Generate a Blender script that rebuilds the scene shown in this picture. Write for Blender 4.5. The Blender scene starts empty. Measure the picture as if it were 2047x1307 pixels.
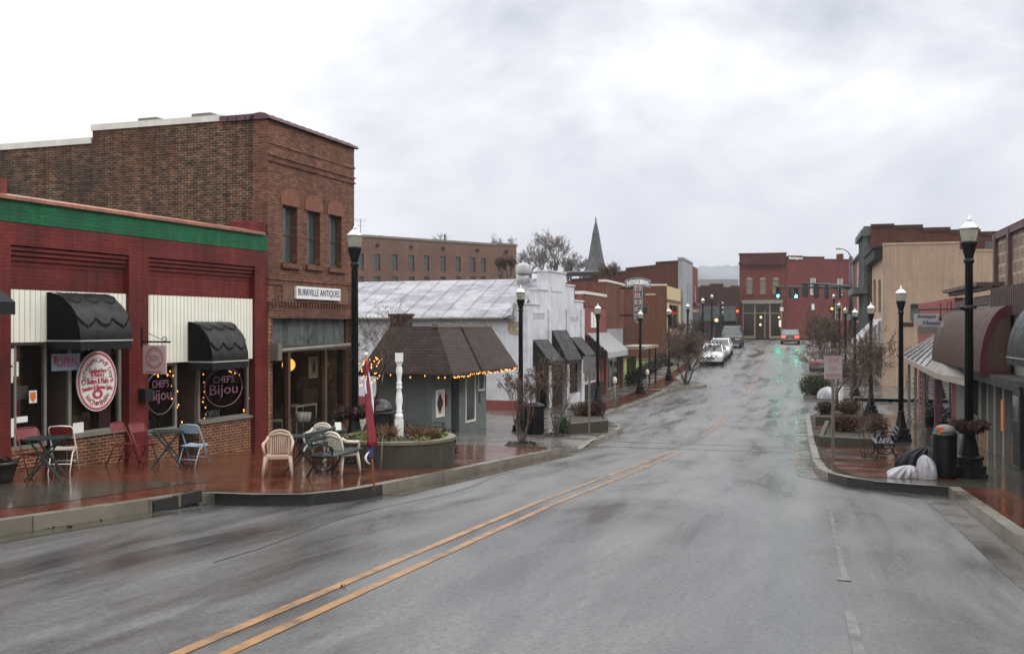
import bpy, bmesh, math, random
from mathutils import Vector, Matrix
R = math.radians
PI = math.pi
SC = bpy.context.scene
COL = SC.collection
random.seed(7)

# ------------------------------------------------------------------ camera
# the camera stands at the origin at eye height over a street that falls away and climbs again
cam = bpy.data.cameras.new('camera')
cam.sensor_width = 36.0
cam.lens = 36.0 * 2000 / 2047
cam.shift_y = -3.5 / 2047
cam.clip_start = 0.1
cam.clip_end = 3000
camo = bpy.data.objects.new('camera', cam)
camo.rotation_euler = (R(90), 0, 0)
COL.objects.link(camo)
SC.camera = camo
# ------------------------------------------------------------------ view
SC.render.engine = 'CYCLES'
SC.view_settings.view_transform = 'Standard'
SC.view_settings.look = 'None'
SC.view_settings.exposure = 0.25
SC.view_settings.gamma = 1.0
SC.cycles.use_denoising = True
SC.cycles.max_bounces = 8
SC.cycles.transparent_max_bounces = 12
SC.cycles.sample_clamp_indirect = 6.0
# ------------------------------------------------------------------ world: overcast
SUN_EL, SUN_ROT = R(42), R(108)
W = bpy.data.worlds.new('World')
SC.world = W
W.use_nodes = True
nt = W.node_tree
nt.nodes.clear()


def wn(t, **k):
    n = nt.nodes.new(t)
    for a, b in k.items():
        setattr(n, a, b)
    return n


def wmath(op, a, b=None, clamp=False):
    n = wn('ShaderNodeMath', operation=op, use_clamp=clamp)
    for i, v in enumerate((a, b)):
        if v is None:
            continue
        if isinstance(v, (int, float)):
            n.inputs[i].default_value = v
        else:
            nt.links.new(v, n.inputs[i])
    return n.outputs[0]


out = wn('ShaderNodeOutputWorld')
bg = wn('ShaderNodeBackground')
bg.inputs['Strength'].default_value = 0.1
nt.links.new(bg.outputs[0], out.inputs[0])
sky = wn('ShaderNodeTexSky', sky_type='NISHITA')
sky.sun_disc = False
sky.sun_elevation = SUN_EL
sky.sun_rotation = SUN_ROT
tc = wn('ShaderNodeTexCoord')
sep = wn('ShaderNodeSeparateXYZ')
nt.links.new(tc.outputs['Generated'], sep.inputs[0])
mp = wn('ShaderNodeMapping')
mp.inputs['Scale'].default_value = (2.4, 2.4, 4.6)
mp.inputs['Rotation'].default_value = (0, R(14), 0)
mp.inputs['Location'].default_value = (0.35, 0.0, 0.55)
nt.links.new(tc.outputs['Generated'], mp.inputs[0])
n1 = wn('ShaderNodeTexNoise')
n1.inputs['Scale'].default_value = 1.5
n1.inputs['Detail'].default_value = 7
n1.inputs['Roughness'].default_value = 0.56
n1.inputs['Distortion'].default_value = 0.25
nt.links.new(mp.outputs[0], n1.inputs['Vector'])
# brightness with elevation (overcast: darker to the horizon)
ramp = wn('ShaderNodeValToRGB')
cr = ramp.color_ramp
cr.elements[0].position = 0.0
cr.elements[0].color = (0.52, 0.52, 0.52, 1)
cr.elements[1].position = 1.0
cr.elements[1].color = (1.0, 1.0, 1.0, 1)
for p, v in ((0.05, 0.56), (0.11, 0.64), (0.18, 0.70), (0.26, 0.80), (0.33, 0.90)):
    e = cr.elements.new(p)
    e.color = (v, v, v, 1)
nt.links.new(sep.outputs['Z'], ramp.inputs[0])
base = wmath('MULTIPLY', ramp.outputs[0], 1.13)
hi = wmath('MULTIPLY', wmath('SUBTRACT', sep.outputs['Z'], 0.30), 1.5)
base = wmath('ADD', base, wmath('MAXIMUM', hi, 0.0))
# clouds: more contrast higher up
amp = wmath('MINIMUM', wmath('ADD', wmath('MULTIPLY', wmath('MAXIMUM', sep.outputs['Z'], 0.0), 6.0), 0.35), 1.6)
cl = wmath('MULTIPLY', wmath('SUBTRACT', n1.outputs['Fac'], 0.50), amp)
lft = wmath('MULTIPLY', wmath('MULTIPLY', sep.outputs['X'], -0.35), amp)
lft = wmath('MAXIMUM', lft, -0.03)
tot = wmath('MULTIPLY', base, wmath('ADD', wmath('ADD', cl, lft), 1.0))
# lilac in the grey parts, neutral in the white ones
tint = wn('ShaderNodeValToRGB')
tint.color_ramp.elements[0].position = 0.55
tint.color_ramp.elements[0].color = (0.90, 0.945, 1.08, 1)
tint.color_ramp.elements[1].position = 1.0
tint.color_ramp.elements[1].color = (1.0, 1.0, 1.0, 1)
nt.links.new(tot, tint.inputs[0])
vm = wn('ShaderNodeVectorMath', operation='SCALE')
nt.links.new(tint.outputs[0], vm.inputs[0])
nt.links.new(wmath('MULTIPLY', tot, 10.0), vm.inputs['Scale'])
mx = wn('ShaderNodeMix', data_type='RGBA')
mx.inputs[0].default_value = 0.06
nt.links.new(vm.outputs[0], mx.inputs[6])
nt.links.new(sky.outputs[0], mx.inputs[7])
nt.links.new(mx.outputs[2], bg.inputs['Color'])
# ------------------------------------------------------------------ sun through cloud
sl = bpy.data.lights.new('sun', 'SUN')
sl.energy = 1.0
sl.angle = R(25)
sl.color = (1.0, 0.96, 0.9)
so = bpy.data.objects.new('sun', sl)
sd = Vector((math.sin(SUN_ROT) * math.cos(SUN_EL), math.cos(SUN_ROT) * math.cos(SUN_EL), math.sin(SUN_EL)))
so.rotation_euler = sd.to_track_quat('Z', 'Y').to_euler()
COL.objects.link(so)

# ================================================================== helpers: layout
F, CX, YH = 2000.0, 1023.5, 650.0
TH = math.atan(576 / 2000.0)
CT, ST = math.cos(TH), math.sin(TH)
PS = [-80, -20, 0, 10, 18.6, 30.6, 42.5, 53, 62.8, 73, 78, 85, 92, 100, 140, 900]
PZ = [0.6, -.4, -1.58, -2.2, -2.75, -3.5, -3.73, -3.8, -3.60, -3.38, -3.08, -2.55, -2.05, -1.85, -1.75, -1.75]


def _lin(s):
    if s <= PS[0]:
        return PZ[0]
    for i in range(len(PS) - 1):
        if s <= PS[i + 1]:
            return PZ[i] + (PZ[i + 1] - PZ[i]) * (s - PS[i]) / (PS[i + 1] - PS[i])
    return PZ[-1]


_zc = {}


def zr(s):
    """height of the carriageway at s metres along the street"""
    k = round(s, 2)
    if k not in _zc:
        _zc[k] = sum(_lin(k + d) * w for d, w in ((-4, 1), (-2, 2), (0, 3), (2, 2), (4, 1))) / 9
    return _zc[k]


def st2(s, t):
    return (s * ST + t * CT, s * CT - t * ST)


def xy2st(x, y):
    return (y * CT + x * ST, x * CT - y * ST)


def SP(s, t, h=0.0):
    x, y = st2(s, t)
    return Vector((x, y, zr(s) + h))


def at(px, py, Y):
    return Vector(((px - CX) / F * Y, Y, -(py - YH) / F * Y))


def G(px, py, h=0.0):
    """point of the ground (raised by h) seen at a pixel of the photograph"""
    a, b = (px - CX) / F, -(py - YH) / F
    Y = 3.0
    while Y < 300:
        if b * Y <= zr(Y * CT + a * Y * ST) + h:
            break
        Y += 0.02
    return Vector((a * Y, Y, b * Y))


def gz(x, y, h=0.0):
    return zr(xy2st(x, y)[0]) + h


KH = 0.15   # kerb height


class Frame:
    """a vertical plane: x along it (to the right as one faces it), y into it, z up from its base"""
    def __init__(s, px, Y, ang, z0):
        s.o = Vector(((px - CX) / F * Y, Y, z0))
        s.d = Vector((math.cos(ang), math.sin(ang), 0))
        s.n = Vector((-math.sin(ang), math.cos(ang), 0))
        s.ang = ang

    def x(s, px, yo=0.0):
        a = (px - CX) / F
        # o + d*x + n*yo has X = a*Y
        p = s.o + s.n * yo
        return (a * p.y - p.x) / (s.d.x - a * s.d.y)

    def xz(s, px, py, yo=0.0):
        x = s.x(px, yo)
        Y = s.o.y + s.d.y * x + s.n.y * yo
        return x, -(py - YH) / F * Y - s.o.z

    def z(s, px, py, yo=0.0):
        return s.xz(px, py, yo)[1]

    def side(s, px, py, xo=0.0):
        """(y, z) where the ray of a pixel meets the plane x = xo"""
        a = (px - CX) / F
        p = s.o + s.d * xo
        y = (p.x - a * p.y) / (a * s.n.y - s.n.x)
        return y, -(py - YH) / F * (p.y + s.n.y * y) - s.o.z

    def w(s, x, y, z):
        return s.o + s.d * x + s.n * y + Vector((0, 0, z))


# ================================================================== helpers: mesh
class MB:
    def __init__(s):
        s.v, s.f, s.sm, s.uv = [], [], [], {}

    def quad(s, *p, smooth=False):
        n = len(s.v)
        s.v += [tuple(q) for q in p]
        s.f.append(tuple(range(n, n + len(p))))
        s.sm.append(smooth)
        return s

    def mesh(s, vs, fs, smooth=False):
        n = len(s.v)
        s.v += [tuple(q) for q in vs]
        for f in fs:
            s.f.append(tuple(i + n for i in f))
            s.sm.append(smooth)
        return s

    def box(s, x0, x1, y0, y1, z0, z1):
        if x0 > x1: x0, x1 = x1, x0
        if y0 > y1: y0, y1 = y1, y0
        if z0 > z1: z0, z1 = z1, z0
        v = [(x0, y0, z0), (x1, y0, z0), (x1, y1, z0), (x0, y1, z0), (x0, y0, z1), (x1, y0, z1), (x1, y1, z1), (x0, y1, z1)]
        return s.mesh(v, [(0, 3, 2, 1), (4, 5, 6, 7), (0, 1, 5, 4), (1, 2, 6, 5), (2, 3, 7, 6), (3, 0, 4, 7)])

    def bar(s, a, b, w, h=None, up=(0, 0, 1)):
        """a straight bar of rectangular section"""
        h = h or w
        a, b = Vector(a), Vector(b)
        d = (b - a).normalized()
        u = Vector(up)
        if abs(d.dot(u)) > 0.98:
            u = Vector((0, 1, 0))
        sx = d.cross(u).normalized() * w / 2
        sy = sx.cross(d).normalized() * h / 2
        v = [a - sx - sy, a + sx - sy, a + sx + sy, a - sx + sy, b - sx - sy, b + sx - sy, b + sx + sy, b - sx + sy]
        return s.mesh(v, [(0, 1, 2, 3), (7, 6, 5, 4), (0, 4, 5, 1), (1, 5, 6, 2), (2, 6, 7, 3), (3, 7, 4, 0)])

    def tube(s, pts, r, n=8, cap=True):
        pts = [Vector(p) for p in pts]
        rs = r if isinstance(r, (list, tuple)) else [r] * len(pts)
        vs, fs = [], []
        ref = None
        for i, p in enumerate(pts):
            d = (pts[min(i + 1, len(pts) - 1)] - pts[max(i - 1, 0)])
            d = d.normalized() if d.length > 1e-9 else Vector((0, 0, 1))
            if ref is None:
                ref = d.orthogonal().normalized()
            else:
                ref = ref - d * ref.dot(d)
                ref = ref.normalized() if ref.length > 1e-6 else d.orthogonal().normalized()
            q = d.cross(ref)
            for k in range(n):
                a = 2 * PI * k / n
                vs.append(p + (ref * math.cos(a) + q * math.sin(a)) * rs[i])
        for i in range(len(pts) - 1):
            for k in range(n):
                fs.append((i * n + k, i * n + (k + 1) % n, (i + 1) * n + (k + 1) % n, (i + 1) * n + k))
        if cap:
            fs.append(tuple(range(n - 1, -1, -1)))
            fs.append(tuple(range((len(pts) - 1) * n, len(pts) * n)))
        return s.mesh(vs, fs, smooth=n > 4)

    def lathe(s, prof, c=(0, 0, 0), n=16, smooth=True, sx=1.0, sy=1.0):
        vs, fs = [], []
        for r, z in prof:
            for k in range(n):
                a = 2 * PI * (k + .5) / n
                vs.append((c[0] + r * sx * math.cos(a), c[1] + r * sy * math.sin(a), c[2] + z))
        for i in range(len(prof) - 1):
            for k in range(n):
                fs.append((i * n + k, i * n + (k + 1) % n, (i + 1) * n + (k + 1) % n, (i + 1) * n + k))
        fs.append(tuple(range(n - 1, -1, -1)))
        fs.append(tuple(range((len(prof) - 1) * n, len(prof) * n)))
        return s.mesh(vs, fs, smooth)

    def prism(s, poly, a, b, axis='y'):
        """extrude a 2-D polygon; axis y: poly in (x,z); axis x: poly in (y,z); axis z: poly in (x,y)"""
        def m(p, q):
            return {'y': (p[0], q, p[1]), 'x': (q, p[0], p[1]), 'z': (p[0], p[1], q)}[axis]
        n = len(poly)
        vs = [m(p, a) for p in poly] + [m(p, b) for p in poly]
        fs = [tuple(range(n)), tuple(range(2 * n - 1, n - 1, -1))]
        for i in range(n):
            j = (i + 1) % n
            fs.append((i, i + n, j + n, j))
        return s.mesh(vs, fs)

    def ball(s, c, r, n=10, m=7, sz=1.0):
        prof = [(max(r * math.sin(PI * i / m), .0005), -r * sz * math.cos(PI * i / m)) for i in range(m + 1)]
        return s.lathe(prof, c, n)

    def wall(s, x0, x1, z0, z1, holes, y0, y1, depth_only=False):
        """front at y0, back at y1, rectangular holes (x0,x1,z0,z1) with reveals"""
        xs = sorted({x0, x1, *[min(max(h[i], x0), x1) for h in holes for i in (0, 1)]})
        zs = sorted({z0, z1, *[min(max(h[i], z0), z1) for h in holes for i in (2, 3)]})
        def solid(i, j):
            if i < 0 or j < 0 or i >= len(xs) - 1 or j >= len(zs) - 1:
                return None
            cx, cz = (xs[i] + xs[i + 1]) / 2, (zs[j] + zs[j + 1]) / 2
            return not any(h[0] < cx < h[1] and h[2] < cz < h[3] for h in holes)
        for i in range(len(xs) - 1):
            for j in range(len(zs) - 1):
                if not solid(i, j):
                    continue
                a, b, c, d = xs[i], xs[i + 1], zs[j], zs[j + 1]
                s.quad((a, y0, c), (b, y0, c), (b, y0, d), (a, y0, d))
                s.quad((b, y1, c), (a, y1, c), (a, y1, d), (b, y1, d))
                if not solid(i - 1, j): s.quad((a, y1, c), (a, y0, c), (a, y0, d), (a, y1, d))
                if not solid(i + 1, j): s.quad((b, y0, c), (b, y1, c), (b, y1, d), (b, y0, d))
                if not solid(i, j - 1): s.quad((a, y1, c), (b, y1, c), (b, y0, c), (a, y0, c))
                if not solid(i, j + 1): s.quad((a, y0, d), (b, y0, d), (b, y1, d), (a, y1, d))
        return s

    def xf(s, M):
        s.v = [tuple(M @ Vector(p)) for p in s.v]
        return s

    def build(s, name, m, parent=None, smooth=None, loc=None):
        me = bpy.data.meshes.new(name)
        me.from_pydata(s.v, [], s.f)
        uvl = me.uv_layers.new(name='UVMap')
        if s.uv:
            for p in me.polygons:
                for li in p.loop_indices:
                    uvl.data[li].uv = s.uv[me.loops[li].vertex_index]
        else:
            for p in me.polygons:
                nx, ny, nz = abs(p.normal.x), abs(p.normal.y), abs(p.normal.z)
                if nz > 0.8:
                    for li in p.loop_indices:
                        c = me.vertices[me.loops[li].vertex_index].co
                        uvl.data[li].uv = (c.x, c.y)
                else:
                    h = math.hypot(p.normal.x, p.normal.y) or 1
                    tx, ty = -p.normal.y / h, p.normal.x / h
                    for li in p.loop_indices:
                        c = me.vertices[me.loops[li].vertex_index].co
                        uvl.data[li].uv = (c.x * tx + c.y * ty, c.z)
        for p, q in zip(me.polygons, s.sm):
            p.use_smooth = q if smooth is None else smooth
        me.materials.append(m)
        o = bpy.data.objects.new(name, me)
        COL.objects.link(o)
        if parent is not None:
            o.parent = parent
        if loc is not None:
            o.location = loc
        return o


def tag(o, label=None, cat=None, group=None, kind=None):
    for k, v in (('label', label), ('category', cat), ('group', group), ('kind', kind)):
        if v:
            o[k] = v
    return o


def thing(name, label, cat, loc=(0, 0, 0), rz=0.0, group=None):
    o = bpy.data.objects.new(name, None)
    o.empty_display_size = 0.2
    o.location = loc
    o.rotation_euler = (0, 0, rz)
    COL.objects.link(o)
    return tag(o, label, cat, group)


def at_frame(name, label, cat, fr, group=None):
    return thing(name, label, cat, fr.o, fr.ang, group)


def copy_tree(o, parent=None):
    c = o.copy()
    COL.objects.link(c)
    c.parent = parent
    for ch in [k for k in KIDS(o)]:
        copy_tree(ch, c)
    return c


def KIDS(o):
    return [x for x in list(COL.objects) if x.parent == o]


def dup(o, loc, rz=None, label=None, scale=None):
    c = copy_tree(o)
    c.location = loc
    if rz is not None:
        c.rotation_euler = (0, 0, rz)
    if label:
        c['label'] = label
    if scale:
        c.scale = (scale,) * 3 if isinstance(scale, (int, float)) else scale
    return c


_tc = {}


def text2d(s):
    """flat mesh of a line of lettering, centred, one unit high"""
    if s not in _tc:
        cu = bpy.data.curves.new('lettering', 'FONT')
        cu.body = s
        cu.resolution_u = 3
        ob = bpy.data.objects.new('lettering', cu)
        COL.objects.link(ob)
        bpy.context.view_layer.update()
        dg = bpy.context.evaluated_depsgraph_get()
        me = bpy.data.meshes.new_from_object(ob.evaluated_get(dg))
        vs = [(v.co.x, v.co.y) for v in me.vertices]
        fs = [tuple(p.vertices) for p in me.polygons]
        bpy.data.objects.remove(ob)
        bpy.data.curves.remove(cu)
        bpy.data.meshes.remove(me)
        x0, x1 = min(v[0] for v in vs), max(v[0] for v in vs)
        y0, y1 = min(v[1] for v in vs), max(v[1] for v in vs)
        _tc[s] = ([((v[0] - (x0 + x1) / 2), (v[1] - (y0 + y1) / 2)) for v in vs], fs, x1 - x0, y1 - y0)
    return _tc[s]


def lettering(mb, s, cx, cz, w, h, y, arc=0.0, shear=0.0, bold=0.0, back=False):
    """letters in the x-z plane at depth y (facing -y), fitted to w x h; arc = radius of a bend (positive: arched up)"""
    vs, fs, tw, th = text2d(s)
    for off in ((0,) if not bold else (-bold, 0, bold)):
        o = []
        for k, (a, b) in enumerate(vs):
            a, b = a * w / tw, b * h / th
            a += shear * b + off
            if arc:
                ang = a / arc
                rr = arc + b
                o.append((cx + rr * math.sin(ang), y - abs(off) * .05, cz + rr * math.cos(ang) - arc))
            else:
                o.append((cx + a, y - abs(off) * .05 - (0.0005 if off > 0 else 0), cz + b))
        mb.mesh(o, fs)
    return mb
# ================================================================== materials
def _nodes(name):
    m = bpy.data.materials.new(name)
    m.use_nodes = True
    t = m.node_tree
    b = t.nodes['Principled BSDF']
    return m, t, b


def _n(t, ty, **k):
    n = t.nodes.new(ty)
    for a, v in k.items():
        if a in n.inputs:
            n.inputs[a].default_value = v
        else:
            setattr(n, a, v)
    return n


def _noise(t, vec, scale, detail=4, rough=.55, dist=0.0):
    n = _n(t, 'ShaderNodeTexNoise')
    n.inputs['Scale'].default_value = scale
    n.inputs['Detail'].default_value = detail
    n.inputs['Roughness'].default_value = rough
    n.inputs['Distortion'].default_value = dist
    if vec is not None:
        t.links.new(vec, n.inputs['Vector'])
    return n.outputs['Fac']


def _map(t, src, scale=(1, 1, 1), loc=(0, 0, 0), rot=(0, 0, 0)):
    n = _n(t, 'ShaderNodeMapping')
    n.inputs['Scale'].default_value = scale
    n.inputs['Location'].default_value = loc
    n.inputs['Rotation'].default_value = rot
    t.links.new(src, n.inputs[0])
    return n.outputs[0]


def _rng(t, v, a, b, c, d):
    n = _n(t, 'ShaderNodeMapRange')
    for i, q in enumerate((a, b, c, d)):
        n.inputs[i + 1].default_value = q
    t.links.new(v, n.inputs[0])
    return n.outputs[0]


def _mix(t, f, a, b, mode='MIX'):
    n = _n(t, 'ShaderNodeMix', data_type='RGBA', blend_type=mode)
    for i, v in ((0, f), (6, a), (7, b)):
        if isinstance(v, (int, float)):
            n.inputs[i].default_value = v
        elif isinstance(v, tuple):
            n.inputs[i].default_value = (*v[:3], 1)
        else:
            t.links.new(v, n.inputs[i])
    return n.outputs[2]


def _mulv(t, col, fac):
    n = _n(t, 'ShaderNodeVectorMath', operation='SCALE')
    if isinstance(col, tuple):
        n.inputs[0].default_value = col[:3]
    else:
        t.links.new(col, n.inputs[0])
    t.links.new(fac, n.inputs['Scale'])
    return n.outputs[0]


def _bump(t, b, h, strength, dist=0.01):
    n = _n(t, 'ShaderNodeBump')
    n.inputs['Strength'].default_value = strength
    n.inputs['Distance'].default_value = dist
    t.links.new(h, n.inputs['Height'])
    t.links.new(n.outputs[0], b.inputs['Normal'])


def M(name, col, rough=.55, metal=0.0, var=.25, vs=2.5, streak=0.0, bump=0.0, bs=60, emit=0.0, ecol=None, trans=0.0, coat=0.0,
      dirt=None, dirt_amt=0.0, ds=1.3, rvar=0.15, spec=0.5):
    m, t, b = _nodes(name)
    oc = _n(t, 'ShaderNodeTexCoord').outputs['Object']
    f = _rng(t, _noise(t, oc, vs, 5, .6), .25, .75, 1 - var, 1 + var)
    c = _mulv(t, col, f)
    if streak:
        q = _rng(t, _noise(t, _map(t, oc, (7, 7, .35)), 1.6, 4, .6), .3, .7, 1 - streak, 1 + streak * .5)
        c = _mulv(t, c, q)
    if dirt:
        q = _rng(t, _noise(t, oc, ds, 7, .65, .6), .48, .66, 0, dirt_amt)
        c = _mix(t, q, c, dirt)
    t.links.new(c, b.inputs['Base Color'])
    rr = _rng(t, _noise(t, oc, vs * 1.7, 3), .3, .7, max(rough - rvar, .03), min(rough + rvar, 1))
    t.links.new(rr, b.inputs['Roughness'])
    b.inputs['Metallic'].default_value = metal
    b.inputs['Specular IOR Level'].default_value = spec
    b.inputs['Transmission Weight'].default_value = trans
    b.inputs['Coat Weight'].default_value = coat
    if emit:
        b.inputs['Emission Color'].default_value = (*(ecol or col)[:3], 1)
        b.inputs['Emission Strength'].default_value = emit
    if bump:
        _bump(t, b, _noise(t, oc, bs, 3), bump)
    return m


def BRICK(name, c1, c2, mortar, rough=.7, var=.35, stain=(.02, .02, .018), stain_amt=.6, ss=.5, w=.17, h=.06, ms=.009, bump=.5,
          stain2=None, s2_amt=0.0, light=None, light_amt=0, bias=0.0, streak=.25, offset=.5):
    m, t, b = _nodes(name)
    tcn = _n(t, 'ShaderNodeTexCoord')
    uv, oc = tcn.outputs['UV'], tcn.outputs['Object']
    wob = _n(t, 'ShaderNodeVectorMath', operation='ADD')
    br = _n(t, 'ShaderNodeTexBrick')
    br.offset = offset
    br.inputs['Scale'].default_value = 1
    br.inputs['Brick Width'].default_value = w
    br.inputs['Row Height'].default_value = h
    br.inputs['Mortar Size'].default_value = ms
    br.inputs['Mortar Smooth'].default_value = .2
    br.inputs['Bias'].default_value = bias
    for k, c in (('Color1', c1), ('Color2', c2), ('Mortar', mortar)):
        br.inputs[k].default_value = (*c, 1)
    t.links.new(uv, br.inputs['Vector'])
    c = br.outputs['Color']
    f = _rng(t, _noise(t, _map(t, uv, (4.4, 12.8, 1)), 1.0, 2, .5), .3, .7, 1 - var, 1 + var)
    c = _mulv(t, c, f)
    big = _noise(t, oc, ss, 6, .62, .4)
    c = _mix(t, _rng(t, big, .45, .68, 0, stain_amt), c, stain)
    if stain2:
        c = _mix(t, _rng(t, _noise(t, _map(t, oc, (1, 1, 1), (3, 9, 4)), ss * 1.9, 6, .6, .5), .5, .66, 0, s2_amt), c, stain2)
    if light:
        c = _mix(t, _rng(t, _noise(t, _map(t, oc, (1, 1, 1), (7, 2, 8)), ss * 2.6, 6, .7), .55, .72, 0, light_amt), c, light)
    if streak:
        q = _rng(t, _noise(t, _map(t, oc, (5, 5, .3)), 1.3, 5, .6), .3, .7, 1 - streak, 1 + streak * .6)
        c = _mulv(t, c, q)
    t.links.new(c, b.inputs['Base Color'])
    b.inputs['Roughness'].default_value = rough
    b.inputs['Specular IOR Level'].default_value = .22
    inv = _rng(t, br.outputs['Fac'], 0, 1, 1, 0)
    _bump(t, b, inv, bump, .008)
    return m


def GLASS(name, tint=(.55, .58, .56), refl=1.0, rough=.02):
    m, t, b = _nodes(name)
    t.nodes.remove(b)
    tr = _n(t, 'ShaderNodeBsdfTransparent')
    tr.inputs[0].default_value = (*tint, 1)
    gl = _n(t, 'ShaderNodeBsdfGlossy')
    gl.inputs['Roughness'].default_value = rough
    fr = _n(t, 'ShaderNodeFresnel')
    fr.inputs[0].default_value = 1.5
    mx_ = _n(t, 'ShaderNodeMixShader')
    q = _n(t, 'ShaderNodeMath', operation='MULTIPLY')
    t.links.new(fr.outputs[0], q.inputs[0])
    q.inputs[1].default_value = refl
    t.links.new(q.outputs[0], mx_.inputs[0])
    t.links.new(tr.outputs[0], mx_.inputs[1])
    t.links.new(gl.outputs[0], mx_.inputs[2])
    t.links.new(mx_.outputs[0], t.nodes['Material Output'].inputs[0])
    return m


def EMIT(name, col, st):
    m, t, b = _nodes(name)
    b.inputs['Base Color'].default_value = (*[v * .2 for v in col], 1)
    b.inputs['Roughness'].default_value = .3
    b.inputs['Emission Color'].default_value = (*col, 1)
    b.inputs['Emission Strength'].default_value = st
    return m


def ROAD():
    m, t, b = _nodes('wet_asphalt')
    uv = _n(t, 'ShaderNodeTexCoord').outputs['UV']          # u = metres along the street, v = metres across
    fine = _noise(t, uv, 24, 5, .85)
    grit = _noise(t, uv, 11, 4, .75)
    grain = _rng(t, fine, .25, .75, .35, 1.75)
    big = _noise(t, _map(t, uv, (.085, .36, 1)), 1.25, 5, .58, 1.5)
    patch = _noise(t, _map(t, uv, (.20, 1.0, 1), (5, 3, 0)), 1.2, 5, .6, 1.0)
    track = _noise(t, _map(t, uv, (.015, .95, 1), (1, 7, 0)), 1.0, 5, .6)
    dry = _noise(t, _map(t, uv, (.05, .12, 1), (2, 1, 0)), 1.0, 3, .5)
    def add(p, q):
        n = _n(t, 'ShaderNodeMath', operation='ADD')
        t.links.new(p, n.inputs[0]); t.links.new(q, n.inputs[1])
        return n.outputs[0]
    wet = add(add(_rng(t, big, .37, .62, 0, .46), _rng(t, patch, .36, .64, 0, .28)), _rng(t, track, .38, .60, 0, .26))
    c = _mix(t, wet, (.020, .020, .020), (.112, .113, .114))
    c = _mulv(t, c, grain)
    c = _mulv(t, c, _rng(t, grit, .3, .7, .8, 1.2))
    t.links.new(c, b.inputs['Base Color'])
    t.links.new(_rng(t, wet, .15, .85, .17, .46), b.inputs['Roughness'])
    sp = _n(t, 'ShaderNodeMath', operation='MULTIPLY')
    t.links.new(_rng(t, wet, .1, .9, .5, .85), sp.inputs[0])
    t.links.new(_rng(t, fine, .32, .68, .55, 1.25), sp.inputs[1])
    t.links.new(sp.outputs[0], b.inputs['Specular IOR Level'])
    _bump(t, b, fine, .15, .006)
    return m


def WETBRICK(name, c1, c2, mortar, w=.2, h=.1, wet=(.06, .3), var=.3):
    m, t, b = _nodes(name)
    tcn = _n(t, 'ShaderNodeTexCoord')
    uv = tcn.outputs['UV']
    br = _n(t, 'ShaderNodeTexBrick')
    br.inputs['Scale'].default_value = 1
    br.inputs['Brick Width'].default_value = w
    br.inputs['Row Height'].default_value = h
    br.inputs['Mortar Size'].default_value = .006
    for k, c in (('Color1', c1), ('Color2', c2), ('Mortar', mortar)):
        br.inputs[k].default_value = (*c, 1)
    t.links.new(uv, br.inputs['Vector'])
    c = _mulv(t, br.outputs['Color'], _rng(t, _noise(t, uv, 1.1, 6, .65), .25, .75, 1 - var, 1 + var))
    t.links.new(c, b.inputs['Base Color'])
    t.links.new(_rng(t, _noise(t, uv, .9, 5, .6), .35, .65, *wet), b.inputs['Roughness'])
    b.inputs['Specular IOR Level'].default_value = .45
    _bump(t, b, _noise(t, uv, 6, 4, .6), .12, .01)
    return m


def WETCON(name, col, wet=(.08, .4), joint=1.5, var=.3):
    m, t, b = _nodes(name)
    uv = _n(t, 'ShaderNodeTexCoord').outputs['UV']
    br = _n(t, 'ShaderNodeTexBrick')
    br.offset = 0
    br.inputs['Scale'].default_value = 1
    br.inputs['Brick Width'].default_value = joint
    br.inputs['Row Height'].default_value = joint
    br.inputs['Mortar Size'].default_value = .012
    br.inputs['Color1'].default_value = (*col, 1)
    br.inputs['Color2'].default_value = (*[v * .86 for v in col], 1)
    br.inputs['Mortar'].default_value = (*[v * .4 for v in col], 1)
    t.links.new(uv, br.inputs['Vector'])
    c = _mulv(t, br.outputs['Color'], _rng(t, _noise(t, uv, 1.3, 7, .65), .25, .75, 1 - var, 1 + var))
    t.links.new(c, b.inputs['Base Color'])
    t.links.new(_rng(t, _noise(t, uv, .7, 5, .6), .35, .65, *wet), b.inputs['Roughness'])
    _bump(t, b, _noise(t, uv, 30, 3, .6), .1, .006)
    return m


def SHINGLE(name, col):
    m, t, b = _nodes(name)
    tcn = _n(t, 'ShaderNodeTexCoord')
    uv, oc = tcn.outputs['UV'], tcn.outputs['Object']
    br = _n(t, 'ShaderNodeTexBrick')
    br.inputs['Scale'].default_value = 1
    br.inputs['Brick Width'].default_value = .2
    br.inputs['Row Height'].default_value = .085
    br.inputs['Mortar Size'].default_value = .008
    br.inputs['Color1'].default_value = (*col, 1)
    br.inputs['Color2'].default_value = (*[v * .6 for v in col], 1)
    br.inputs['Mortar'].default_value = (.012, .01, .01, 1)
    t.links.new(uv, br.inputs['Vector'])
    c = _mulv(t, br.outputs['Color'], _rng(t, _noise(t, oc, 2.2, 6, .65), .25, .75, .6, 1.4))
    t.links.new(c, b.inputs['Base Color'])
    b.inputs['Roughness'].default_value = .65
    b.inputs['Specular IOR Level'].default_value = .25
    _bump(t, b, br.outputs['Fac'], -.4, .01)
    return m


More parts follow.
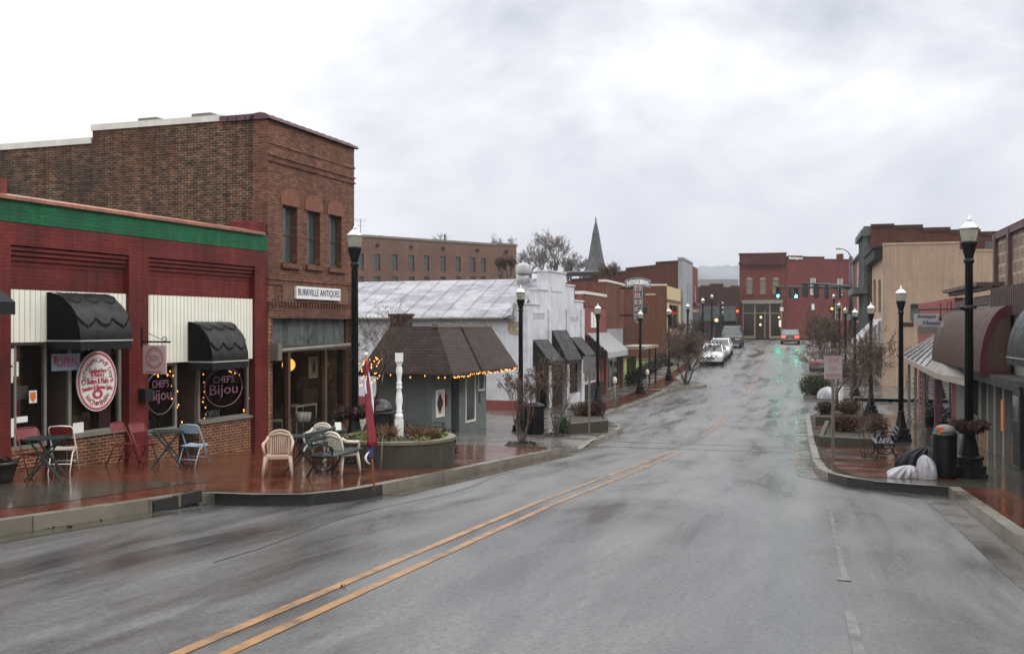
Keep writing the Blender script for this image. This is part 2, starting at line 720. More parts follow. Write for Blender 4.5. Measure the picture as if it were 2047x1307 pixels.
m_road = ROAD()
m_brickpave = WETBRICK('wet_brick_paving', (.125, .036, .016), (.08, .023, .011), (.035, .018, .011), wet=(.06, .26))
m_con = WETCON('wet_concrete_walk', (.105, .098, .088))
m_con_dark = WETCON('wet_dark_concrete', (.06, .055, .042), wet=(.05, .22))
m_kerb = WETCON('kerb_concrete', (.165, .148, .118), wet=(.15, .5), joint=1.7, var=.4)
m_kerbdark = M('shaded_wet_kerb_face', (.022, .02, .018), .45, var=.4)  # on kerb faces this black paints in shade and wet
m_earth = M('ground_earth', (.045, .042, .032), .8, var=.4, vs=.4)
m_yellow = M('yellow_road_paint', (.27, .145, .058), .42, var=.25, vs=3, dirt=(.07, .055, .045), dirt_amt=.8, ds=4)
m_yellowmid = M('worn_yellow_paint', (.24, .135, .062), .38, var=.3, vs=3, dirt=(.07, .06, .055), dirt_amt=.95, ds=1.6)
m_whitepaint = M('white_road_paint', (.10, .10, .099), .35, var=.4, vs=4, dirt=(.05, .05, .05), dirt_amt=1.0, ds=2.6)
m_yellowfar = M('worn_far_yellow_paint', (.15, .065, .03), .4, var=.4, vs=2, dirt=(.05, .045, .045), dirt_amt=1.0, ds=.9)
m_red = BRICK('red_painted_brick', (.155, .024, .020), (.135, .020, .017), (.105, .016, .014), .55, var=.13, stain=(.05, .013, .012), stain_amt=.75, ss=.9, bump=.3, streak=.32, light=(.20, .05, .045), light_amt=.25)
m_green = BRICK('green_painted_brick', (.010, .125, .050), (.009, .11, .045), (.008, .085, .036), .55, var=.15, stain=(.012, .05, .03), stain_amt=.7, ss=1.2, bump=.35, streak=.25)
m_terra = M('terracotta_coping', (.30, .12, .075), .55, var=.3, vs=4, dirt=(.08, .05, .04), dirt_amt=.6)
m_oldbrick = BRICK('weathered_dark_brick', (.125, .040, .018), (.040, .023, .016), (.165, .125, .085), .75, var=.6, stain=(.018, .016, .015), stain_amt=.95, streak=.5, ss=.30, stain2=(.085, .024, .010), s2_amt=.6, light=(.26, .22, .16), light_amt=.20, bump=.7, ms=.010, h=.055, w=.165)
m_facebrick = BRICK('brown_face_brick', (.18, .062, .033), (.10, .036, .022), (.16, .105, .078), .7, var=.38, stain=(.045, .022, .016), stain_amt=.55, ss=.9, light=(.16, .075, .05), light_amt=.4, bump=.4)
m_archbrick = M('orange_arch_brick', (.165, .060, .031), .7, var=.25, vs=5)
m_orangebrick = BRICK('orange_knee_wall_brick', (.17, .045, .017), (.115, .03, .013), (.30, .23, .15), .6, var=.3, stain_amt=.25, bump=.5, ms=.008, w=.16, h=.055)
m_quoin = M('light_brick_edge', (.24, .12, .06), .7, var=.35, vs=9)
m_panel = M('white_ribbed_panel', (.80, .79, .70), .45, var=.05, streak=.06)
m_white = M('white_paint', (.76, .76, .74), .5, var=.08, streak=.08, dirt=(.45, .42, .36), dirt_amt=.35)
m_wbwall = M('white_painted_masonry', (.56, .57, .61), .6, var=.12, streak=.14, dirt=(.30, .28, .26), dirt_amt=.5, ds=.9, bump=.15, bs=25)
m_flash = M('pale_metal_flashing', (.62, .60, .54), .4, var=.15, streak=.1)
m_canvas = M('black_canvas', (.008, .009, .010), .5, spec=.35, var=.4, vs=3, bump=.5, bs=6, streak=.3)
m_capcloth = M('black_awning_end_cloth', (.008, .008, .009), .95, var=.2, spec=.05)
m_canvas_w = M('awning_piping', (.42, .42, .38), .5)
m_blackmetal = M('black_painted_iron', (.006, .006, .008), .4, var=.3, spec=.28)
m_frame = M('aluminium_frame', (.24, .23, .20), .4, metal=.3, var=.15)
m_framedark = M('dark_window_frame', (.035, .022, .016), .5, var=.3)
m_glass = GLASS('shop_glass', (.80, .82, .80), .8)
m_glassdark = GLASS('dark_window_glass', (.16, .17, .17), 1.0)
m_carglass = M('car_glass', (.05, .06, .06), .08, var=.1, spec=.8)
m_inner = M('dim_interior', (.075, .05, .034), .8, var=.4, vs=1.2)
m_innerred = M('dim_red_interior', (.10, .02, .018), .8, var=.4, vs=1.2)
m_innershop = M('brown_shop_interior', (.16, .10, .06), .8, var=.4, vs=1.2)  # lighter brown puts the missing interior light into the wall colour
m_wood = M('brown_wood_door', (.075, .042, .024), .6, var=.35, streak=.3)
m_signwhite = M('sign_white', (.74, .74, .70), .45, var=.06)
m_signred = M('sign_dark_red', (.42, .055, .085), .5, var=.1)
m_navy = M('navy_lettering', (.035, .035, .16), .5, var=.1)
m_pinksign = M('faded_pink_board', (.52, .40, .40), .5, var=.1)
m_pink = M('pink_neon_tube', (.17, .085, .12), .3, var=.05)
m_black = M('black_plastic', (.010, .010, .011), .4, var=.2)
m_redpaint = M('dark_red_enamel', (.16, .016, .016), .4, var=.25)
m_bluepaint = M('pale_blue_enamel', (.30, .40, .50), .4, var=.15)
m_greenwood = M('dark_green_paint', (.010, .028, .026), .4, var=.3)
m_tan = M('tan_resin', (.40, .29, .22), .45, var=.08)
m_cream = M('off_white_resin', (.55, .50, .42), .45, var=.08)
m_slat = M('grey_green_bench_slat', (.05, .065, .07), .4, var=.2)
m_flagred = M('red_flag_cloth', (.17, .004, .014), .6, var=.25, vs=5)
m_flagblue = M('navy_flag_cloth', (.02, .025, .10), .6, var=.2)
m_flagwhite = M('white_flag_cloth', (.62, .62, .66), .6, var=.1)
m_orangepole = M('orange_varnished_pole', (.36, .12, .03), .4, var=.2)
m_planter = M('stained_concrete', (.040, .033, .022), .7, var=.35, vs=2, streak=.4, dirt=(.03, .03, .02), dirt_amt=.6, bump=.3, bs=30)
m_rim = M('planter_rim_concrete', (.13, .11, .07), .55, var=.25)
m_soil = M('planter_soil', (.03, .022, .015), .9, var=.4, vs=8)
m_leafg = M('yellow_green_leaf', (.11, .13, .028), .55, var=.5, vs=6)
m_leafd = M('dark_green_leaf', (.022, .05, .016), .5, var=.5, vs=6)
m_leafr = M('russet_leaf', (.066, .027, .011), .85, var=.5, vs=5)
m_leafp = M('purple_brown_leaf', (.034, .012, .012), .85, var=.5, vs=5)
m_leafo = M('straw_grass_blade', (.15, .07, .028), .7, var=.4, vs=6)
m_bark = M('wet_bark', (.055, .040, .030), .6, var=.4, vs=5)
m_barkg = M('grey_bark', (.085, .066, .052), .7, var=.4, vs=5)
m_twig = M('brown_twig', (.085, .052, .034), .7, var=.4, vs=3)
m_twigg = M('grey_twig', (.15, .13, .12), .8, var=.3, vs=2)
m_seed = M('dry_seed_head', (.10, .075, .065), .8, var=.4)
m_greywall = M('grey_green_stucco', (.125, .145, .138), .6, var=.14, vs=1.2, streak=.16, bump=.2, bs=40)
m_shingledark = SHINGLE('dark_shingle_strip', (.04, .028, .025))
m_shingle = SHINGLE('brown_shingles', (.058, .037, .030))
m_greywood = M('weathered_grey_board', (.10, .12, .115), .7, var=.35, vs=3, streak=.55, dirt=(.02, .02, .018), dirt_amt=.8, ds=3)
def PATCHROOF():
    m, t, b = _nodes('aluminium_painted_roof')
    oc = _n(t, 'ShaderNodeTexCoord').outputs['Object']
    v = _map(t, oc, (.75, .34, .75), rot=(0, 0, R(30)))
    n1_ = _noise(t, v, 1.9, 9, .66, .9)
    n2_ = _noise(t, oc, 5.5, 5, .7)
    c = _mix(t, _rng(t, n1_, .44, .57, 0, 1), (.30, .30, .325), (.165, .167, .19))
    c = _mulv(t, c, _rng(t, n2_, .25, .75, .8, 1.2))
    t.links.new(c, b.inputs['Base Color'])
    b.inputs['Roughness'].default_value = .5
    return m
m_metalroof = PATCHROOF()
m_galv = M('galvanised_metal', (.34, .34, .33), .4, metal=.4, var=.2)
m_backbrick = BRICK('tan_brown_brick', (.19, .102, .072), (.155, .082, .060), (.15, .10, .075), .75, var=.2, stain=(.09, .055, .045), stain_amt=.5, ss=.25, bump=.2)
m_farglass = M('grey_window_glass', (.06, .072, .070), .15, var=.3, vs=.8)
m_brickB = BRICK('orange_brown_brick', (.165, .056, .030), (.12, .040, .024), (.11, .06, .042), .75, var=.22, stain=(.055, .026, .018), stain_amt=.7, ss=.35, light=(.17, .09, .055), light_amt=.3, bump=.3)
m_brickC = BRICK('dark_red_brick', (.125, .036, .022), (.088, .027, .019), (.07, .035, .026), .75, var=.22, stain=(.035, .02, .017), stain_amt=.65, ss=.3, bump=.3)
m_brickR = BRICK('red_painted_far_brick', (.18, .048, .038), (.15, .040, .033), (.13, .035, .03), .7, var=.15, stain=(.11, .026, .022), stain_amt=.5, ss=.3, bump=.2)
m_brickK = BRICK('blackish_brown_brick', (.075, .034, .026), (.052, .026, .022), (.045, .028, .022), .75, var=.25, stain=(.03, .02, .02), stain_amt=.5, ss=.3, bump=.2)
m_redwall = M('faded_red_wall', (.20, .045, .040), .65, var=.2, streak=.2)
m_ltbrown = M('tan_stucco', (.32, .245, .165), .7, var=.15, streak=.15)
m_yellowwall = M('pale_yellow_stucco', (.52, .40, .215), .65, var=.12, streak=.12)
m_silver = M('silver_grey_cladding', (.27, .27, .29), .5, var=.15, streak=.15)
m_peach = BRICK('peach_painted_brick', (.40, .285, .205), (.375, .265, .19), (.34, .24, .17), .65, var=.08, stain=(.24, .17, .125), stain_amt=.55, ss=.5, bump=.25, streak=.2)
m_peachtrim = M('tan_trim', (.36, .25, .17), .6, var=.15)
m_stone = BRICK('rough_brown_stone', (.22, .16, .115), (.16, .11, .085), (.32, .26, .21), .8, var=.3, stain_amt=.4, w=.62, h=.30, ms=.035, bump=.9, streak=.15)
m_purple = M('purple_brown_trim', (.085, .036, .046), .6, var=.2)
m_brownclad = M('brown_ribbed_cladding', (.075, .046, .040), .5, var=.15, streak=.2)
m_barrel = M('brown_ribbed_awning', (.058, .034, .027), .5, var=.2, spec=.3, streak=.25)
m_barreledge = M('crimson_awning_edge', (.055, .005, .011), .45, var=.2)
m_tin = M('bare_tin_roof', (.58, .58, .62), .25, metal=.3, var=.2, streak=.15)
m_tindark = M('aged_shaded_grey_roofing', (.16, .145, .13), .5, var=.3)
m_fascia = M('grey_beige_fascia', (.26, .23, .19), .55, var=.2)
m_greyplaster = M('grey_plaster_column', (.16, .155, .14), .6, var=.15, streak=.2)
m_burg = M('burgundy_awning_cloth', (.115, .030, .036), .6, var=.2)
m_stripe = M('white_awning_metal', (.36, .36, .37), .45, var=.1)
m_lime = M('lime_green_grass', (.085, .11, .016), .8, var=.4, vs=6)
m_hedge = M('dark_hedge_leaf', (.014, .016, .009), .85, var=.5, vs=5)
m_hedgeg = M('green_hedge_leaf', (.022, .036, .008), .85, var=.5, vs=5)
m_globe = M('ribbed_lamp_glass', (.40, .385, .31), .12, var=.25, vs=30, trans=.35)
m_chrome = M('bright_lamp_cap', (.66, .66, .66), .22, metal=.8, var=.1)
m_steeple = SHINGLE('grey_steeple_slate', (.12, .12, .13))
m_hill = M('haze_tinted_forest_hill', (.13, .15, .165), .9, var=.45, vs=.02)  # pale blue-grey carries painted haze besides the air volume
m_signblue = M('teal_sign_face', (.035, .095, .12), .4, var=.15)
m_signcream = M('sign_letter_cream', (.52, .46, .38), .4, var=.1)
m_signredl = M('sign_letter_red', (.36, .05, .04), .4, var=.1)
m_carwhite = M('white_car_paint', (.60, .60, .63), .25, var=.04, coat=.6)
m_cargrey = M('dark_green_grey_car_paint', (.016, .022, .022), .35, var=.1, coat=.2)
m_carblack = M('near_black_car_paint', (.014, .013, .015), .25, var=.1, coat=.6)
m_carred = M('red_car_paint', (.11, .012, .014), .3, var=.1, coat=.6)
m_tyre = M('tyre_rubber', (.012, .012, .012), .7, var=.2)
m_rim_w = M('wheel_rim', (.32, .32, .33), .35, metal=.6)
m_lens = M('headlight_lens', (.5, .5, .5), .15, var=.1)
m_bagwhite = M('white_plastic_bag', (.33, .32, .35), .35, var=.2, vs=7, bump=.9, bs=11)
m_bagblack = M('black_plastic_sheet', (.008, .008, .012), .5, spec=.25, var=.3, vs=5, bump=.5, bs=9)
m_bin = M('black_litter_bin', (.007, .007, .009), .5, var=.3, spec=.25)
m_orangepl = M('orange_wrapper', (.75, .16, .035), .4, var=.2)
m_bluepl = M('teal_wrapper', (.03, .22, .30), .4, var=.2)
m_greypost = M('galvanised_sign_post', (.17, .155, .13), .5, metal=.3, var=.2)
m_signgrey = M('pale_grey_pink_sign', (.30, .275, .265), .45, var=.1)
m_signpink = M('faded_red_lettering', (.42, .13, .16), .5, var=.1)
m_greyback = M('bare_sign_back', (.15, .145, .135), .5, metal=.2, var=.15)
m_sig = M('black_signal_housing', (.010, .014, .014), .45, var=.2)
e_green = EMIT('green_signal_light', (.01, 1.0, .62), 190)
e_amberwalk = EMIT('amber_signal_light', (1.0, .35, .05), 8)
e_red = EMIT('red_tail_light', (1.0, .04, .02), 7)
e_bulb = EMIT('warm_fairy_bulb', (1.0, .38, .08), 2.6)
e_lamp = EMIT('yellow_globe_lamp', (1.0, .46, .07), 1.5)
e_lamp2 = EMIT('dim_yellow_globe_lamp', (1.0, .40, .05), .35)
e_warm = EMIT('warm_interior_lamp', (1.0, .5, .15), 4)
e_orange = EMIT('orange_neon_reflection', (1.0, .30, .10), .22)
e_neonred = EMIT('red_neon_line', (1.0, .06, .03), 1.0)
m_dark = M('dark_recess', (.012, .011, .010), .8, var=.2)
# ================================================================== setting: ground, street, walks, kerbs
def frange(a, b, d):
    n = max(1, int(round((b - a) / d)))
    return [a + (b - a) * i / n for i in range(n + 1)]


def sheet(name, m, ss, tl, tr, h, nt_=1, kind='structure'):
    """a sheet following the street: for each s a strip from tl(s) to tr(s)"""
    mb = MB()
    n = 0
    vs, fs = [], []
    for s in ss:
        a, b = (tl(s) if callable(tl) else tl), (tr(s) if callable(tr) else tr)
        hh = h(s) if callable(h) else h
        for k in range(nt_ + 1):
            t = a + (b - a) * k / nt_
            mb.uv[len(vs)] = (s, t)
            vs.append(SP(s, t, hh))
    w = nt_ + 1
    for i in range(len(ss) - 1):
        for k in range(nt_):
            fs.append((i * w + k, i * w + k + 1, (i + 1) * w + k + 1, (i + 1) * w + k))
    mb.mesh(vs, fs, smooth=True)
    o = mb.build(name, m)
    if kind:
        o['kind'] = kind
    return o


def interp(tab, s):
    if s <= tab[0][0]:
        return tab[0][1]
    for (a, b), (c, d) in zip(tab, tab[1:]):
        if s <= c:
            return b + (d - b) * (s - a) / (c - a)
    return tab[-1][1]


LK = [(-60, -7.8), (8.1, -7.6), (10.3, -7.4), (11.0, -7.35), (11.25, -7.2), (11.35, -6.5), (11.6, -5.98), (12.2, -5.76), (13.1, -5.68), (15.5, -5.56),
      (18.3, -5.5), (23.5, -5.27), (25.6, -5.3), (33.2, -5.7), (34.2, -6.0), (37, -7.1), (40, -7.5), (48, -7.3), (56.5, -7.1), (58.2, -6.3),
      (59.2, -5.5), (60.5, -5.35), (62, -5.9), (64, -7.3), (66, -7.6), (79.7, -7.75), (112, -7.9)]
LH = [(-60, KH), (23.2, KH), (23.8, .035), (25.3, .035), (25.9, KH), (300, KH)]
RK = [(-60, 2.0), (10.5, 2.1), (16.6, 2.18), (16.75, 1.9), (16.9, 1.5), (17.1, 1.1), (17.6, .75), (18.4, .47), (19.3, .33), (22, .25), (41, .2), (42, .5), (42.6, 1.2), (42.8, 2.2)]
RK2 = [(52.6, 2.6), (52.8, 1.4), (53.2, .6), (54, .2), (57, .12), (70, -.1), (73, .2), (75, 2.1), (112, 2.4)]


def samples(tab, step=1.2):
    ss = []
    for (a, _), (c, _) in zip(tab, tab[1:]):
        ss += frange(a, c, step)[:-1]
    return ss + [tab[-1][0]]


far_s = frange(-78, 140, 2) + [160, 200, 300, 500, 800, 1300]
sheet('ground', m_earth, far_s, -800, 800, -.03, 24)
sheet('road', m_road, frange(-60, 112, .75), -9, 3.2, 0, 6)
sheet('side_street', m_road, frange(41.5, 54.5, 1), 3.2, 70, 0, 8)
sheet('cross_street', m_road, frange(112, 127, 1.5), -80, 80, 0, 8)


def kerb_of(tab, hf, side, dark):
    ss = samples(tab, .8)
    top, face, fdark = MB(), MB(), MB()
    for a, b in zip(ss, ss[1:]):
        pa, pb = interp(tab, a), interp(tab, b)
        # offset inward along the normal of the kerb line
        dx, dt = b - a, pb - pa
        L = math.hypot(dx, dt)
        ns, ntt = -side * -dt / L, side * dx / L
        w = .16
        ha, hb = hf(a) + .003, hf(b) + .003
        for mbx in (top, face, fdark):
            n0 = len(mbx.v)
            for j, (u_, v_) in enumerate(((a, .2), (b, .2), (b, .4), (a, .4))):
                mbx.uv[n0 + j] = (u_, v_ if mbx is top else (.2 if j < 2 else .4))
        q = [SP(a, pa, ha), SP(b, pb, hb), SP(b + ns * w, pb + ntt * w, hb), SP(a + ns * w, pa + ntt * w, ha)]
        top.quad(*q)
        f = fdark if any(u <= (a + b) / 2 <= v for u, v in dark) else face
        f.quad(SP(a, pa, -.02), SP(b, pb, -.02), SP(b, pb, ha), SP(a, pa, ha))
    o = top.build('kerb', m_kerb); o['kind'] = 'structure'
    if face.v:
        o = face.build('kerb_face', m_kerb); o['kind'] = 'structure'
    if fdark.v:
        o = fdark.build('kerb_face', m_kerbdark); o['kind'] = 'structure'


lh = lambda s: interp(LH, s)
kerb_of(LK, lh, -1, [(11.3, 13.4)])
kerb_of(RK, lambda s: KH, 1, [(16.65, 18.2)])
kerb_of(RK2, lambda s: KH, 1, [])
lk = lambda s: interp(LK, s)
rk = lambda s: interp(RK, s)
rk2 = lambda s: interp(RK2, s)
sl_ = samples(LK, .8)
sheet('sidewalk', m_con, sl_, lambda s: -16, lambda s: lk(s) - .1, lh, 4)
sr_ = samples(RK, .8)
sheet('sidewalk', m_con_dark, sr_, lambda s: rk(s) + .1, 14, KH, 4)
sheet('sidewalk', m_con, samples(RK2, .8), lambda s: rk2(s) + .1, 14, KH, 4)
sheet('sidewalk', m_con, frange(127, 131, 1), -60, 60, KH, 4)
# brick paving laid over the walks
sheet('brick_paving', m_brickpave, [s for s in sl_ if s <= 22.8], -14.5, lambda s: lk(s) - .17, lambda s: lh(s) + .004, 4)
sheet('brick_paving', m_brickpave, [s for s in sl_ if 38.5 <= s <= 56], lambda s: lk(s) - 1.5, lambda s: lk(s) - .35, KH + .004)
sheet('brick_paving', m_brickpave, [s for s in sl_ if 56 <= s <= 110], -8.6, lambda s: -7.45 if s < 65 else lk(s) - .3, KH + .004)
for a, b in ((17.7, 21.6), (22.3, 23.5), (24.7, 28.0), (29.2, 33.5), (34.5, 41.3)):
    sheet('brick_paving', m_brickpave, frange(a, b, .6), lambda s: rk(s) + .34, 2.5, KH + .004)
sheet('brick_paving', m_brickpave, frange(-20, 16.5, .75), lambda s: rk(s) + .17, 2.95, KH + .004, 2)
mb = MB()
cp = [(-80, 1022), (60, 1012), (190, 993), (330, 972), (420, 962), (250, 960), (120, 963), (-80, 970)]
ps = [G(x, y, KH + .009) for x, y in cp]
for p in ps:
    s_, t_ = xy2st(p.x, p.y)
mb.quad(*ps)
o = mb.build('concrete_walk', m_con_dark)
o['kind'] = 'structure'
# concrete gutters along the kerbs
sheet('gutter', m_con, [s for s in sr_ if s <= 41.0 and not 16.4 < s < 18.6], lambda s: rk(s) - .38, lambda s: rk(s) - .01, .004)
sheet('gutter', m_con_dark, [s for s in sl_ if s <= 10.9], lambda s: lk(s) + .01, lambda s: lk(s) + .34, .004)
sheet('gutter', m_con_dark, [s for s in sl_ if 12.3 <= s <= 23], lambda s: lk(s) + .01, lambda s: lk(s) + .3, .004)


def line(s0, s1, t0, t1, w, m, name='road_marking', step=1.0):
    o = sheet(name, m, frange(s0, s1, step), lambda s: t0 + (t1 - t0) * (s - s0) / (s1 - s0) - w / 2,
              lambda s: t0 + (t1 - t0) * (s - s0) / (s1 - s0) + w / 2, .005)
    return o


for d in (-.13, .13):
    line(-6, 13, -3.33 + d, -3.30 + d, .088, m_yellow)
    line(13, 25.0, -3.30 + d, -2.95 + d, .088, m_yellowmid)
    line(31.5, 42.0, -3.05 + d * .8, -2.8 + d * .8, .08, m_yellowfar)
    line(57.0, 100, -2.78 + d * .8, -2.75 + d * .8, .08, m_yellowfar)
line(3, 7.6, .34, .34, .075, m_whitepaint)
line(8.8, 14.6, .36, .38, .055, m_whitepaint)
sheet('road_marking', m_whitepaint, [8.75, 8.95], .30, .41, .0055)
for s0, w, a, b in ((26.3, .26, -5.2, .05), (28.6, .22, -5.2, .05), (42.6, .3, -2.6, .1), (55.0, .3, -2.6, .0), (44.0, .25, .5, 9.0)):
    sheet('road_marking', m_whitepaint, [s0, s0 + w], a, b, .005, 8)
# asphalt seam and patches
mt = m_road
sheet('road_seam', m_kerbdark, frange(7.6, 18.5, .8), lambda s: -5.0 + .12 * math.sin(s), lambda s: -4.986 + .12 * math.sin(s), .004)

# distant hill, its haze painted into the colour
hv, hf = [], []
random.seed(3)
prof = []
nx, ny = 160, 10
for j in range(ny + 1):
    for i in range(nx + 1):
        u = i / nx
        x = -460 + 1150 * u
        top = 1 + 17 * math.exp(-((x - 225) / 75) ** 2) + 1.8 * math.sin(u * 37) + 1.0 * math.sin(u * 83) + random.uniform(-.9, .9)
        v = j / ny
        hv.append((x, 950 + 120 * v, -6 + (top * 2.3 + 27 * math.exp(-((x - 240) / 170) ** 2) + 3) * math.sin(v * PI / 2) * (1 if j else 0) + random.uniform(-.6, .6) * (j > 0)))
for j in range(ny):
    for i in range(nx):
        a = j * (nx + 1) + i
        hf.append((a, a + 1, a + nx + 2, a + nx + 1))
o = MB().mesh(hv, hf, True).build('hills', m_hill)
o['kind'] = 'structure'
# ================================================================== left side: red corner shops
def win(parent, x0, x1, z0, z1, y, fw=.05, fm=None, gm=None, mull=(), rail=(), depth=.06, name='window', pane=True):
    """a glazed window: frame part with its panes as sub-part"""
    f = MB()
    d = depth
    f.box(x0, x0 + fw, y, y + d, z0, z1).box(x1 - fw, x1, y, y + d, z0, z1)
    f.box(x0 + fw, x1 - fw, y, y + d, z0, z0 + fw).box(x0 + fw, x1 - fw, y, y + d, z1 - fw, z1)
    for q in mull:
        f.box(q - fw * .4, q + fw * .4, y + .004, y + d - .004, z0 + fw, z1 - fw)
    for q in rail:
        f.box(x0 + fw, x1 - fw, y + .006, y + d - .006, q - fw * .35, q + fw * .35)
    fo = f.build(name, fm or m_frame, parent)
    if pane:
        MB().quad((x0 + fw, y + d * .5, z0 + fw), (x1 - fw, y + d * .5, z0 + fw), (x1 - fw, y + d * .5, z1 - fw), (x0 + fw, y + d * .5, z1 - fw)).build('pane', gm or m_glass, fo)
    return fo


def ribbed(x0, x1, z0, z1, y, pitch=.10, d=.02):
    mb = MB()
    n = max(2, int((x1 - x0) / pitch))
    for i in range(n):
        a = x0 + (x1 - x0) * i / n
        b = x0 + (x1 - x0) * (i + 1) / n
        c = b - (b - a) * .22
        mb.quad((a, y, z0), (c, y, z0), (c, y, z1), (a, y, z1))
        mb.quad((c, y, z0), (c, y + d, z0), (c, y + d, z1), (c, y, z1))
        mb.quad((c, y + d, z0), (b, y + d, z0), (b, y + d, z1), (c, y + d, z1))
        mb.quad((b, y + d, z0), (b, y, z0), (b, y, z1), (b, y + d, z1))
    mb.quad((x0, y, z0), (x1, y, z0), (x1, y + .12, z0), (x0, y + .12, z0))
    return mb


def barrel_awning(parent, x0, x1, ztop, zbot, proj, y, mat, trim, val=.16, scallop=.11, edge=None, ribs=False, name='awning', n=14, swags=0):
    """quarter-barrel awning bulging out from the wall at y towards -y"""
    if swags:
        n = 36
    prof = []
    for i in range(n + 1):
        a = PI / 2 * i / n
        prof.append((y - proj * math.sin(a), zbot + (ztop - zbot) * math.cos(a)))
    mb = MB()
    nx = max(6, int((x1 - x0) / .06)) if ribs else (40 if swags else 8)
    vs, fs = [], []
    for i, (yy, zz) in enumerate(prof):
        for k in range(nx + 1):
            u = k / nx
            a = PI / 2 * i / n
            off = .02 * math.sin(u * PI * 4) * math.sin(PI * i / n) * (not ribs)
            if ribs:
                off = .022 if k % 2 else 0
            if swags:
                vv = (i / n) * 2.6 + .30 * (1 - abs(math.sin(PI * u * swags))) - .1
                fr = vv - math.floor(vv)
                off = .028 * fr * min(1.0, (n - i) / 5) * min(1, i / 4)
            vs.append((x0 + (x1 - x0) * u, yy - off * math.sin(a + .2), zz + off * math.cos(a)))
    for i in range(n):
        for k in range(nx):
            a = i * (nx + 1) + k
            fs.append((a, a + nx + 1, a + nx + 2, a + 1))
    mb.mesh(vs, fs, smooth=not ribs and not swags)
    o = mb.build(name, mat, parent)
    for xx in (x0 + .004, x1 - .004):
        MB().quad(*[(xx, p[0], p[1]) for p in prof], (xx, y, zbot)).build('end_panel', m_capcloth if mat is m_canvas else mat, o)
    v = MB()
    # scalloped valance along the front and both ends
    def val_strip(a, b):
        a, b = Vector(a), Vector(b)
        L = (b - a).length
        ns = max(2, int(L / scallop))
        for i in range(ns):
            pts = []
            for j in range(7):
                u = (i + j / 6) / ns
                p = a + (b - a) * u
                pts.append((p.x, p.y, p.z - val * .72 - val * .28 * math.sin(PI * j / 6)))
            p0, p1 = a + (b - a) * (i / ns), a + (b - a) * ((i + 1) / ns)
            v.quad(tuple(p0), *pts, tuple(p1))
    yb = y - proj
    val_strip((x0, y, zbot), (x0, yb - .004, zbot))
    val_strip((x0, yb - .004, zbot), (x1, yb - .004, zbot))
    val_strip((x1, yb - .004, zbot), (x1, y, zbot))
    v.build('valance', mat, o)
    t = MB()
    t.bar((x0 - .004, y, zbot), (x0 - .004, yb - .012, zbot), .02)
    t.bar((x0, yb - .012, zbot), (x1, yb - .012, zbot), .02)
    t.build('piping', trim, o)
    if edge:
        e = MB()
        for xx in (x0,):
            e.tube([(xx - .01, p[0] - .01, p[1] + .01) for p in prof], .05, 6)
        e.build('edge_trim', edge, o)
    return o


AR = PI / 2 - math.atan((1800 - CX) / F)      # red shops: direction of their front
Fr = Frame(517, 906, 0, 0) if False else None
Yr = 20.8
pr = at(517, 906, Yr)
FR = Frame(517, Yr, AR, pr.z)
red = at_frame('candy_store_building', 'dark red painted brick shop with a green top band and white ribbed panels', 'building', FR)
X = FR.x
ZT = FR.z(516, 469)          # green top
ZG = FR.z(531, 502.6)        # green bottom
ZP = FR.z(509, 597.7)        # panel top
ZS = FR.z(505, 832)          # sill
xL, xR = X(-70), X(534)
pier = [(xL, X(22)), (X(258), X(297)), (X(510), xR)]
bays = [(X(22), X(258)), (X(297), X(510))]
# masonry: piers flush at y=0, wall fields set back between them
mw = MB()
D = 9.0
for a, b in pier:
    mw.box(a, b, 0, .5, -.4, ZG)
for a, b in bays:
    zc = FR.z(258, 516) if a == bays[0][0] else FR.z(510, 545)
    zf = ZG - .34
    mw.box(a, b, .0, .5, zf, ZG)               # lintel course flush with piers
    for k in range(4):                          # corbelled courses
        mw.box(a + .03 * k, b, .03 + .03 * k, .5, zf - .075 * (k + 1), zf - .075 * k - .022)
    mw.box(a, b, .13, .5, ZP - .05, zf - .02)
mw.box(xL, xR, .5, .62, ZP - .05, ZG)
mw.box(xL, xL + .3, .5, D, -.4, ZT - .4).box(xR - .3, xR - .02, .62, D, -.4, ZT - .4)
mw.box(xL + .3, xR - .3, D - .3, D, -.4, ZT - .6)
mw.build('wall', m_red, red)
MB().box(xL, xR, -.012, .5, ZG, ZT).build('painted_band', m_green, red)
cop = MB()
nn = 26
for i in range(nn):
    a, b = xL + (xR - xL - .15) * i / nn, xL + (xR - xL - .15) * (i + 1) / nn
    cop.prism([(-.07, ZT), (-.07, ZT + .05), (.16, ZT + .11), (.56, ZT + .06), (.56, ZT)], a + .004, b - .004, 'x')
cop.build('coping', m_terra, red)
MB().box(xL + .3, xR - .3, .62, D - .3, ZT - .75, ZT - .65).build('roof', m_tindark, red)
MB().box(X(503), xR, .02, .55, ZT + .002, FR.z(516, 443)).build('end_pier', m_red, red)
# ribbed panels
z1b = FR.z(60, 684)
z2b = FR.z(342, 725)
ribbed(bays[0][0], bays[0][1], z1b, ZP, .05).build('ribbed_panel', m_panel, red)
ribbed(bays[1][0], bays[1][1], z2b, ZP, .05).build('ribbed_panel', m_panel, red)
# shop interiors
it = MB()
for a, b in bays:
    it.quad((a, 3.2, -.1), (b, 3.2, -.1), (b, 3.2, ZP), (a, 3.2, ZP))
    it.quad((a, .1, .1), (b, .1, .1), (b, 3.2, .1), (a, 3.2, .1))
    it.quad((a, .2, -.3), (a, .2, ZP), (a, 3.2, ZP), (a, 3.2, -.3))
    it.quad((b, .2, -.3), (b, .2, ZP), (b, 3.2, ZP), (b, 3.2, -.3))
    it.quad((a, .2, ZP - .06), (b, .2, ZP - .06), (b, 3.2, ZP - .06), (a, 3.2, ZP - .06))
it.build('interior', m_inner, red)
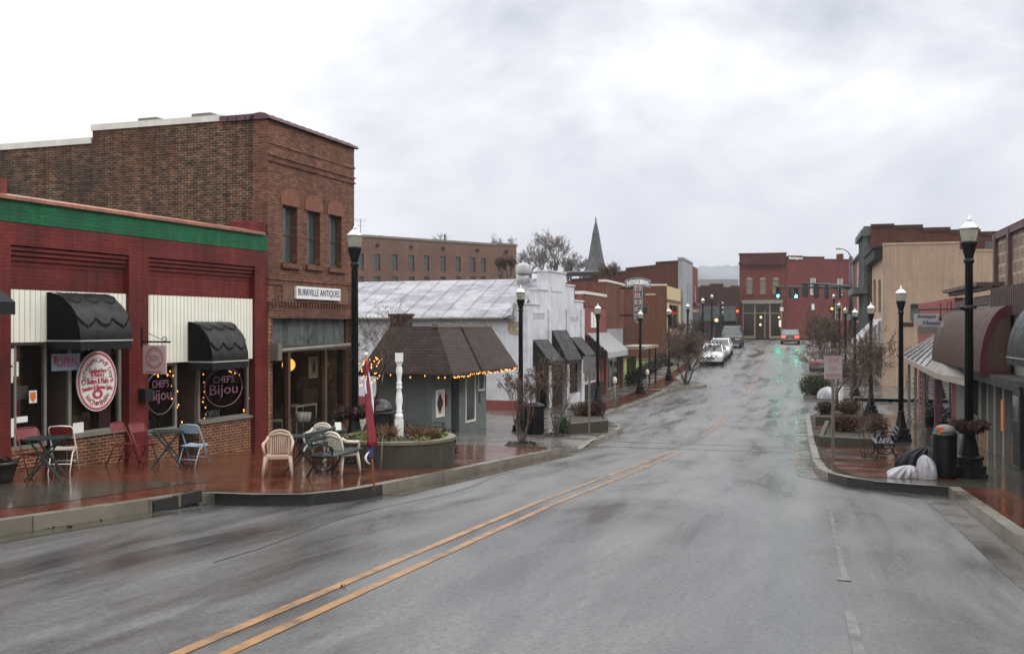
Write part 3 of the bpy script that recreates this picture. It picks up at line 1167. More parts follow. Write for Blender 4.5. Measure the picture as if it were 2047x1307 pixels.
# bay 1: poster window, recessed door, oval-sign window
ix = [X(22), X(97), X(107), X(150), X(157), X(251), X(258)]
knee = MB()
zs1 = FR.z(206, 866)
knee.wall(ix[0], ix[1] - .02, -.4, FR.z(70, 896), [], .1, .3)
knee.wall(ix[4], ix[6], -.4, zs1, [], .1, .3)
w1 = win(red, ix[0], ix[2], FR.z(70, 896), z1b, .14, .05, mull=[X(45)], depth=.07)
w2 = win(red, ix[3], ix[6] - .03, zs1, z1b, .14, .065, depth=.07)
MB().box(ix[3], ix[6], .06, .2, zs1 - .03, zs1 + .03).build('sill', m_frame, w2)
MB().box(ix[2] + .02, ix[3] - .02, .95, 1.0, -.05, z1b).build('door', m_wood, red)
MB().box(ix[2] - .03, ix[2], .18, .95, -.1, z1b).box(ix[3], ix[3] + .03, .18, .95, -.1, z1b).build('door_recess', m_inner, red)
ds = MB()
ds.box(X(126, .6), X(147, .6), .85, .9, FR.z(130, 872), FR.z(130, 838))
ds.build('door_sign', m_black, red)
# window contents: red counter, shelves, dark blinds
ct = MB()
ct.box(ix[4] + .1, ix[5] - .1, .5, .9, zs1, zs1 + .42)
ct.box(ix[4] + .25, ix[5] - .05, .6, .64, zs1 + .75, zs1 + .95)
ct.build('counter', m_innerred, red)
MB().box(ix[5] - .32, ix[5] - .05, .28, .31, zs1, z1b).build('curtain', m_purple, red)
MB().box(ix[4] + .08, ix[4] + .42, .3, .33, zs1, z1b).build('blind', m_wood, red)
MB().box(X(52), X(66), .26, .29, FR.z(55, 900), z1b - .02).build('red_post', m_redpaint, red)
pp = MB()
for a, b, c, d in ((27, 46, 697, 731), (40, 52, 724, 753), (29, 41, 735, 766), (27, 46, 838, 876), (48, 70, 834, 846)):
    pp.box(X(a), X(b), .15, .155, FR.z(a, d), FR.z(a, c))
pp.build('poster', m_signwhite, red)
MB().box(X(56), X(80), .24, .25, FR.z(60, 800), FR.z(60, 772)).build('notice', m_greyback, red)
sm = MB().box(X(71), X(86), .125, .135, FR.z(75, 806), FR.z(75, 781)).build('notice', m_signwhite, red)
cx_, cz_ = X(78), FR.z(75, 793)
MB().prism([(cx_ - .05, cz_ + .07), (cx_ + .05, cz_ + .07), (cx_ + .055, cz_ - .02), (cx_, cz_ - .085), (cx_ - .055, cz_ - .02)], .118, .124).build('red_shield', m_orangepl, sm)
MB().box(X(158), X(179), .125, .135, FR.z(168, 866), FR.z(168, 845)).build('notice', m_signwhite, red)
b_ = MB().box(X(116), X(172), .13, .14, FR.z(140, 741), FR.z(140, 707)).build('open_banner', m_bluepaint, red)
lettering(MB(), 'OPEN', X(146), FR.z(140, 724), X(168) - X(128), .16, .126, bold=.006).build('lettering', m_signpink, b_)
MB().prism([(X(119), FR.z(119, 712)), (X(127), FR.z(127, 712)), (X(121.5), FR.z(121, 731))], .122, .128).build('cone', m_signred, b_)
# oval window sign
ocx, ocz = X(202.5), FR.z(202, 762)
orx, orz = (X(242) - X(163)) / 2, (FR.z(202, 702.5) - FR.z(202, 822)) / 2
def disc(cx, cz, rx, rz, y, n=48, ri=0.0):
    mb = MB()
    for i in range(n):
        a, b = 2 * PI * i / n, 2 * PI * (i + 1) / n
        P = lambda q, k: (cx + rx * k * math.cos(q), y, cz + rz * k * math.sin(q))
        if ri:
            mb.quad(P(a, ri), P(b, ri), P(b, 1), P(a, 1))
        else:
            mb.quad((cx, y, cz), P(b, 1), P(a, 1))
    return mb
ov = MB()
for i in range(48):
    a, b = 2 * PI * i / 48, 2 * PI * (i + 1) / 48
    P = lambda q, y: (ocx + orx * math.cos(q), y, ocz + orz * math.sin(q))
    ov.quad(P(a, .08), P(a, .11), P(b, .11), P(b, .08))
ov.mesh([(ocx + orx * math.cos(2 * PI * i / 48), .08, ocz + orz * math.sin(2 * PI * i / 48)) for i in range(48)], [tuple(range(48))])
ovo = ov.build('oval_sign', m_signwhite, red)
lt = disc(ocx, ocz, orx * .97, orz * .97, .078, ri=.93)
lt2 = disc(ocx, ocz, orx * .89, orz * .89, .078, ri=.985)
lt.mesh(lt2.v, lt2.f)
def arc_text(mb, s, cx, cz, rx, rz, a0, a1, h, y, flip=False, bold=.004):
    """letters along an ellipse from angle a0 to a1 (degrees, clockwise from left)"""
    n = len(s)
    K = 200
    qs = [R(a0 + (a1 - a0) * i / K) for i in range(K + 1)]
    pp_ = [(rx * math.cos(q), rz * math.sin(q)) for q in qs]
    cum = [0.0]
    for u, v in zip(pp_, pp_[1:]):
        cum.append(cum[-1] + math.hypot(v[0] - u[0], v[1] - u[1]))
    wd = [.55 if ch == ' ' else (.45 if ch in 'li' else 1.0) for ch in s]
    acc = 0.0
    for i, ch in enumerate(s):
        target = (acc + wd[i] / 2) / sum(wd) * cum[-1]
        acc += wd[i]
        if ch == ' ':
            continue
        j = min(range(K + 1), key=lambda m: abs(cum[m] - target))
        q = qs[j]
        vs, fs, tw, th = text2d(ch)
        k = h / .72
        px_, pz_ = cx + rx * math.cos(q), cz + rz * math.sin(q)
        tx, tz = -rx * math.sin(q), rz * math.cos(q)
        L = math.hypot(tx, tz)
        tx, tz = tx / L, tz / L
        if (a1 < a0):
            tx, tz = -tx, -tz
        nx_, nz_ = -tz, tx
        for off in (-bold, bold):
            mb.mesh([(px_ + (a * k + off) * tx + b * k * nx_, y - abs(off) * .02, pz_ + (a * k + off) * tz + b * k * nz_) for a, b in vs], fs)
arc_text(lt, 'Old Fashion Candy Store', ocx, ocz, orx * .70, orz * .72, 186, -6, .092, .076, bold=.002)
lettering(lt, 'Sandwiches', ocx, ocz + orz * .36, orx * .86, .085, .076, bold=.005)
lettering(lt, '& Bakery', ocx, ocz + orz * .20, orx * .66, .085, .076, bold=.005)
lettering(lt, 'Shakes & Malts', ocx, ocz + orz * .01, orx * 1.1, .095, .076, bold=.005)
lettering(lt, 'Sundaes & Banana Splits', ocx, ocz - orz * .21, orx * 1.52, .10, .076, arc=1.6, bold=.005)
arc_text(lt, 'Ice Cream Shoppe', ocx, ocz, orx * .70, orz * .74, 218, 322, .10, .076, bold=.002)
lt.box(ocx - orx * .6, ocx + orx * .6, .075, .077, ocz + orz * .115, ocz + orz * .125)
for k in (-1, 1):
    lt.prism([(ocx + k * orx * .74, ocz + .01 + .03), (ocx + k * orx * .82, ocz + .01), (ocx + k * orx * .74, ocz - .02)], .075, .077)
lt.mesh(disc(ocx, ocz - orz * .43, .12, .085, .077, 20, .45).v, disc(ocx, ocz - orz * .43, .12, .085, .077, 20, .45).f)
lt.build('lettering', m_signred, ovo)
# bay 2: two bijou windows with a recessed entrance between
jx = [X(297), X(366), X(404), X(408), X(505), X(510)]
zs2, zs3 = FR.z(340, 862), FR.z(455, 839)
knee.wall(jx[0], jx[1], -.5, zs2, [], .1, .3)
knee.wall(jx[3] - .02, jx[5], -.6, zs3, [], .1, .3)
knee.build('knee_wall', m_orangebrick, red)
w3 = win(red, jx[0] + .01, jx[1], zs2, z2b, .14, .06, depth=.07)
w4 = win(red, jx[3], jx[5] - .02, zs3, z2b, .14, .06, depth=.07)
MB().box(jx[0], jx[1] + .02, .05, .2, zs2 - .03, zs2 + .02).build('sill', m_frame, w3)
MB().box(jx[3] - .03, jx[5], .05, .2, zs3 - .03, zs3 + .02).build('sill', m_frame, w4)
MB().box(jx[1] + .03, jx[2], 1.0, 1.05, -.2, z2b).build('door', m_dark, red)
MB().box(jx[1], jx[1] + .03, .21, 1.0, -.3, z2b).box(jx[3] - .03, jx[3], .21, 1.0, -.3, z2b).build('door_recess', m_inner, red)
gp = MB()
random.seed(5)
for (xa, xb, za) in ((jx[0] + .1, jx[1] - .1, zs2), (jx[4] - .3, jx[4] - .05, z2b - .5)):
    for i in range(220):
        x_, z_ = random.uniform(xa, xb), za + random.uniform(0, .42)
        r_ = random.uniform(.02, .05)
        a_ = random.uniform(0, PI)
        gp.quad((x_ - r_ * math.cos(a_), .3, z_ - r_ * math.sin(a_)), (x_ + r_ * .4, .32, z_ - r_ * .4), (x_ + r_ * math.cos(a_), .34, z_ + r_ * math.sin(a_)))
gp.build('window_greenery', m_leafd, red)


def bijou(cx, cz, rx, rz):
    mb = MB()
    y = .10
    mb.tube([(cx + rx * math.cos(2 * PI * i / 40), y, cz + rz * math.sin(2 * PI * i / 40)) for i in range(41)], .010, 6)
    lettering(mb, "CHEF'S", cx, cz + rz * .42, rx * 1.12, rz * .36, y, bold=.003)
    lettering(mb, 'Bijou', cx, cz - rz * .18, rx * 1.5, rz * .68, y, bold=.003)
    return mb.build('oval_sign', m_pink, red)


bijou(X(330), FR.z(330, 785), (X(360) - X(302)) / 2, FR.z(330, 746) - FR.z(330, 789))
bijou(X(456), FR.z(456, 774), (X(492) - X(418)) / 2, (FR.z(456, 737) - FR.z(456, 814)) / 2)
lettering(MB(), 'OPEN', X(434), FR.z(434, 828), X(448) - X(421), .15, .11, bold=.004).build('lettering', m_slat, red)
# awnings
barrel_awning(red, X(97), X(203), FR.z(97, 584) , FR.z(97, 681), .68, .04, m_canvas, m_canvas_w, swags=3)
barrel_awning(red, X(379), X(452), FR.z(379, 643), FR.z(379, 723), .56, .04, m_canvas, m_canvas_w, swags=3)
# small wall things
MB().box(X(276), X(292), -.16, -.0, FR.z(280, 802), FR.z(280, 778)).box(X(278), X(290), -.10, -.0, FR.z(280, 778), FR.z(280, 776)).build('wall_box', m_black, red)
br = MB()
ya = -.02
zB = FR.z(285, 683)
br.bar((X(283), .0, zB + .25), (X(283), .0, zB - .1), .03)
br.bar((X(283), -.01, zB), (X(283), -.62, zB), .03)
br.tube([(X(283), -.01, zB + .2), (X(283), -.5, zB + .02)], .006, 4)
br.tube([(X(283), -.5 + .04 * math.cos(a_ / 3), zB + .05 + .04 * math.sin(a_ / 3)) for a_ in range(0, 16)], .008, 4)
br.build('sign_bracket', m_blackmetal, red)
FP = FR.w(X(283), 0, zB)
hs = thing('hanging_sign', 'square faded pink sign with round red emblem hanging between the two shop windows', 'sign', FP, FR.ang - PI / 2)
# local x runs out from the wall (to the right in the picture)
HB = MB().box(.04, .54, -.012, .012, -.56, -.06)
HB.box(.10, .11, -.004, .004, -.06, 0).box(.46, .47, -.004, .004, -.06, 0)
HB.build('board', m_pinksign, hs)
hl = disc(.29, -.28, .19, .19, -.016, 36, .9)
arc_text(hl, 'Old Fashion Candy Store', .29, -.28, .145, .145, 175, 5, .03, -.016, bold=.002)
arc_text(hl, 'Ice Cream Shoppe', .29, -.28, .145, .145, 205, 335, .03, -.016, bold=.002)
for q, w in ((-.24, .17), (-.28, .22), (-.32, .2)):
    lettering(hl, {-.24: 'Sandwiches', -.28: 'Shakes & Malts', -.32: 'Banana Splits'}[q], .29, q, w, .026, -.016, bold=.002)
hl.box(.12, .46, -.017, -.014, -.535, -.515)
hl.build('emblem', m_signpink, hs)

# neighbouring shop at the picture's left edge (black awning)
FN = Frame(-70, FR.w(xL, 0, 0).y, AR, pr.z + .25)
nb = at_frame('neighbour_shop', 'dark red shop at the left edge of the photo with a black awning', 'shop', FN)
MB().box(-6, -.02, .0, 8, -.8, ZT - .1).build('wall', m_red, nb)
MB().box(FN.x(-60), FN.x(14, .08), .08, .5, FN.z(6, 390), FN.z(6, 354)).build('parapet', m_brickR, nb)
aw = MB()
zb, zt = FN.z(0, 628, -1.0), FN.z(-30, 540)
aw.prism([(-.01, zt), (-.75, zb + .18), (-.75, zb), (-.72, zb), (-.72, zb + .16), (-.01, zt - .04)], -4.2, FN.x(36, -.8), 'x')
xe = FN.x(36, -.8)
aw.quad((xe, 0, zt), (xe, -.75, zb + .18), (xe, 0, zb + .18))
aw.build('awning', m_canvas, nb)

# ================================================================== tall brick antiques building
AA = PI / 2 - math.atan((1720 - CX) / F)
pa_ = FR.w(xR, 0, 0)
FA = Frame(535, FR.w(xR + .01, 0, 0).y, AA, pr.z - .12)
A = FA.x
ant = at_frame('antiques_building', 'two storey brown brick shop with three arched upper windows and BURRVILLE ANTIQUES sign', 'building', FA)
WA = A(708)
ZA = FA.z(530, 236)
wins = [(565, 594, 412, 527), (614, 640, 423, 531), (658, 683, 431, 536)]
holes = [(A(a), A(b), FA.z((a + b) / 2, d), FA.z((a + b) / 2, c)) for a, b, c, d in wins]
zl = FA.z(540, 612)      # storefront lintel bottom
zl2 = FA.z(540, 600)
sx0, sx1 = A(545), A(704)
fw = MB()
fw.wall(0, WA, zl, ZA, holes, 0, .35)
fw.box(0, sx0, 0, .35, -.5, zl).box(sx1, WA, 0, .35, -.8, zl)
zb1, zb2 = FA.z(533, 285), FA.z(533, 306)
fw.box(-.015, WA + .015, -.02, 0, zb1, zb1 + .05)
for zq in (FA.z(533, 306), FA.z(533, 318)):
    fw.box(-.02, WA + .02, -.03, 0, zq - .025, zq + .02)
for zq in (FA.z(540, 556), FA.z(540, 566)):
    fw.box(-.015, WA + .015, -.025, 0, zq - .025, zq + .02)
nd = 30
for i in range(nd):
    a = WA * i / nd
    fw.box(a, a + WA / nd * .5, -.05, 0, FA.z(540, 612) + .0, FA.z(540, 603))
fw.box(-.01, WA + .01, -.03, 0, zl - .25, zl - .002)
fw.build('front_wall', m_facebrick, ant)
dd = 16.0
xs_ = lambda px: None
sw = MB()
def side_z(px, py):
    # point on the side wall plane (x=0 of the frame): solve along y
    a = (px - CX) / F
    yv = (FA.o.x - a * FA.o.y) / (a * FA.n.y - FA.n.x)
    Y = FA.o.y + FA.n.y * yv
    return yv, -(py - YH) / F * Y - FA.o.z
y1, zA1 = side_z(185, 262)
y2, zA2 = side_z(0, 297)
y0_, zA0 = side_z(523, 236)
_, zstep = side_z(185, 287)
sw.prism([(.35, -.5), (y1, -.5), (y1, zA1), (.35, zA0)], 0, .35, 'x')
sw.prism([(y1, -.5), (y1 + 9, -.5), (y1 + 9, zstep), (y1, zstep)], 0.0, .35, 'x')
sw.build('side_wall', m_oldbrick, ant)
ob = MB()
ob.box(WA - .35, WA, .35, y1 + 9, -.8, ZA - .5).box(0.35, WA - .35, y1 + 8.7, y1 + 9, -.8, ZA - .6)
ob.build('rear_wall', m_oldbrick, ant)
MB().box(.35, WA - .35, .35, y1 + 8.7, ZA - .9, ZA - .8).build('roof', m_tindark, ant)
fl = MB()
fl.prism([(1.1, zA0), (y1 + .03, zA1), (y1 + .03, zA1 + .14), (1.1, zA0 + .13)], -.03, .42, 'x')
fl.prism([(y1 + .03, zstep), (y1 + 9, zstep), (y1 + 9, zstep + .14), (y1 + .03, zstep + .14)], -.03, .42, 'x')
fl.build('flashing', m_flash, ant)
# barrel tile coping on the front
tl = MB()
nt2 = 13
for i in range(nt2):
    a, b = -.06 + (WA + .12) * i / nt2, -.06 + (WA + .12) * (i + 1) / nt2
    vs, fs = [], []
    for xx, rr in ((a, .135), (b + .03, .115)):
        for k in range(7):
            q = PI * k / 6
            vs.append((xx, .17 - .26 * math.cos(q), ZA + rr * math.sin(q) * 1.05))
    for k in range(6):
        fs.append((k, k + 1, k + 8, k + 7))
    fs.append(tuple(range(6, -1, -1)))
    fs.append(tuple(range(7, 14)))
    tl.mesh(vs, fs)
for i in range(4):
    a, b = .3 + i * .22, .3 + (i + 1) * .22
    tl.box(-.06, .38, a, b - .02, ZA - .0, ZA + .12)
tl.build('tile_coping', m_purple, ant)
for px, py in ((286, 243), (394, 234)):
    vt = MB()
    yv, zv = side_z(px, py)
    vt.tube([(.25, yv, zv - .1), (.25, yv, zv + .06)], .07, 8)
    vt.box(.1, .42, yv - .28, yv + .22, zv + .03, zv + .10)
    vt.build('roof_vent', m_tindark, ant)
arch = MB()
for (a, b, c, d), (x0, x1, z0, z1) in zip(wins, holes):
    w_ = (x1 - x0)
    cx, rr = (x0 + x1) / 2, w_ / 2 + .10
    z_ = z1
    n = 10
    pts = [(cx - rr, z_), *[(cx - rr * math.cos(PI * i / n), z_ + .14 + rr * .55 * math.sin(PI * i / n)) for i in range(n + 1)], (cx + rr, z_)]
    MB().prism(pts, -.018, .0).build('window_arch', m_archbrick, ant)
    MB().box(x0 - .08, x1 + .08, -.07, .2, z0 - .11, z0).build('window_sill', m_facebrick, ant)
    fo = win(ant, x0, x1, z0, z1, .12, .035, fm=m_wood, gm=m_farglass, rail=[(z0 + z1) / 2])
# sign
s0, s1 = A(585), A(673)
zz0, zz1 = FA.z(629, 599), FA.z(629, 575)
sg = MB().box(s0, s1, -.10, -.045, zz0, zz1).build('sign_board', m_signwhite, ant)
lettering(MB(), 'BURRVILLE ANTIQUES', (s0 + s1) / 2, (zz0 + zz1) / 2, (s1 - s0) * .94, (zz1 - zz0) * .66, -.104, bold=.0035).build('lettering', m_navy, sg)
MB().box(A(563), A(692), -.030, -.002, FA.z(560, 603), FA.z(560, 570)).build('sign_backing', m_backbrick, ant)
# storefront
zt0, zt1 = FA.z(600, 690), FA.z(600, 630)
tb = MB()
tx = [sx0 + .12, A(588), A(628), A(661), sx1 - .12]
for a, b in zip(tx, tx[1:]):
    tb.box(a + .012, b - .012, .16, .19, zt0, zt1)
tb.build('transom_board', m_greywood, ant)
tf = MB()
tf.box(sx0, sx1, .10, .3, zt1, zl - .02).box(sx0, tx[0], .1, .3, -.5, zt1).box(tx[-1], sx1, .1, .3, -.8, zt1)
for a in (A(588), A(661)):
    tf.box(a - .05, a + .05, .12, .26, -.5, zt0 - .02)
tf.box(tx[0], tx[-1], .10, .28, zt0 - .14, zt0)
tf.build('storefront_frame', m_wood, ant)
MB().tube([(sx0 - .06, -.16, zt0 - .10), (sx1 + .04, -.16, zt0 - .02)], .05, 8).box(sx0 - .14, sx0 + .02, -.22, -.02, zt0 - .3, zt0 + .06).build('awning_roller', m_greypost, ant)
zk = FA.z(600, 868)
gl_ = MB()
for a, b in ((tx[0], A(588) - .05), (A(588) + .05, A(661) - .05), (A(661) + .05, tx[-1])):
    gl_.quad((a, .2, zk if a != A(588) + .05 else -.1), (b, .2, zk if a != A(588) + .05 else -.1), (b, .2, zt0 - .14), (a, .2, zt0 - .14))
gl_.build('shop_window', m_glass, ant)
MB().box(tx[0], A(588) - .05, .14, .26, -.6, zk).build('knee_wall', m_facebrick, ant)
kb = MB().box(A(661) + .05, tx[-1], .14, .26, -.8, FA.z(680, 850))
kb.build('knee_wall', m_facebrick, ant)
ed = MB()
ze = -.2
while ze < zl - .2:
    ed.box(-.012, .07 if int(ze / .085) % 2 else .10, -.02, -.001, ze, ze + .06)
    ze += .085
ed.build('toothed_brick_edge', m_quoin, ant)
inn = MB()
q0, q1 = .36, WA - .36
inn.quad((q0, 4, -.6), (q1, 4, -.6), (q1, 4, zl), (q0, 4, zl))
inn.quad((q0, .3, -.2), (q1, .3, -.2), (q1, 4, -.2), (q0, 4, -.2))
inn.quad((q0, .3, zl - .1), (q1, .3, zl - .1), (q1, 4, zl - .1), (q0, 4, zl - .1))
inn.quad((q0, .3, -.6), (q0, .3, zl), (q0, 4, zl), (q0, 4, -.6))
inn.quad((q1, .3, -.6), (q1, .3, zl), (q1, 4, zl), (q1, 4, -.6))
inn.build('interior', m_innershop, ant)
# antiques on show behind the glass: things of their own
def show(name, label, cat, mb, m):
    o = mb.build(name, m)
    o.location = FA.o
    o.rotation_euler = (0, 0, FA.ang)
    return tag(o, label, cat)
def fz(px, py, yo): return FA.z(px, py, yo)
def fx(px, yo): return FA.x(px, yo)
gx, gz_ = fx(577, .5), fz(577, 729, .5)
show('globe_lamp', 'glowing yellow globe lamp hanging behind the left pane of the antiques shop', 'lamp', MB().ball((gx, .5, gz_), .15, 16, 10).tube([(gx, .5, gz_ + .14), (gx, .5, zl - .1)], .008, 4), e_lamp)
for px, lb in ((617, 'dim yellow globe lamp behind the framed picture, left of two'), (650, 'dim yellow globe lamp behind the framed picture, right of two')):
    gx, gz_ = fx(px, 1.4), fz(px, 724, 1.4)
    show('globe_lamp', lb, 'lamp', MB().ball((gx, 1.4, gz_), .15, 16, 10).tube([(gx, 1.4, gz_ + .14), (gx, 1.4, zl - .1)], .008, 4), e_lamp2)
pf = thing('framed_picture', 'pale framed picture hanging in the middle of the antiques shop window', 'picture', FA.w(fx(627, .45), .45, fz(627, 734, .45)), FA.ang)
MB().box(-.19, .19, 0, .03, -.25, .25).build('frame', m_cream, pf)
MB().box(-.16, .16, -.004, 0, -.21, .21).build('canvas', m_ltbrown, pf)
MB().mesh(disc(0, 0, .07, .13, -.006, 20).v, disc(0, 0, .07, .13, -.006, 20).f).build('painted_figure', m_wood, pf)
tb_ = MB()
tz = fz(615, 808, .6)
for a, b in ((fx(593, .6), fx(634, .6)),):
    tb_.box(a, b, .6, 1.0, tz - .04, tz)
    for q in (a + .02, b - .02):
        for yy in (.62, .98):
            tb_.tube([(q, yy, tz - .03), (q + .01, yy, tz - .35), (q - .015, yy, -.15)], [.02, .016, .012], 6)
show('side_table', 'white spindly side table behind the middle pane of the antiques shop', 'table', tb_, m_cream)
chm = MB()
zz_ = fz(615, 808, .6) + .0
chm.box(fx(600, .72), fx(631, .72), .66, .74, zz_, zz_ + .36)
show('leather_case', 'brown case leaning on the white side table in the shop window', 'case', chm, m_wood)
show('mirror_panel', 'pale panel behind the brown case in the shop window', 'panel', MB().box(fx(592, 1.1), fx(626, 1.1), 1.1, 1.13, zz_ - .05, zz_ + .6), m_planter)
st_ = MB()
sz = fz(569, 840, .5)
st_.box(fx(560, .5), fx(580, .5), .45, .8, sz - .03, sz)
for q in (fx(562, .5), fx(578, .5)):
    st_.tube([(q, .48, sz - .03), (q + .02, .47, sz - .2), (q, .48, -.12)], [.018, .014, .01], 5)
show('stool', 'small white stool behind the left pane of the antiques shop', 'stool', st_, m_cream)
dh = MB()
for px in (598, 606, 614):
    dh.lathe([(.001, 0), (.06, 0), (.09, .1), (.10, .22), (.085, .23), (.07, .1), (.001, .02)], (fx(px, .5), .5, fz(px, 843, .5)), 10)
show('white_pots', 'cluster of white pots under the side table in the shop window', 'pots', dh, m_signwhite)
fr_ = MB()
for a, b in ((665, 668), (681, 684)):
    fr_.box(fx(a, .6), fx(b, .6), .6, .63, fz(a, 815, .6), fz(a, 779, .6))
fr_.box(fx(665, .6), fx(684, .6), .6, .63, fz(670, 781, .6), fz(670, 777, .6)).box(fx(668, .6), fx(681, .6), .62, .63, fz(670, 815, .6), fz(670, 781, .6))
show('shutter_frame', 'pale wooden frame behind the right pane of the antiques shop', 'frame', fr_, m_ltbrown)
def leaves(mb, c, r, n, size, sz=1.0, flat=0.4):
    for _ in range(n):
        while True:
            p = Vector((random.uniform(-1, 1), random.uniform(-1, 1), random.uniform(-1, 1)))
            if .25 < p.length < 1:
                break
        q = Vector((c[0] + p.x * r[0], c[1] + p.y * r[1], c[2] + p.z * r[2]))
        d = Vector((random.uniform(-1, 1), random.uniform(-1, 1), random.uniform(-flat, 1))).normalized()
        e = d.orthogonal().normalized()
        e = (e * math.cos(random.random() * 6) + d.cross(e) * math.sin(random.random() * 6)).normalized()
        s_ = size * random.uniform(.6, 1.3)
        mb.quad(q - d * s_, q + e * s_ * .5, q + d * s_, q - e * s_ * .5)
    return mb
random.seed(11)
lv = MB()
for px, py in ((643, 838), (652, 830), (660, 842), (635, 845)):
    leaves(lv, (fx(px, .45), .45, fz(px, py, .45)), (.16, .1, .16), 60, .05)
show('potted_fern', 'green ferns standing in the antiques shop window', 'plant', lv, m_leafd)
# ================================================================== small grey corner building
gp_ = G(863, 868, KH)
FG = Frame(863, gp_.y, PI / 2 - R(20), gp_.z)
gb = at_frame('grey_corner_building', 'small grey stucco corner building with a steep brown shingle roof strung with lights', 'building', FG)
GX = FG.x
LG = GX(972)
ec = (-.35, -.8)
ZE = FG.xz(900, 748, -.8)[1]
# eave corner heights and roof corners
a_ = (900 - CX) / F
pE = FG.w(ec[0], ec[1], 0)
ZE = -(748 - YH) / F * pE.y - FG.o.z
ZTOP = -(652 - YH) / F * (FG.w(.25, -.06, 0).y) - FG.o.z
yl_e = FG.side(716, 748, -.35)[0]
yl_t = FG.side(779, 652, .25)[0]
xr_e = GX(1035, -.8)
xr_t = GX(981, -.06)
wy = yl_e - .4
body = MB()
door0, door1 = GX(902), GX(918)
wl = [(GX(930), GX(950), FG.z(940, 843), FG.z(940, 741)), (GX(955), GX(968), FG.z(961, 781), FG.z(961, 735)), (door0, door1, -.3, ZE), (GX(871), GX(887), FG.z(879, 833), FG.z(879, 779))]
body.wall(0, LG, -.4, ZE + .1, wl, 0, .25)
body.box(0, .25, .25, wy, -.4, ZE + .1).box(LG - .2, LG, .25, wy, -.6, ZE + .1).box(.25, LG - .2, wy - .2, wy, -.6, ZE + .1)
body.box(-.03, .0, .02, wy, -.4, .12)
body.build('wall', m_greywall, gb)
rf = MB()
e = [(ec[0], ec[1], ZE), (xr_e, ec[1], ZE + .02), (xr_e, yl_e, ZE), (ec[0], yl_e, ZE)]
t_ = [(.25, -.06, ZTOP), (xr_t, -.06, ZTOP), (xr_t, yl_t, ZTOP), (.25, yl_t, ZTOP)]
for i in range(4):
    j = (i + 1) % 4
    rf.quad(e[i], e[j], t_[j], t_[i])
    rf.quad((e[i][0], e[i][1], e[i][2] - .10), (e[j][0], e[j][1], e[j][2] - .10), e[j], e[i])
rf.quad(*t_)
rf.quad(*[(q[0], q[1], q[2] - .10) for q in e[::-1]])
rfo = rf.build('roof', m_shingle, gb)
cb = MB()
n = 8
for i in range(n):
    a, b = .2 + (xr_t - .2) * i / n, .2 + (xr_t - .2) * (i + 1) / n
    cb.box(a, b - .01, -.10, .1, ZTOP - .03, ZTOP + .07 + .03 * (i % 3 == 1))
cb.build('ridge_cap', m_tindark, rfo)
rb = MB()
u0, u1 = .44, .52
P_ = lambda u, a, b, up: Vector(a).lerp(Vector(b), u) + Vector((0, -.02, .02)) * up
for u, v in ((.40, .47),):
    rb.quad(P_(u, e[0], e[1], 1), P_(v, e[0], e[1], 1), P_(v, t_[0], t_[1], 1), P_(u, t_[0], t_[1], 1))
rb.build('roof_strip', m_shingledark, rfo)
y1_, zc1 = FG.side(779, 650, .5)
y0_, zc0 = FG.side(813, 627, .5)
MB().box(.5, .9, y0_, y1_, ZTOP - .4, zc0).box(.46, .94, y0_ - .04, y1_ + .04, zc0 - .07, zc0).build('chimney', m_brickK, rfo)
wn_ = win(gb, wl[0][0], wl[0][1], wl[0][2], wl[0][3], -.02, .06, fm=m_white, gm=m_farglass)
wn_ = win(gb, wl[1][0], wl[1][1], wl[1][2], wl[1][3], -.02, .06, fm=m_white, gm=m_farglass)
dw = win(gb, wl[3][0], wl[3][1], wl[3][2], wl[3][3], -.03, .04, fm=m_white, pane=False)
x0, x1, z0, z1 = wl[3]
MB().box(x0 + .03, x1 - .03, .0, .03, z0 + .03, z1 - .03).build('panel', m_cream, dw)
MB().prism([((x0 + x1) / 2, z0 + .1), (x1 - .07, (z0 + z1) / 2), ((x0 + x1) / 2, z1 - .1), (x0 + .07, (z0 + z1) / 2)], -.02, -.001).build('diamond', m_leafp, dw)
MB().box(door0, door1, .5, .55, -.3, ZE).box(door0 - .02, door0, .02, .5, -.3, ZE).build('door', m_dark, gb)
MB().box(GX(889), GX(892), -.06, -.0, FG.z(890, 812), FG.z(890, 788)).build('wall_plaque', m_redpaint, gb)
MB().box(GX(921), GX(924), -.03, 0, FG.z(922, 785), FG.z(922, 776)).box(GX(958), GX(964), -.04, 0, FG.z(960, 804), FG.z(960, 783)).build('meter_box', m_greyback, gb)

# ================================================================== white building with stepped parapet
WB_Y = 41.0
FW = Frame(1052, WB_Y, PI / 2 - R(22.5), gz(*at(1052, 800, WB_Y).xy, KH))
wb = at_frame('white_stepped_building', 'white painted building with stepped parapet, black awnings and pale gable roof', 'building', FW)
VX = FW.x
LW = VX(1166)
lev = [(0, 609, 1060), (VX(1079), 580, 1085), (VX(1095), 545, 1112), (VX(1131), 572, 1139), (VX(1148), 603, 1156), (LW, 0, 0)]
poly = [(0, -.5)]
for (xa, py, pxr), (xb, _, _) in zip(lev, lev[1:]):
    z_ = FW.z(pxr, py)
    poly += [(xa, z_), (xb, z_)]
poly += [(LW, -.5)]
fwl = MB()
zlow = FW.z(1090, 725)
prof_w = [(xa, xb, FW.z(p, y)) for (xa, y, p), (xb, _, _) in zip(lev, lev[1:])]
opens = [(VX(1070), VX(1099), -.2, FW.z(1085, 700)), (VX(1104), VX(1131), -.3, FW.z(1118, 690)), (VX(1137), VX(1160), .35, FW.z(1148, 695))]
for xa, xb, zt_ in prof_w:
    hs_ = [h for h in opens if h[0] < xb and h[1] > xa]
    fwl.wall(xa, xb, -.6, zt_, hs_, 0, .5)
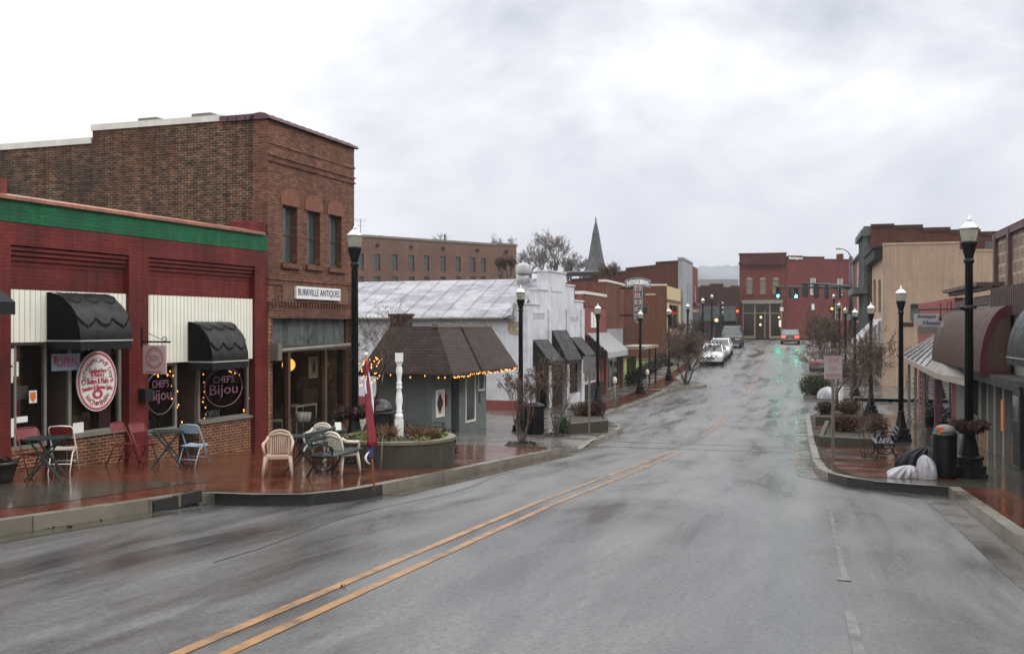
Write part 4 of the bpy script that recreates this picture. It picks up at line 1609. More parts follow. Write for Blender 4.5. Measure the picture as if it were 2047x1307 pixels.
# recessed sunk panels and pilasters
for a, b in ((1052, 1062), (1095, 1101), (1131, 1136), (1160, 1166)):
    fwl.box(VX(a), VX(b), -.07, -.0, -.6, FW.z((a + b) / 2, 618))
fwl.box(VX(1066), VX(1089), -.03, 0, FW.z(1075, 627), FW.z(1075, 623))
for i in range(10):
    a, b = VX(1066), VX(1089)
    fwl.box(a + (b - a) * i / 10, a + (b - a) * (i + .55) / 10, -.03, 0, FW.z(1075, 636), FW.z(1075, 629))
    a, b = VX(1139), VX(1157)
    fwl.box(a + (b - a) * i / 10, a + (b - a) * (i + .55) / 10, -.03, 0, FW.z(1147, 640), FW.z(1147, 632))
fwl.box(VX(1102), VX(1124), -.03, 0, FW.z(1112, 583), FW.z(1112, 573))
# side wall with raised return at the front
ye, zeave = FW.side(1020, 635)
yp, zp = FW.side(1024, 609)
fwl.box(0, .35, .5, 20, -.6, zeave)
fwl.box(0.0, .35, .5, yp, zeave, FW.z(1060, 609) - .02)
fwl.box(LW - .3, LW, .5, 20, -.6, zeave + .1).box(.35, LW - .3, 19.7, 20, -.6, zeave)
fwl.build('wall', m_wbwall, wb)
fc = MB()
for xa, xb, zt_ in prof_w:
    fc.box(xa - .04, min(xb + .02, LW + .04), -.05, .55, zt_, zt_ + .07)
fc.box(-.03, .40, .56, yp + .04, FW.z(1060, 609) - .02, FW.z(1060, 609) + .05)
fc.build('coping', m_wbwall, wb)
xc = (VX(1095) + VX(1131)) / 2
zr_ = FW.z(1112, 556)
rw = MB()
for (xa, za), (xb, zb_) in (((-.25, zeave - .02), (xc, zr_)), ((xc, zr_), (LW + .25, zeave + .05))):
    rw.quad((xa, .5, za), (xb, .5, zb_), (xb, 20.3, zb_), (xa, 20.3, za))
    rw.quad((xa, .5, za - .06), (xa, 20.3, za - .06), (xb, 20.3, zb_ - .06), (xb, .5, zb_ - .06))
ys = 1.0
while ys < 20:
    rw.bar((-.25, ys, zeave + .0), (xc, ys, zr_ + .022), .022, .012)
    ys += .95
rw.quad((-.25, 20.3, zeave - .02), (xc, 20.3, zr_), (LW + .25, 20.3, zeave))
rw.build('roof', m_metalroof, wb)
gt = MB()
gt.tube([(-.31, .9, zeave - .03), (-.31, 20.2, zeave - .03)], .07, 6)
gt.tube([(-.30, .95, zeave - .03), (-.12, .55, zeave + .1), (-.08, .5, zeave + .62)], .045, 6)
gt.build('gutter', m_tindark, wb)
MB().box(-.03, 0.0, .0, 20, -.6, FW.side(1000, 800)[1]).build('red_base', m_redwall, wb)
pt = MB()
random.seed(4)
for i in range(9):
    y_, z_ = FW.side(1024 + random.uniform(-6, 9), 655 + random.uniform(-10, 12))
    pt.box(-.012 - .002 * i, 0, y_ - random.uniform(.05, .22), y_ + .1, z_ - random.uniform(.06, .2), z_ + .08)
pt.build('exposed_plaster', m_ltbrown, wb)
for a, b, yt, ybt in ((1063, 1092, 679, 729), (1100, 1130, 660, 726), (1138, 1160, 674, 716)):
    zt_ = FW.z(a, yt)
    pb = FW.w(VX(a), -.75, 0)
    zb_ = -(ybt + 2 - YH) / F * pb.y - FW.o.z
    aw = MB().prism([(-.075, zt_), (-.8, zb_ + .17), (-.8, zb_), (-.77, zb_), (-.75, zb_ + .13), (-.072, zt_ - .06)], VX(a), VX(b), 'x')
    for xx in (VX(a) + .01, VX(b) - .01):
        aw.quad((xx, -.075, zt_), (xx, -.8, zb_ + .17), (xx, -.8, zb_), (xx, -.075, zb_))
    aw.build('awning', m_canvas, wb)
for (a, b, z0, z1), mm in zip(opens, (m_glassdark, m_glassdark, m_glassdark)):
    win(wb, a, b, z0, z1, .15, .07, fm=m_framedark, gm=m_glassdark, mull=[(a + b) / 2])
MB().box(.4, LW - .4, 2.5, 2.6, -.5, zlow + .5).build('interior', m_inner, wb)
vp = FW.w(xc - 1.2, 2.0, 0)
vt = thing('roof_ventilator', 'round galvanised ventilator on the white building roof behind the stepped parapet', 'ventilator', (at(1046, 575, 44.5)))
zz = lambda py: -(py - 575) / F * 44.5
MB().lathe([(.14, zz(610)), (.20, zz(580)), (.30, zz(565)), (.31, zz(556)), (.24, zz(549)), (.2, zz(546))], n=16).build('dome', m_galv, vt)
MB().lathe([(.34, zz(548)), (.345, zz(547)), (.345, zz(531)), (.33, zz(530)), (.1, zz(526)), (.02, zz(524))], n=20).build('drum', m_galv, vt)

# ================================================================== long brick building on the rise behind
FL = Frame(705, 93, math.atan2(105.7 - 93, at(1033, 0, 105.7).x - at(705, 0, 93).x), -4.5)
lb = at_frame('long_brick_building', 'long flat roofed tan brick building with a row of narrow windows behind the white roof', 'building', FL)
LX = FL.x
hz = []
wp = [(718, 727), (748, 760), (783, 795), (817, 828), (848, 858), (880, 891), (911, 921), (940, 950), (961, 971)]
for i, (a, b) in enumerate(wp):
    hz.append((LX(a), LX(b), FL.z((a + b) / 2, 540 + i * .6), FL.z((a + b) / 2, 507 + i * 1.1)))
    hz.append((LX(a), LX(b), FL.z((a + b) / 2, 585), FL.z((a + b) / 2, 553)))
zt_ = FL.z(715, 473)
bw = MB()
bw.wall(-6, LX(990), 0, zt_, hz, 0, .3)
bw.box(-6, LX(990), .3, 14, 0, zt_ - .3)
bw.build('wall', m_backbrick, lb)
MB().box(LX(990) + .02, LX(1033), .06, 13, 0, FL.z(1010, 490)).build('end_bay', m_backbrick, lb)
MB().box(-6.1, LX(990) + .05, -.08, .4, zt_, zt_ + .22).box(LX(990) + .05, LX(1033) + .1, 0, .4, FL.z(1010, 490), FL.z(1010, 490) + .2).build('coping', m_tindark, lb)
for h in hz:
    win(lb, *h, .1, .06, fm=m_framedark, gm=m_farglass, rail=[(h[2] + h[3]) / 2])
vh = MB()
for px, py in ((754, 490), (822, 494), (885, 496), (954, 500), (1012, 503)):
    vh.box(LX(px) - .16, LX(px) + .16, -.14, 0, FL.z(px, py) - .13, FL.z(px, py) + .13)
vh.build('wall_vent', m_dark, lb)
mt_ = MB()
for px, y0, y1 in ((772, 474, 469), (901, 480, 467)):
    mt_.bar((LX(px), 1, FL.z(px, 482)), (LX(px), 1, FL.z(px, y1)), .12)
mt_.build('roof_pipe', m_dark, lb)
an = thing('tv_antenna', 'thin television antenna on the roof edge beside the tall antiques building', 'antenna', at(721, 476, 60))
ab = MB().tube([(0, 0, -.6), (0, 0, 1.15)], .025, 5)
for k, w in ((1.12, .42), (1.0, .3), (.75, .22)):
    ab.tube([(-w, 0, k), (w, 0, k)], .014, 4)
ab.build('mast', m_greypost, an)

# ================================================================== church steeple
CYs = 150
ch = thing('church_steeple', 'slender grey church steeple with flared base rising behind bare trees', 'steeple', at(1191, 560, CYs))
zc_ = lambda py: -(py - 560) / F * CYs
pr_ = [(2.3, zc_(560)), (2.15, zc_(548)), (1.75, zc_(538)), (1.33, zc_(524)), (1.07, zc_(508)), (.78, zc_(486)), (.48, zc_(463)), (.20, zc_(447)), (.06, zc_(441))]
MB().lathe(pr_, n=8, smooth=False).build('spire', m_steeple, ch)
MB().lathe([(.07, zc_(442)), (.15, zc_(440)), (.06, zc_(438)), (.05, zc_(436)), (.12, zc_(435)), (.01, zc_(433))], n=8).build('finial', m_dark, ch)
MB().box(-1.7, 1.7, -1.7, 1.7, -10, zc_(560)).build('tower', m_brickC, ch)

# ================================================================== row beyond the white building (left)
FS = Frame(1166, FW.w(LW + .01, 0, 0).y, PI / 2 - TH, gz(*FW.w(LW, 0, 0).xy, KH))
SX = FS.x
ra = at_frame('small_red_shop', 'small faded red shop with a striped metal awning next to the white stepped building', 'shop', FS)
xa1 = SX(1211)
zta = FS.z(1170, 588)
rwb = MB()
bay = (SX(1169), SX(1201), .75, FS.z(1185, 738))
rwb.wall(.01, xa1, -.5, zta, [bay], 0, .3)
rwb.box(xa1 - .45, xa1, -.10, 0, -.5, FS.z(1207, 668))
rwb.box(.01, .3, .3, 12, -.5, zta - .2).box(xa1 - .3, xa1, .3, 12, -.5, zta - .2)
rwb.build('wall', m_redwall, ra)
MB().box(.0, xa1 + .05, -.06, .4, zta, zta + .14).build('coping', m_flash, ra)
MB().box(.05, xa1 - .05, -.05, 0, FS.z(1170, 612), zta - .05).build('brick_band', m_brickB, ra)
MB().box(SX(1185), SX(1193), -.05, 0, FS.z(1189, 655), FS.z(1189, 628)).box(SX(1181), SX(1184.5), -.03, 0, FS.z(1183, 655), FS.z(1183, 624)).build('wall_notice', m_signwhite, ra)
win(ra, *bay, .05, .09, fm=m_white, gm=m_glassdark, mull=[bay[0] + (bay[1] - bay[0]) * k / 4 for k in (1, 2, 3)])
MB().box(.02, xa1 - .46, -.04, 0, -.5, .7).build('dark_base', m_dark, ra)
p_ = FS.w(SX(1169), -1.15, 0)
zt2 = FS.z(1169, 666)
zb2 = -(716 - YH) / F * p_.y - FS.o.z
sa = MB().prism([(-.11, zt2), (-1.15, zb2 + .28), (-1.15, zb2), (-1.12, zb2), (-1.12, zb2 + .24), (-.11, zt2 - .06)], SX(1169), xa1 + .25, 'x')
nst = 12
for i in range(nst):
    u = SX(1169) + (xa1 + .25 - SX(1169)) * i / nst
    sa.bar((u, -.12, zt2 + .015), (u, -1.15, zb2 + .295), .05, .03)
sao = sa.build('striped_awning', m_stripe, ra)
sd_ = MB()
for i in range(6):
    y0 = -.18 - i * .165
    zz0 = zt2 + (zb2 + .28 - zt2) * (-y0 - .1) / 1.05
    sd_.box(SX(1169) - .02, SX(1169) - .005, y0 - .08, y0, zb2, zz0)
sd_.build('side_slat', m_dark, sao)
# drug store front
dg = at_frame('drug_store', 'brown brick drug store with grey panel and flat canopy beyond the red shop', 'store', Frame(1211.5, FS.w(xa1 + .02, 0, 0).y, PI / 2 - TH, FS.o.z - .02))
FD_ = Frame(1211.5, FS.w(xa1 + .02, 0, 0).y, PI / 2 - TH, FS.o.z - .02)
DX = FD_.x
xd1 = DX(1247)
ztd = FD_.z(1247, 571)
dwl = MB()
do = (.3, xd1 - .9, .1, FD_.z(1228, 700))
dwl.wall(.0, xd1, -.6, ztd, [do], .02, .3)
dwl.box(.0, .3, .3, 14, -.6, ztd).box(xd1 - .3, xd1, .3, 14, -.6, ztd)
dwl.build('wall', m_brickB, dg)
MB().box(-.02, xd1 + .05, -.03, .4, ztd, ztd + .12).build('coping', m_flash, dg)
MB().box(.1, DX(1243), -.05, .02, FD_.z(1228, 700), FD_.z(1228, 657)).build('sign_panel', m_silver, dg)
win(dg, *do, .1, .09, fm=m_frame, gm=m_glassdark, mull=[do[0] + 1.2, do[0] + 2.4])
p_ = FD_.w(xd1 - 3, -1.5, 0)
zcn = -(697 - YH) / F * FD_.w(xd1 - 1, -1, 0).y - FD_.o.z
MB().box(xd1 - 2.6, xd1 + 3.2, -1.6, -.04, zcn, zcn + .16).build('canopy', m_fascia, dg)
MB().bar((xd1 + 3, -1.45, zcn), (xd1 + 3, -1.45, -.2), .09).bar((xd1 + .4, -1.45, zcn), (xd1 + .4, -1.45, -.2), .09).build('canopy_post', m_dark, dg)
# projecting drug sign
SY = FD_.w(xd1 - 1.2, 0, 0).y
ds_ = thing('drug_sign', 'teal arched HOSKINS DRUGS sign with upright lettering projecting over the walk', 'sign', at(1275, 600, SY - 1))
SYY = SY - 1
k = SYY / F
cxs = lambda px: (px - 1275) * k
czs = lambda py: -(py - 600) * k
bdy = MB()
n = 12
top, bot = [], []
for i in range(n + 1):
    u = -1 + 2 * i / n
    top.append((u * 26 * k, czs(556 + 5 * u * u)))
    bot.append((u * 24 * k, czs(571 + 4 * u * u)))
bdy.prism(top + bot[::-1], -.12, .12)
colp = [(cxs(1266), czs(570)), (cxs(1284), czs(570)), (cxs(1283), czs(634))]
colp += [(8 * k * math.cos(q * PI / 8), czs(634) - 10 * k * math.sin(q * PI / 8)) for q in range(1, 8)] + [(cxs(1267), czs(634))]
bdy.prism(colp[::-1], -.10, .10)
bdy.build('sign_body', m_signblue, ds_)
ol = MB()
for pts in (top + bot[::-1], colp):
    for a, b in zip(pts, pts[1:] + pts[:1]):
        ol.bar((a[0] * .96, -.13, a[1]), (b[0] * .96, -.13, b[1]), .045)
ol.build('outline', m_silver, ds_)
lt_ = MB()
for i, c_ in enumerate('HOSKINS'):
    u = -1 + 2 * (i + .5) / 7
    lettering(lt_, c_, u * 22 * k, czs(563.5 + 4.2 * u * u), 4.8 * k, 9.5 * k, -.16, bold=.03)
lt_.build('lettering', m_signwhite, ds_)
la, lb_ = MB(), MB()
for i, c_ in enumerate('DRUGS'):
    lettering(la, c_, cxs(1275), czs(577 + i * 13.6), 9.5 * k, 10.5 * k, -.15, bold=.05)
    lettering(lb_, c_, cxs(1275), czs(577 + i * 13.6), 8 * k, 9 * k, -.17, bold=.0)
la.build('lettering', m_signcream, ds_)
lb_.build('lettering', m_signredl, ds_)
MB().box(cxs(1283), cxs(1293), -.15, .15, czs(627), czs(614)).build('lower_box', m_sig, ds_)
bk = MB()
bk.bar((cxs(1266), 0, czs(575)), (cxs(1238), 1.6, czs(575)), .08)
bk.bar((cxs(1266), 0, czs(630)), (cxs(1238), 1.6, czs(630)), .08)
bk.build('bracket', m_blackmetal, ds_)

# wide brown brick wall beyond the vacant lot + pale yellow front
BY = 80.8
FB = Frame(1332, BY, PI / 2 - TH, gz(*at(1332, 0, BY).xy, KH))
bb = at_frame('brown_wall_building', 'wide orange brown brick building with a pale yellow front behind the vacant lot', 'building', FB)
BX = FB.x
zbt = FB.z(1332, 571)
LB = BX(1360)
bm = MB()
bm.box(0, .3, .0, 16, -.5, zbt).box(.3, LB, 15.7, 16, -.5, zbt - .1)
bm.build('side_wall', m_brickB, bb)
MB().box(-.05, .35, -.02, 16, zbt, zbt + .14).build('coping', m_flash, bb)
yh = (BX(1337), BX(1357), FB.z(1345, 659), FB.z(1345, 607))
yw = MB()
yw.wall(.3, LB, -.5, zbt, [yh, (BX(1336), LB - .4, .2, FB.z(1340, 680))], -.03, .3)
yw.build('front_wall', m_yellowwall, bb)
MB().box(.3, LB, -.06, .28, yh[3] + .05, yh[3] + .3).build('lintel', m_burg, bb)
win(bb, *yh, .02, .12, fm=m_yellowwall, gm=m_glassdark)
win(bb, BX(1336), LB - .4, .2, FB.z(1340, 680), .05, .1, fm=m_frame, gm=m_glassdark)
ne = MB()
yq = .12
for px, py in ((1340, 626), (1343, 625), (1346, 627), (1349, 624), (1352, 626)):
    ne.ball((BX(px), yq, FB.z(px, py)), .10, 6, 4)
ne.build('neon_sign', e_neonred, bb)
p_ = FB.w(.5, -1.4, 0)
zu = FB.z(1336, 662)
zlw = -(684 - YH) / F * FB.w(LB, -1.4, 0).y - FB.o.z
MB().prism([(-.03, zu), (-1.4, zlw + .2), (-1.4, zlw), (-.03, zlw)], .3, LB + .6, 'x').build('awning', m_burg, bb)
dr = MB()
for px, py, w, h in ((1226, 0, 0, 0),):
    pass
y1_, z1_ = FB.side(1310, 587)
y0_, z0_ = FB.side(1290, 590)
MB().box(-.06, 0, y1_, y0_, z0_, z0_ + .12).build('conduit', m_yellowwall, bb)
# tall narrow building behind, silver front
TY = FB.w(LB + .02, 0, 0).y
FT = Frame(1360, TY, PI / 2 - TH, FB.o.z + .4)
tl_ = at_frame('silver_front_building', 'taller dark red brick building with a narrow silver grey front and stepped side parapet', 'building', FT)
TX = FT.x
LT = TX(1379)
s_ = [FT.side(px, py) for px, py in ((1360, 524), (1310, 527), (1310, 533), (1250, 539), (1250, 546), (1180, 553), (1180, 558), (1140, 561))]
poly = [(.2, -.8), (s_[-1][0], -.8)] + [(a, b) for a, b in s_[::-1]]
poly[-1] = (.2, s_[0][1])
MB().prism(poly, 0, .35, 'x').build('side_wall', m_brickC, tl_)
cpm = MB()
for (a, b), (c, d) in zip(s_[::2], s_[1::2]):
    n_ = 9
    for i in range(n_):
        u, v = max(a, .2) + (c - max(a, .2)) * i / n_, max(a, .2) + (c - max(a, .2)) * (i + .8) / n_
        cpm.box(-.05, .4, u, v, b + (d - b) * i / n_ - .02, b + (d - b) * i / n_ + .16)
cpm.build('coping', m_brickK, tl_)
zft = FT.z(1361, 519)
fm_ = MB()
vs_ = [(TX(px), TX(px) + .35, FT.z(px, 608), FT.z(px, 567)) for px in (1368.5, 1371.5, 1374.5)]
fm_.wall(0.0, LT, -.8, zft, vs_, -.25, .2)
fm_.build('front_wall', m_silver, tl_)
MB().box(.1, LT - .1, .25, .3, 1, zft - .4).build('louvre', m_dark, tl_)
MB().box(-.08, LT + .1, -.34, .25, zft, zft + .18).box(.35, LT, .3, 14, zft - 1, zft - .9).build('cornice', m_silver, tl_)
FU = Frame(1379.3, FT.w(LT + .02, 0, 0).y, PI / 2 - TH, FT.o.z + .2)
rn = at_frame('narrow_red_building', 'narrow red brick front with a chimney right of the silver grey building', 'building', FU)
UX = FU.x
LU = UX(1393)
zun = FU.z(1380, 530)
ho = (UX(1387.5), UX(1390.5), FU.z(1389, 604), FU.z(1389, 573))
MB().wall(0, LU, -.8, zun, [ho], -.1, .3).box(LU - .3, LU, .3, 10, -.8, zun - .4).build('wall', m_brickR, rn)
MB().box(UX(1386), UX(1390), .5, 1.2, zun - .5, FU.z(1388, 523)).build('chimney', m_brickK, rn)
win(rn, *ho, .0, .12, fm=m_white, gm=m_farglass)
MB().box(.1, LU, -.6, -.1, FU.z(1386, 612), FU.z(1386, 606)).build('shop_cornice', m_purple, rn)
MB().box(.1, LU, -.2, -.1, FU.z(1386, 624), FU.z(1386, 612)).build('fascia', m_peachtrim, rn)
MB().box(.3, LU - .2, -.16, -.1, -.2, FU.z(1386, 626)).build('shop_window', m_carglass, rn)

# far left dark brick block, closing the view past the crossing
FK = Frame(1393, 118, R(-8), -1.7)
kb_ = at_frame('dark_brick_block', 'dark brown brick block with stepped parapet past the crossing, left of the red antiques store', 'building', FK)
KX = FK.x
kp = [(KX(1380), 0), (KX(1380), FK.z(1385, 571)), (KX(1402), FK.z(1402, 574)), (KX(1402), FK.z(1402, 570)), (KX(1420), FK.z(1420, 572)), (KX(1420), FK.z(1420, 567)), (KX(1446), FK.z(1446, 567)), (KX(1446), FK.z(1446, 573)),
      (KX(1462), FK.z(1462, 575)), (KX(1462), FK.z(1462, 571)), (KX(1478), FK.z(1478, 571)), (KX(1478), 0)]
MB().prism(kp, 0, 8).build('wall', m_brickK, kb_)
MB().box(KX(1394), KX(1470), -.8, -.02, FK.z(1430, 642), FK.z(1430, 612)).build('fascia', m_fascia if False else m_greywood, kb_)
hk = MB()
for a, b in ((1396, 1412), (1416, 1432), (1436, 1452), (1456, 1470)):
    hk.box(KX(a), KX(b), -.1, -.02, .2, FK.z(1430, 646))
hk.build('shop_window', m_carglass, kb_)
fgb = thing('grey_roof_building', 'pale grey flat wall rising behind the dark brick block', 'building', at(1430, 640, 140))
MB().box(at(1392, 0, 140).x - at(1430, 0, 140).x, at(1476, 0, 140).x - at(1430, 0, 140).x, 0, 8, -4, -(558 - 640) / F * 140).build('wall', m_galv, fgb)

# ================================================================== red antiques store facing down the street
FR2 = Frame(1478, 124.5, R(-14), -1.78)
fa = at_frame('far_antiques_store', 'two storey red brick store with arched windows and a pale shopfront facing down the street', 'building', FR2)
QX = FR2.x
qR = QX(1572)
zq = FR2.z(1572, 508)
aw_ = [(QX(px - 6), QX(px + 6), FR2.z(px, 588), FR2.z(px, 560)) for px in (1498, 1525, 1551)]
sf = (QX(1484), QX(1563), .15, FR2.z(1520, 606))
MB().wall(0, qR, -.4, zq, aw_ + [sf], 0, .4).build('front_wall', m_brickR, fa)
cn = MB()
cn.box(-.1, qR + .1, -.25, 0, FR2.z(1525, 529), FR2.z(1525, 524))
for i in range(16):
    cn.box(qR * i / 16 + .05, qR * (i + .5) / 16, -.18, 0, FR2.z(1525, 537), FR2.z(1525, 529))
cn.box(0, qR, -.06, 0, FR2.z(1525, 524), zq).box(-.1, qR + .05, -.12, .5, zq, zq + .2)
cn.build('cornice', m_brickC, fa)
for (a, b, z0, z1) in aw_:
    fo = win(fa, a, b, z0, z1, .1, .08, fm=m_ltbrown, gm=m_glass, rail=[(z0 + z1) / 2])
    MB().box(a + .06, b - .06, .19, .2, z0 + .06, z1 - .06).build('blind', m_cream, fo)
    cx, rr = (a + b) / 2, (b - a) / 2
    MB().prism([(cx - rr, z1), *[(cx - rr * math.cos(PI * i / 8), z1 + .35 * math.sin(PI * i / 8)) for i in range(1, 8)], (cx + rr, z1)], -.02, 0).build('arch_head', m_ltbrown, fo)
    MB().box(a - .1, b + .1, -.1, 0, z0 - .15, z0).build('sill', m_brickC, fo)
MB().box(0, .4, -.06, 0, -.4, zq - .8).box(qR - .5, qR, -.06, 0, -.4, zq - .8).build('pilaster', m_brickR, fa)
MB().box(sf[0] - .1, sf[1] + .1, -.5, 0, sf[3], FR2.z(1520, 600)).build('shop_cornice', m_fascia, fa)
sfm = MB()
for px in (1485, 1509, 1539, 1562):
    sfm.box(QX(px) - .09, QX(px) + .09, -.04, .15, -.1, sf[3])
sfm.box(sf[0], sf[1], -.02, .14, FR2.z(1520, 626) - .05, FR2.z(1520, 626) + .06)
sfm.box(sf[0], QX(1508), -.02, .14, -.1, .45).box(QX(1540), sf[1], -.02, .14, -.1, .45)
sfm.build('shopfront_frame', m_ltbrown, fa)
MB().quad((sf[0], .1, .1), (sf[1], .1, .1), (sf[1], .1, sf[3]), (sf[0], .1, sf[3])).build('shop_window', m_glass, fa)
MB().quad((sf[0], 2.5, -.1), (sf[1], 2.5, -.1), (sf[1], 2.5, sf[3]), (sf[0], 2.5, sf[3])).build('interior', m_inner, fa)
ins = MB()
for px, py, r in ((1521, 634, .13), (1520, 649, .12), (1557, 634, .10)):
    ins.ball((QX(px), .02, FR2.z(px, py)), r, 8, 6)
ins.build('shop_light', e_warm, fa)
MB().box(QX(1557), QX(1561), -.07, -.05, FR2.z(1559, 653), FR2.z(1559, 640)).build('lit_sign', EMIT('pale_lit_sign', (1, .85, .7), .8), fa)
MB().box(QX(1559), QX(1566), -.16, -.08, FR2.z(1562, 622), FR2.z(1562, 614)).build('wall_sign', m_signwhite, fa)
MB().box(QX(1539), QX(1541), .0, .06, .0, sf[3] - .9).box(QX(1528), QX(1530), .0, .06, .0, sf[3] - .9).build('door', m_ltbrown, fa)
# its long side wall
pc = FR2.w(qR, 0, 0)
FR3 = Frame(1572.3, pc.y, R(9), -1.78)
QX3 = FR3.x
sw3 = MB()
h3 = [(QX3(1620), QX3(1631), FR3.z(1626, 589), FR3.z(1626, 556)), (QX3(1674), QX3(1685), FR3.z(1680, 590), FR3.z(1680, 557))]
fs_ = thing('far_antiques_annex', 'long red brick side wing with a white Antiques sign and two pale windows', 'building', FR3.o, FR3.ang)
sw3.wall(.02, QX3(1648), -.4, FR3.z(1640, 515), h3, 0, .4)
sw3.wall(QX3(1648), QX3(1720), -.4, FR3.z(1690, 519), h3, 0, .4)
sw3.build('wall', m_brickR, fs_)
MB().box(.02, QX3(1648), -.08, .45, FR3.z(1640, 515), FR3.z(1640, 513)).box(QX3(1648), QX3(1720), -.08, .45, FR3.z(1690, 519), FR3.z(1690, 518)).build('coping', m_brickC, fs_)
MB().box(QX3(1687), QX3(1694), 1, 2, FR3.z(1690, 525), FR3.z(1690, 506)).build('chimney', m_brickC, fs_)
for h in h3:
    fo = win(fs_, *h, .05, .12, fm=m_white, gm=m_glass)
    MB().box(h[0] + .1, h[1] - .1, .12, .14, h[2] + .1, h[3] - .1).build('blind', m_white, fo)
MB().box(QX3(1574.5), QX3(1605), -.06, 0, FR3.z(1590, 522), FR3.z(1590, 511)).build('sign_backing', m_brickC, fs_)
lettering(MB(), 'Antiques', QX3(1590), FR3.z(1590, 516.5), QX3(1604) - QX3(1576), .5, -.09, bold=.03).build('lettering', m_signwhite, fs_)
MB().box(QX3(1619), QX3(1630), -.08, 0, FR3.z(1625, 622), FR3.z(1625, 606)).build('wall_notice', m_greywood, fs_)
MB().box(QX3(1622), QX3(1627), -.1, -.08, FR3.z(1625, 619), FR3.z(1625, 608)).build('wall_mark', m_signwhite, fs_)
win(fs_, QX3(1668), QX3(1682), FR3.z(1675, 640), FR3.z(1675, 607), -.12, .12, fm=m_ltbrown, gm=m_farglass, rail=[FR3.z(1675, 624)])

# ================================================================== right side, far block
AR_ = math.atan2(-CT, -ST)
def right_frame(px, Y):
    p = at(px, 0, Y)
    return Frame(px, Y, AR_, gz(p.x, p.y, KH))
FP_ = right_frame(1765, 57.5)
pe = at_frame('peach_building', 'peach painted brick building with a blank side wall at the side street corner', 'building', FP_)
PX = FP_.x
lpx = PX(1743)
ya, za = FP_.side(1766, 490)
yb_, zb_ = FP_.side(1918, 490)
yc, zc = FP_.side(1918, 503)
yd, _ = FP_.side(2010, 503)
ww0, ww1 = FP_.side(1820, 640), FP_.side(1840, 607)
pw = MB()
pw.prism([(0, -.6), (yb_, -.6), (yb_, za), (0, za)], -.35, 0, 'x')
pw.prism([(yb_, -.6), (yd + 6, -.6), (yd + 6, zc), (yb_, zc)], -.35, 0, 'x')
pw.build('side_wall', m_peach, pe)
hp = [(lpx * .40, lpx * .18, FP_.z(1757, 625), FP_.z(1757, 560)), (lpx * .85, lpx * .63, FP_.z(1747, 625), FP_.z(1747, 560)), (lpx * .92, -.9, .2, FP_.z(1755, 690))]
pf_ = MB().wall(lpx, -.36, -.6, za - .05, hp, 0, .35)
pf_.build('front_wall', m_peachtrim, pe)
MB().box(-.37, .04, 0, yb_, za, za + .12).box(-.37, .04, yb_, yd + 6, zc, zc + .12).build('coping', m_peachtrim, pe)
MB().box(lpx, -.3, -.45, 0, FP_.z(1757, 522), FP_.z(1757, 503)).box(lpx, -.2, -.55, 0, FP_.z(1757, 503), FP_.z(1757, 499)).build('cornice', m_dark, pe)
for h in hp[:2]:
    win(pe, *h, .08, .1, fm=m_framedark, gm=m_glassdark, rail=[(h[2] + h[3]) / 2])
win(pe, *hp[2], .08, .1, fm=m_frame, gm=m_glassdark, mull=[lpx * .4])
wfr = MB()
wfr.box(.0, .06, ww1[0], ww0[0], ww0[1], ww1[1]) if False else wfr.box(0, .07, min(ww0[0], ww1[0]), max(ww0[0], ww1[0]), ww0[1], ww1[1])
wfr.build('window', m_greywood, pe)
y0_, z0_ = FP_.side(1821, 616)
y1_, z1_ = FP_.side(1839, 608)
MB().box(.07, .10, y0_, y1_, z0_, z1_).build('window_shade', m_dark, pe)
za_, zb__ = FP_.z(1758, 637), FP_.z(1758, 690)
pa2 = FP_.w(-1, -1.1, 0)
aw = MB()
aw.prism([(0, za_), (-1.3, zb__ + .25), (-1.3, zb__), (0, zb__)], lpx + .3, -.2, 'x')
awo = aw.build('awning', m_stripe, pe)
sp = MB()
for i in range(5):
    yy = -.12 - i * .24
    sp.box(-.2, -.185, yy - .12, yy, zb__ + .02, za_ + (zb__ + .25 - za_) * (-yy) / 1.3 - .02)
sp.build('side_slat', m_tindark, awo)
sb = MB()
yq, zq_ = FP_.side(1785, 648)
yq2, _ = FP_.side(1826, 648)
sb.box(0.0, .05, yq + .5, yq2, zq_ - .12, zq_ + .1)
sb.build('wall_nameplate', m_dark, pe)
pp_ = MB()
yq, zq_ = FP_.side(1812, 700)
pp_.tube([(.06, yq, 0), (.06, yq, zq_)], .03, 5)
pp_.build('downpipe', m_peachtrim, pe)
# dark brick neighbour
FC = right_frame(1740, FP_.w(lpx - .02, 0, 0).y)
dk = at_frame('dark_tall_building', 'tall dark brown brick building with a grey ornate front behind the peach wall', 'building', FC)
CX_ = FC.x
lc = CX_(1727)
st = [FC.side(px, py) for px, py in ((1741, 453), (1788, 453), (1788, 455), (1845, 456), (1845, 460), (1900, 462), (1900, 464), (1960, 466), (1960, 468), (2010, 470))]
poly = [(0, -.6), (st[-1][0], -.6)] + st[::-1]
poly[-1] = (0, st[0][1])
MB().prism(poly, -.35, 0, 'x').build('side_wall', m_brickC, dk)
cp_ = MB()
for (a, b), (c, d) in zip(st[::2], st[1::2]):
    cp_.box(-.4, .06, max(a, 0), c, min(b, d) - .02, max(b, d) + .16)
cp_.build('coping', m_brickK, dk)
MB().box(lc, -.36, -.15, .3, -.6, st[0][1] - .6).build('front_wall', m_silver if False else m_greywood, dk)
co = MB()
co.box(lc - .2, -.1, -.6, .3, st[0][1] - .6, st[0][1] - .2).box(lc - .1, -.2, -.4, .3, st[0][1] - .2, st[0][1] + .05)
for i in range(5):
    co.box(lc * (i + .2) / 5, lc * (i + .55) / 5, -.4, -.15, .5, st[0][1] - .6)
co.box(lc - .2, -.1, -1.1, -.15, FC.z(1733, 590), FC.z(1733, 578))
co.build('cornice', m_greywood, dk)
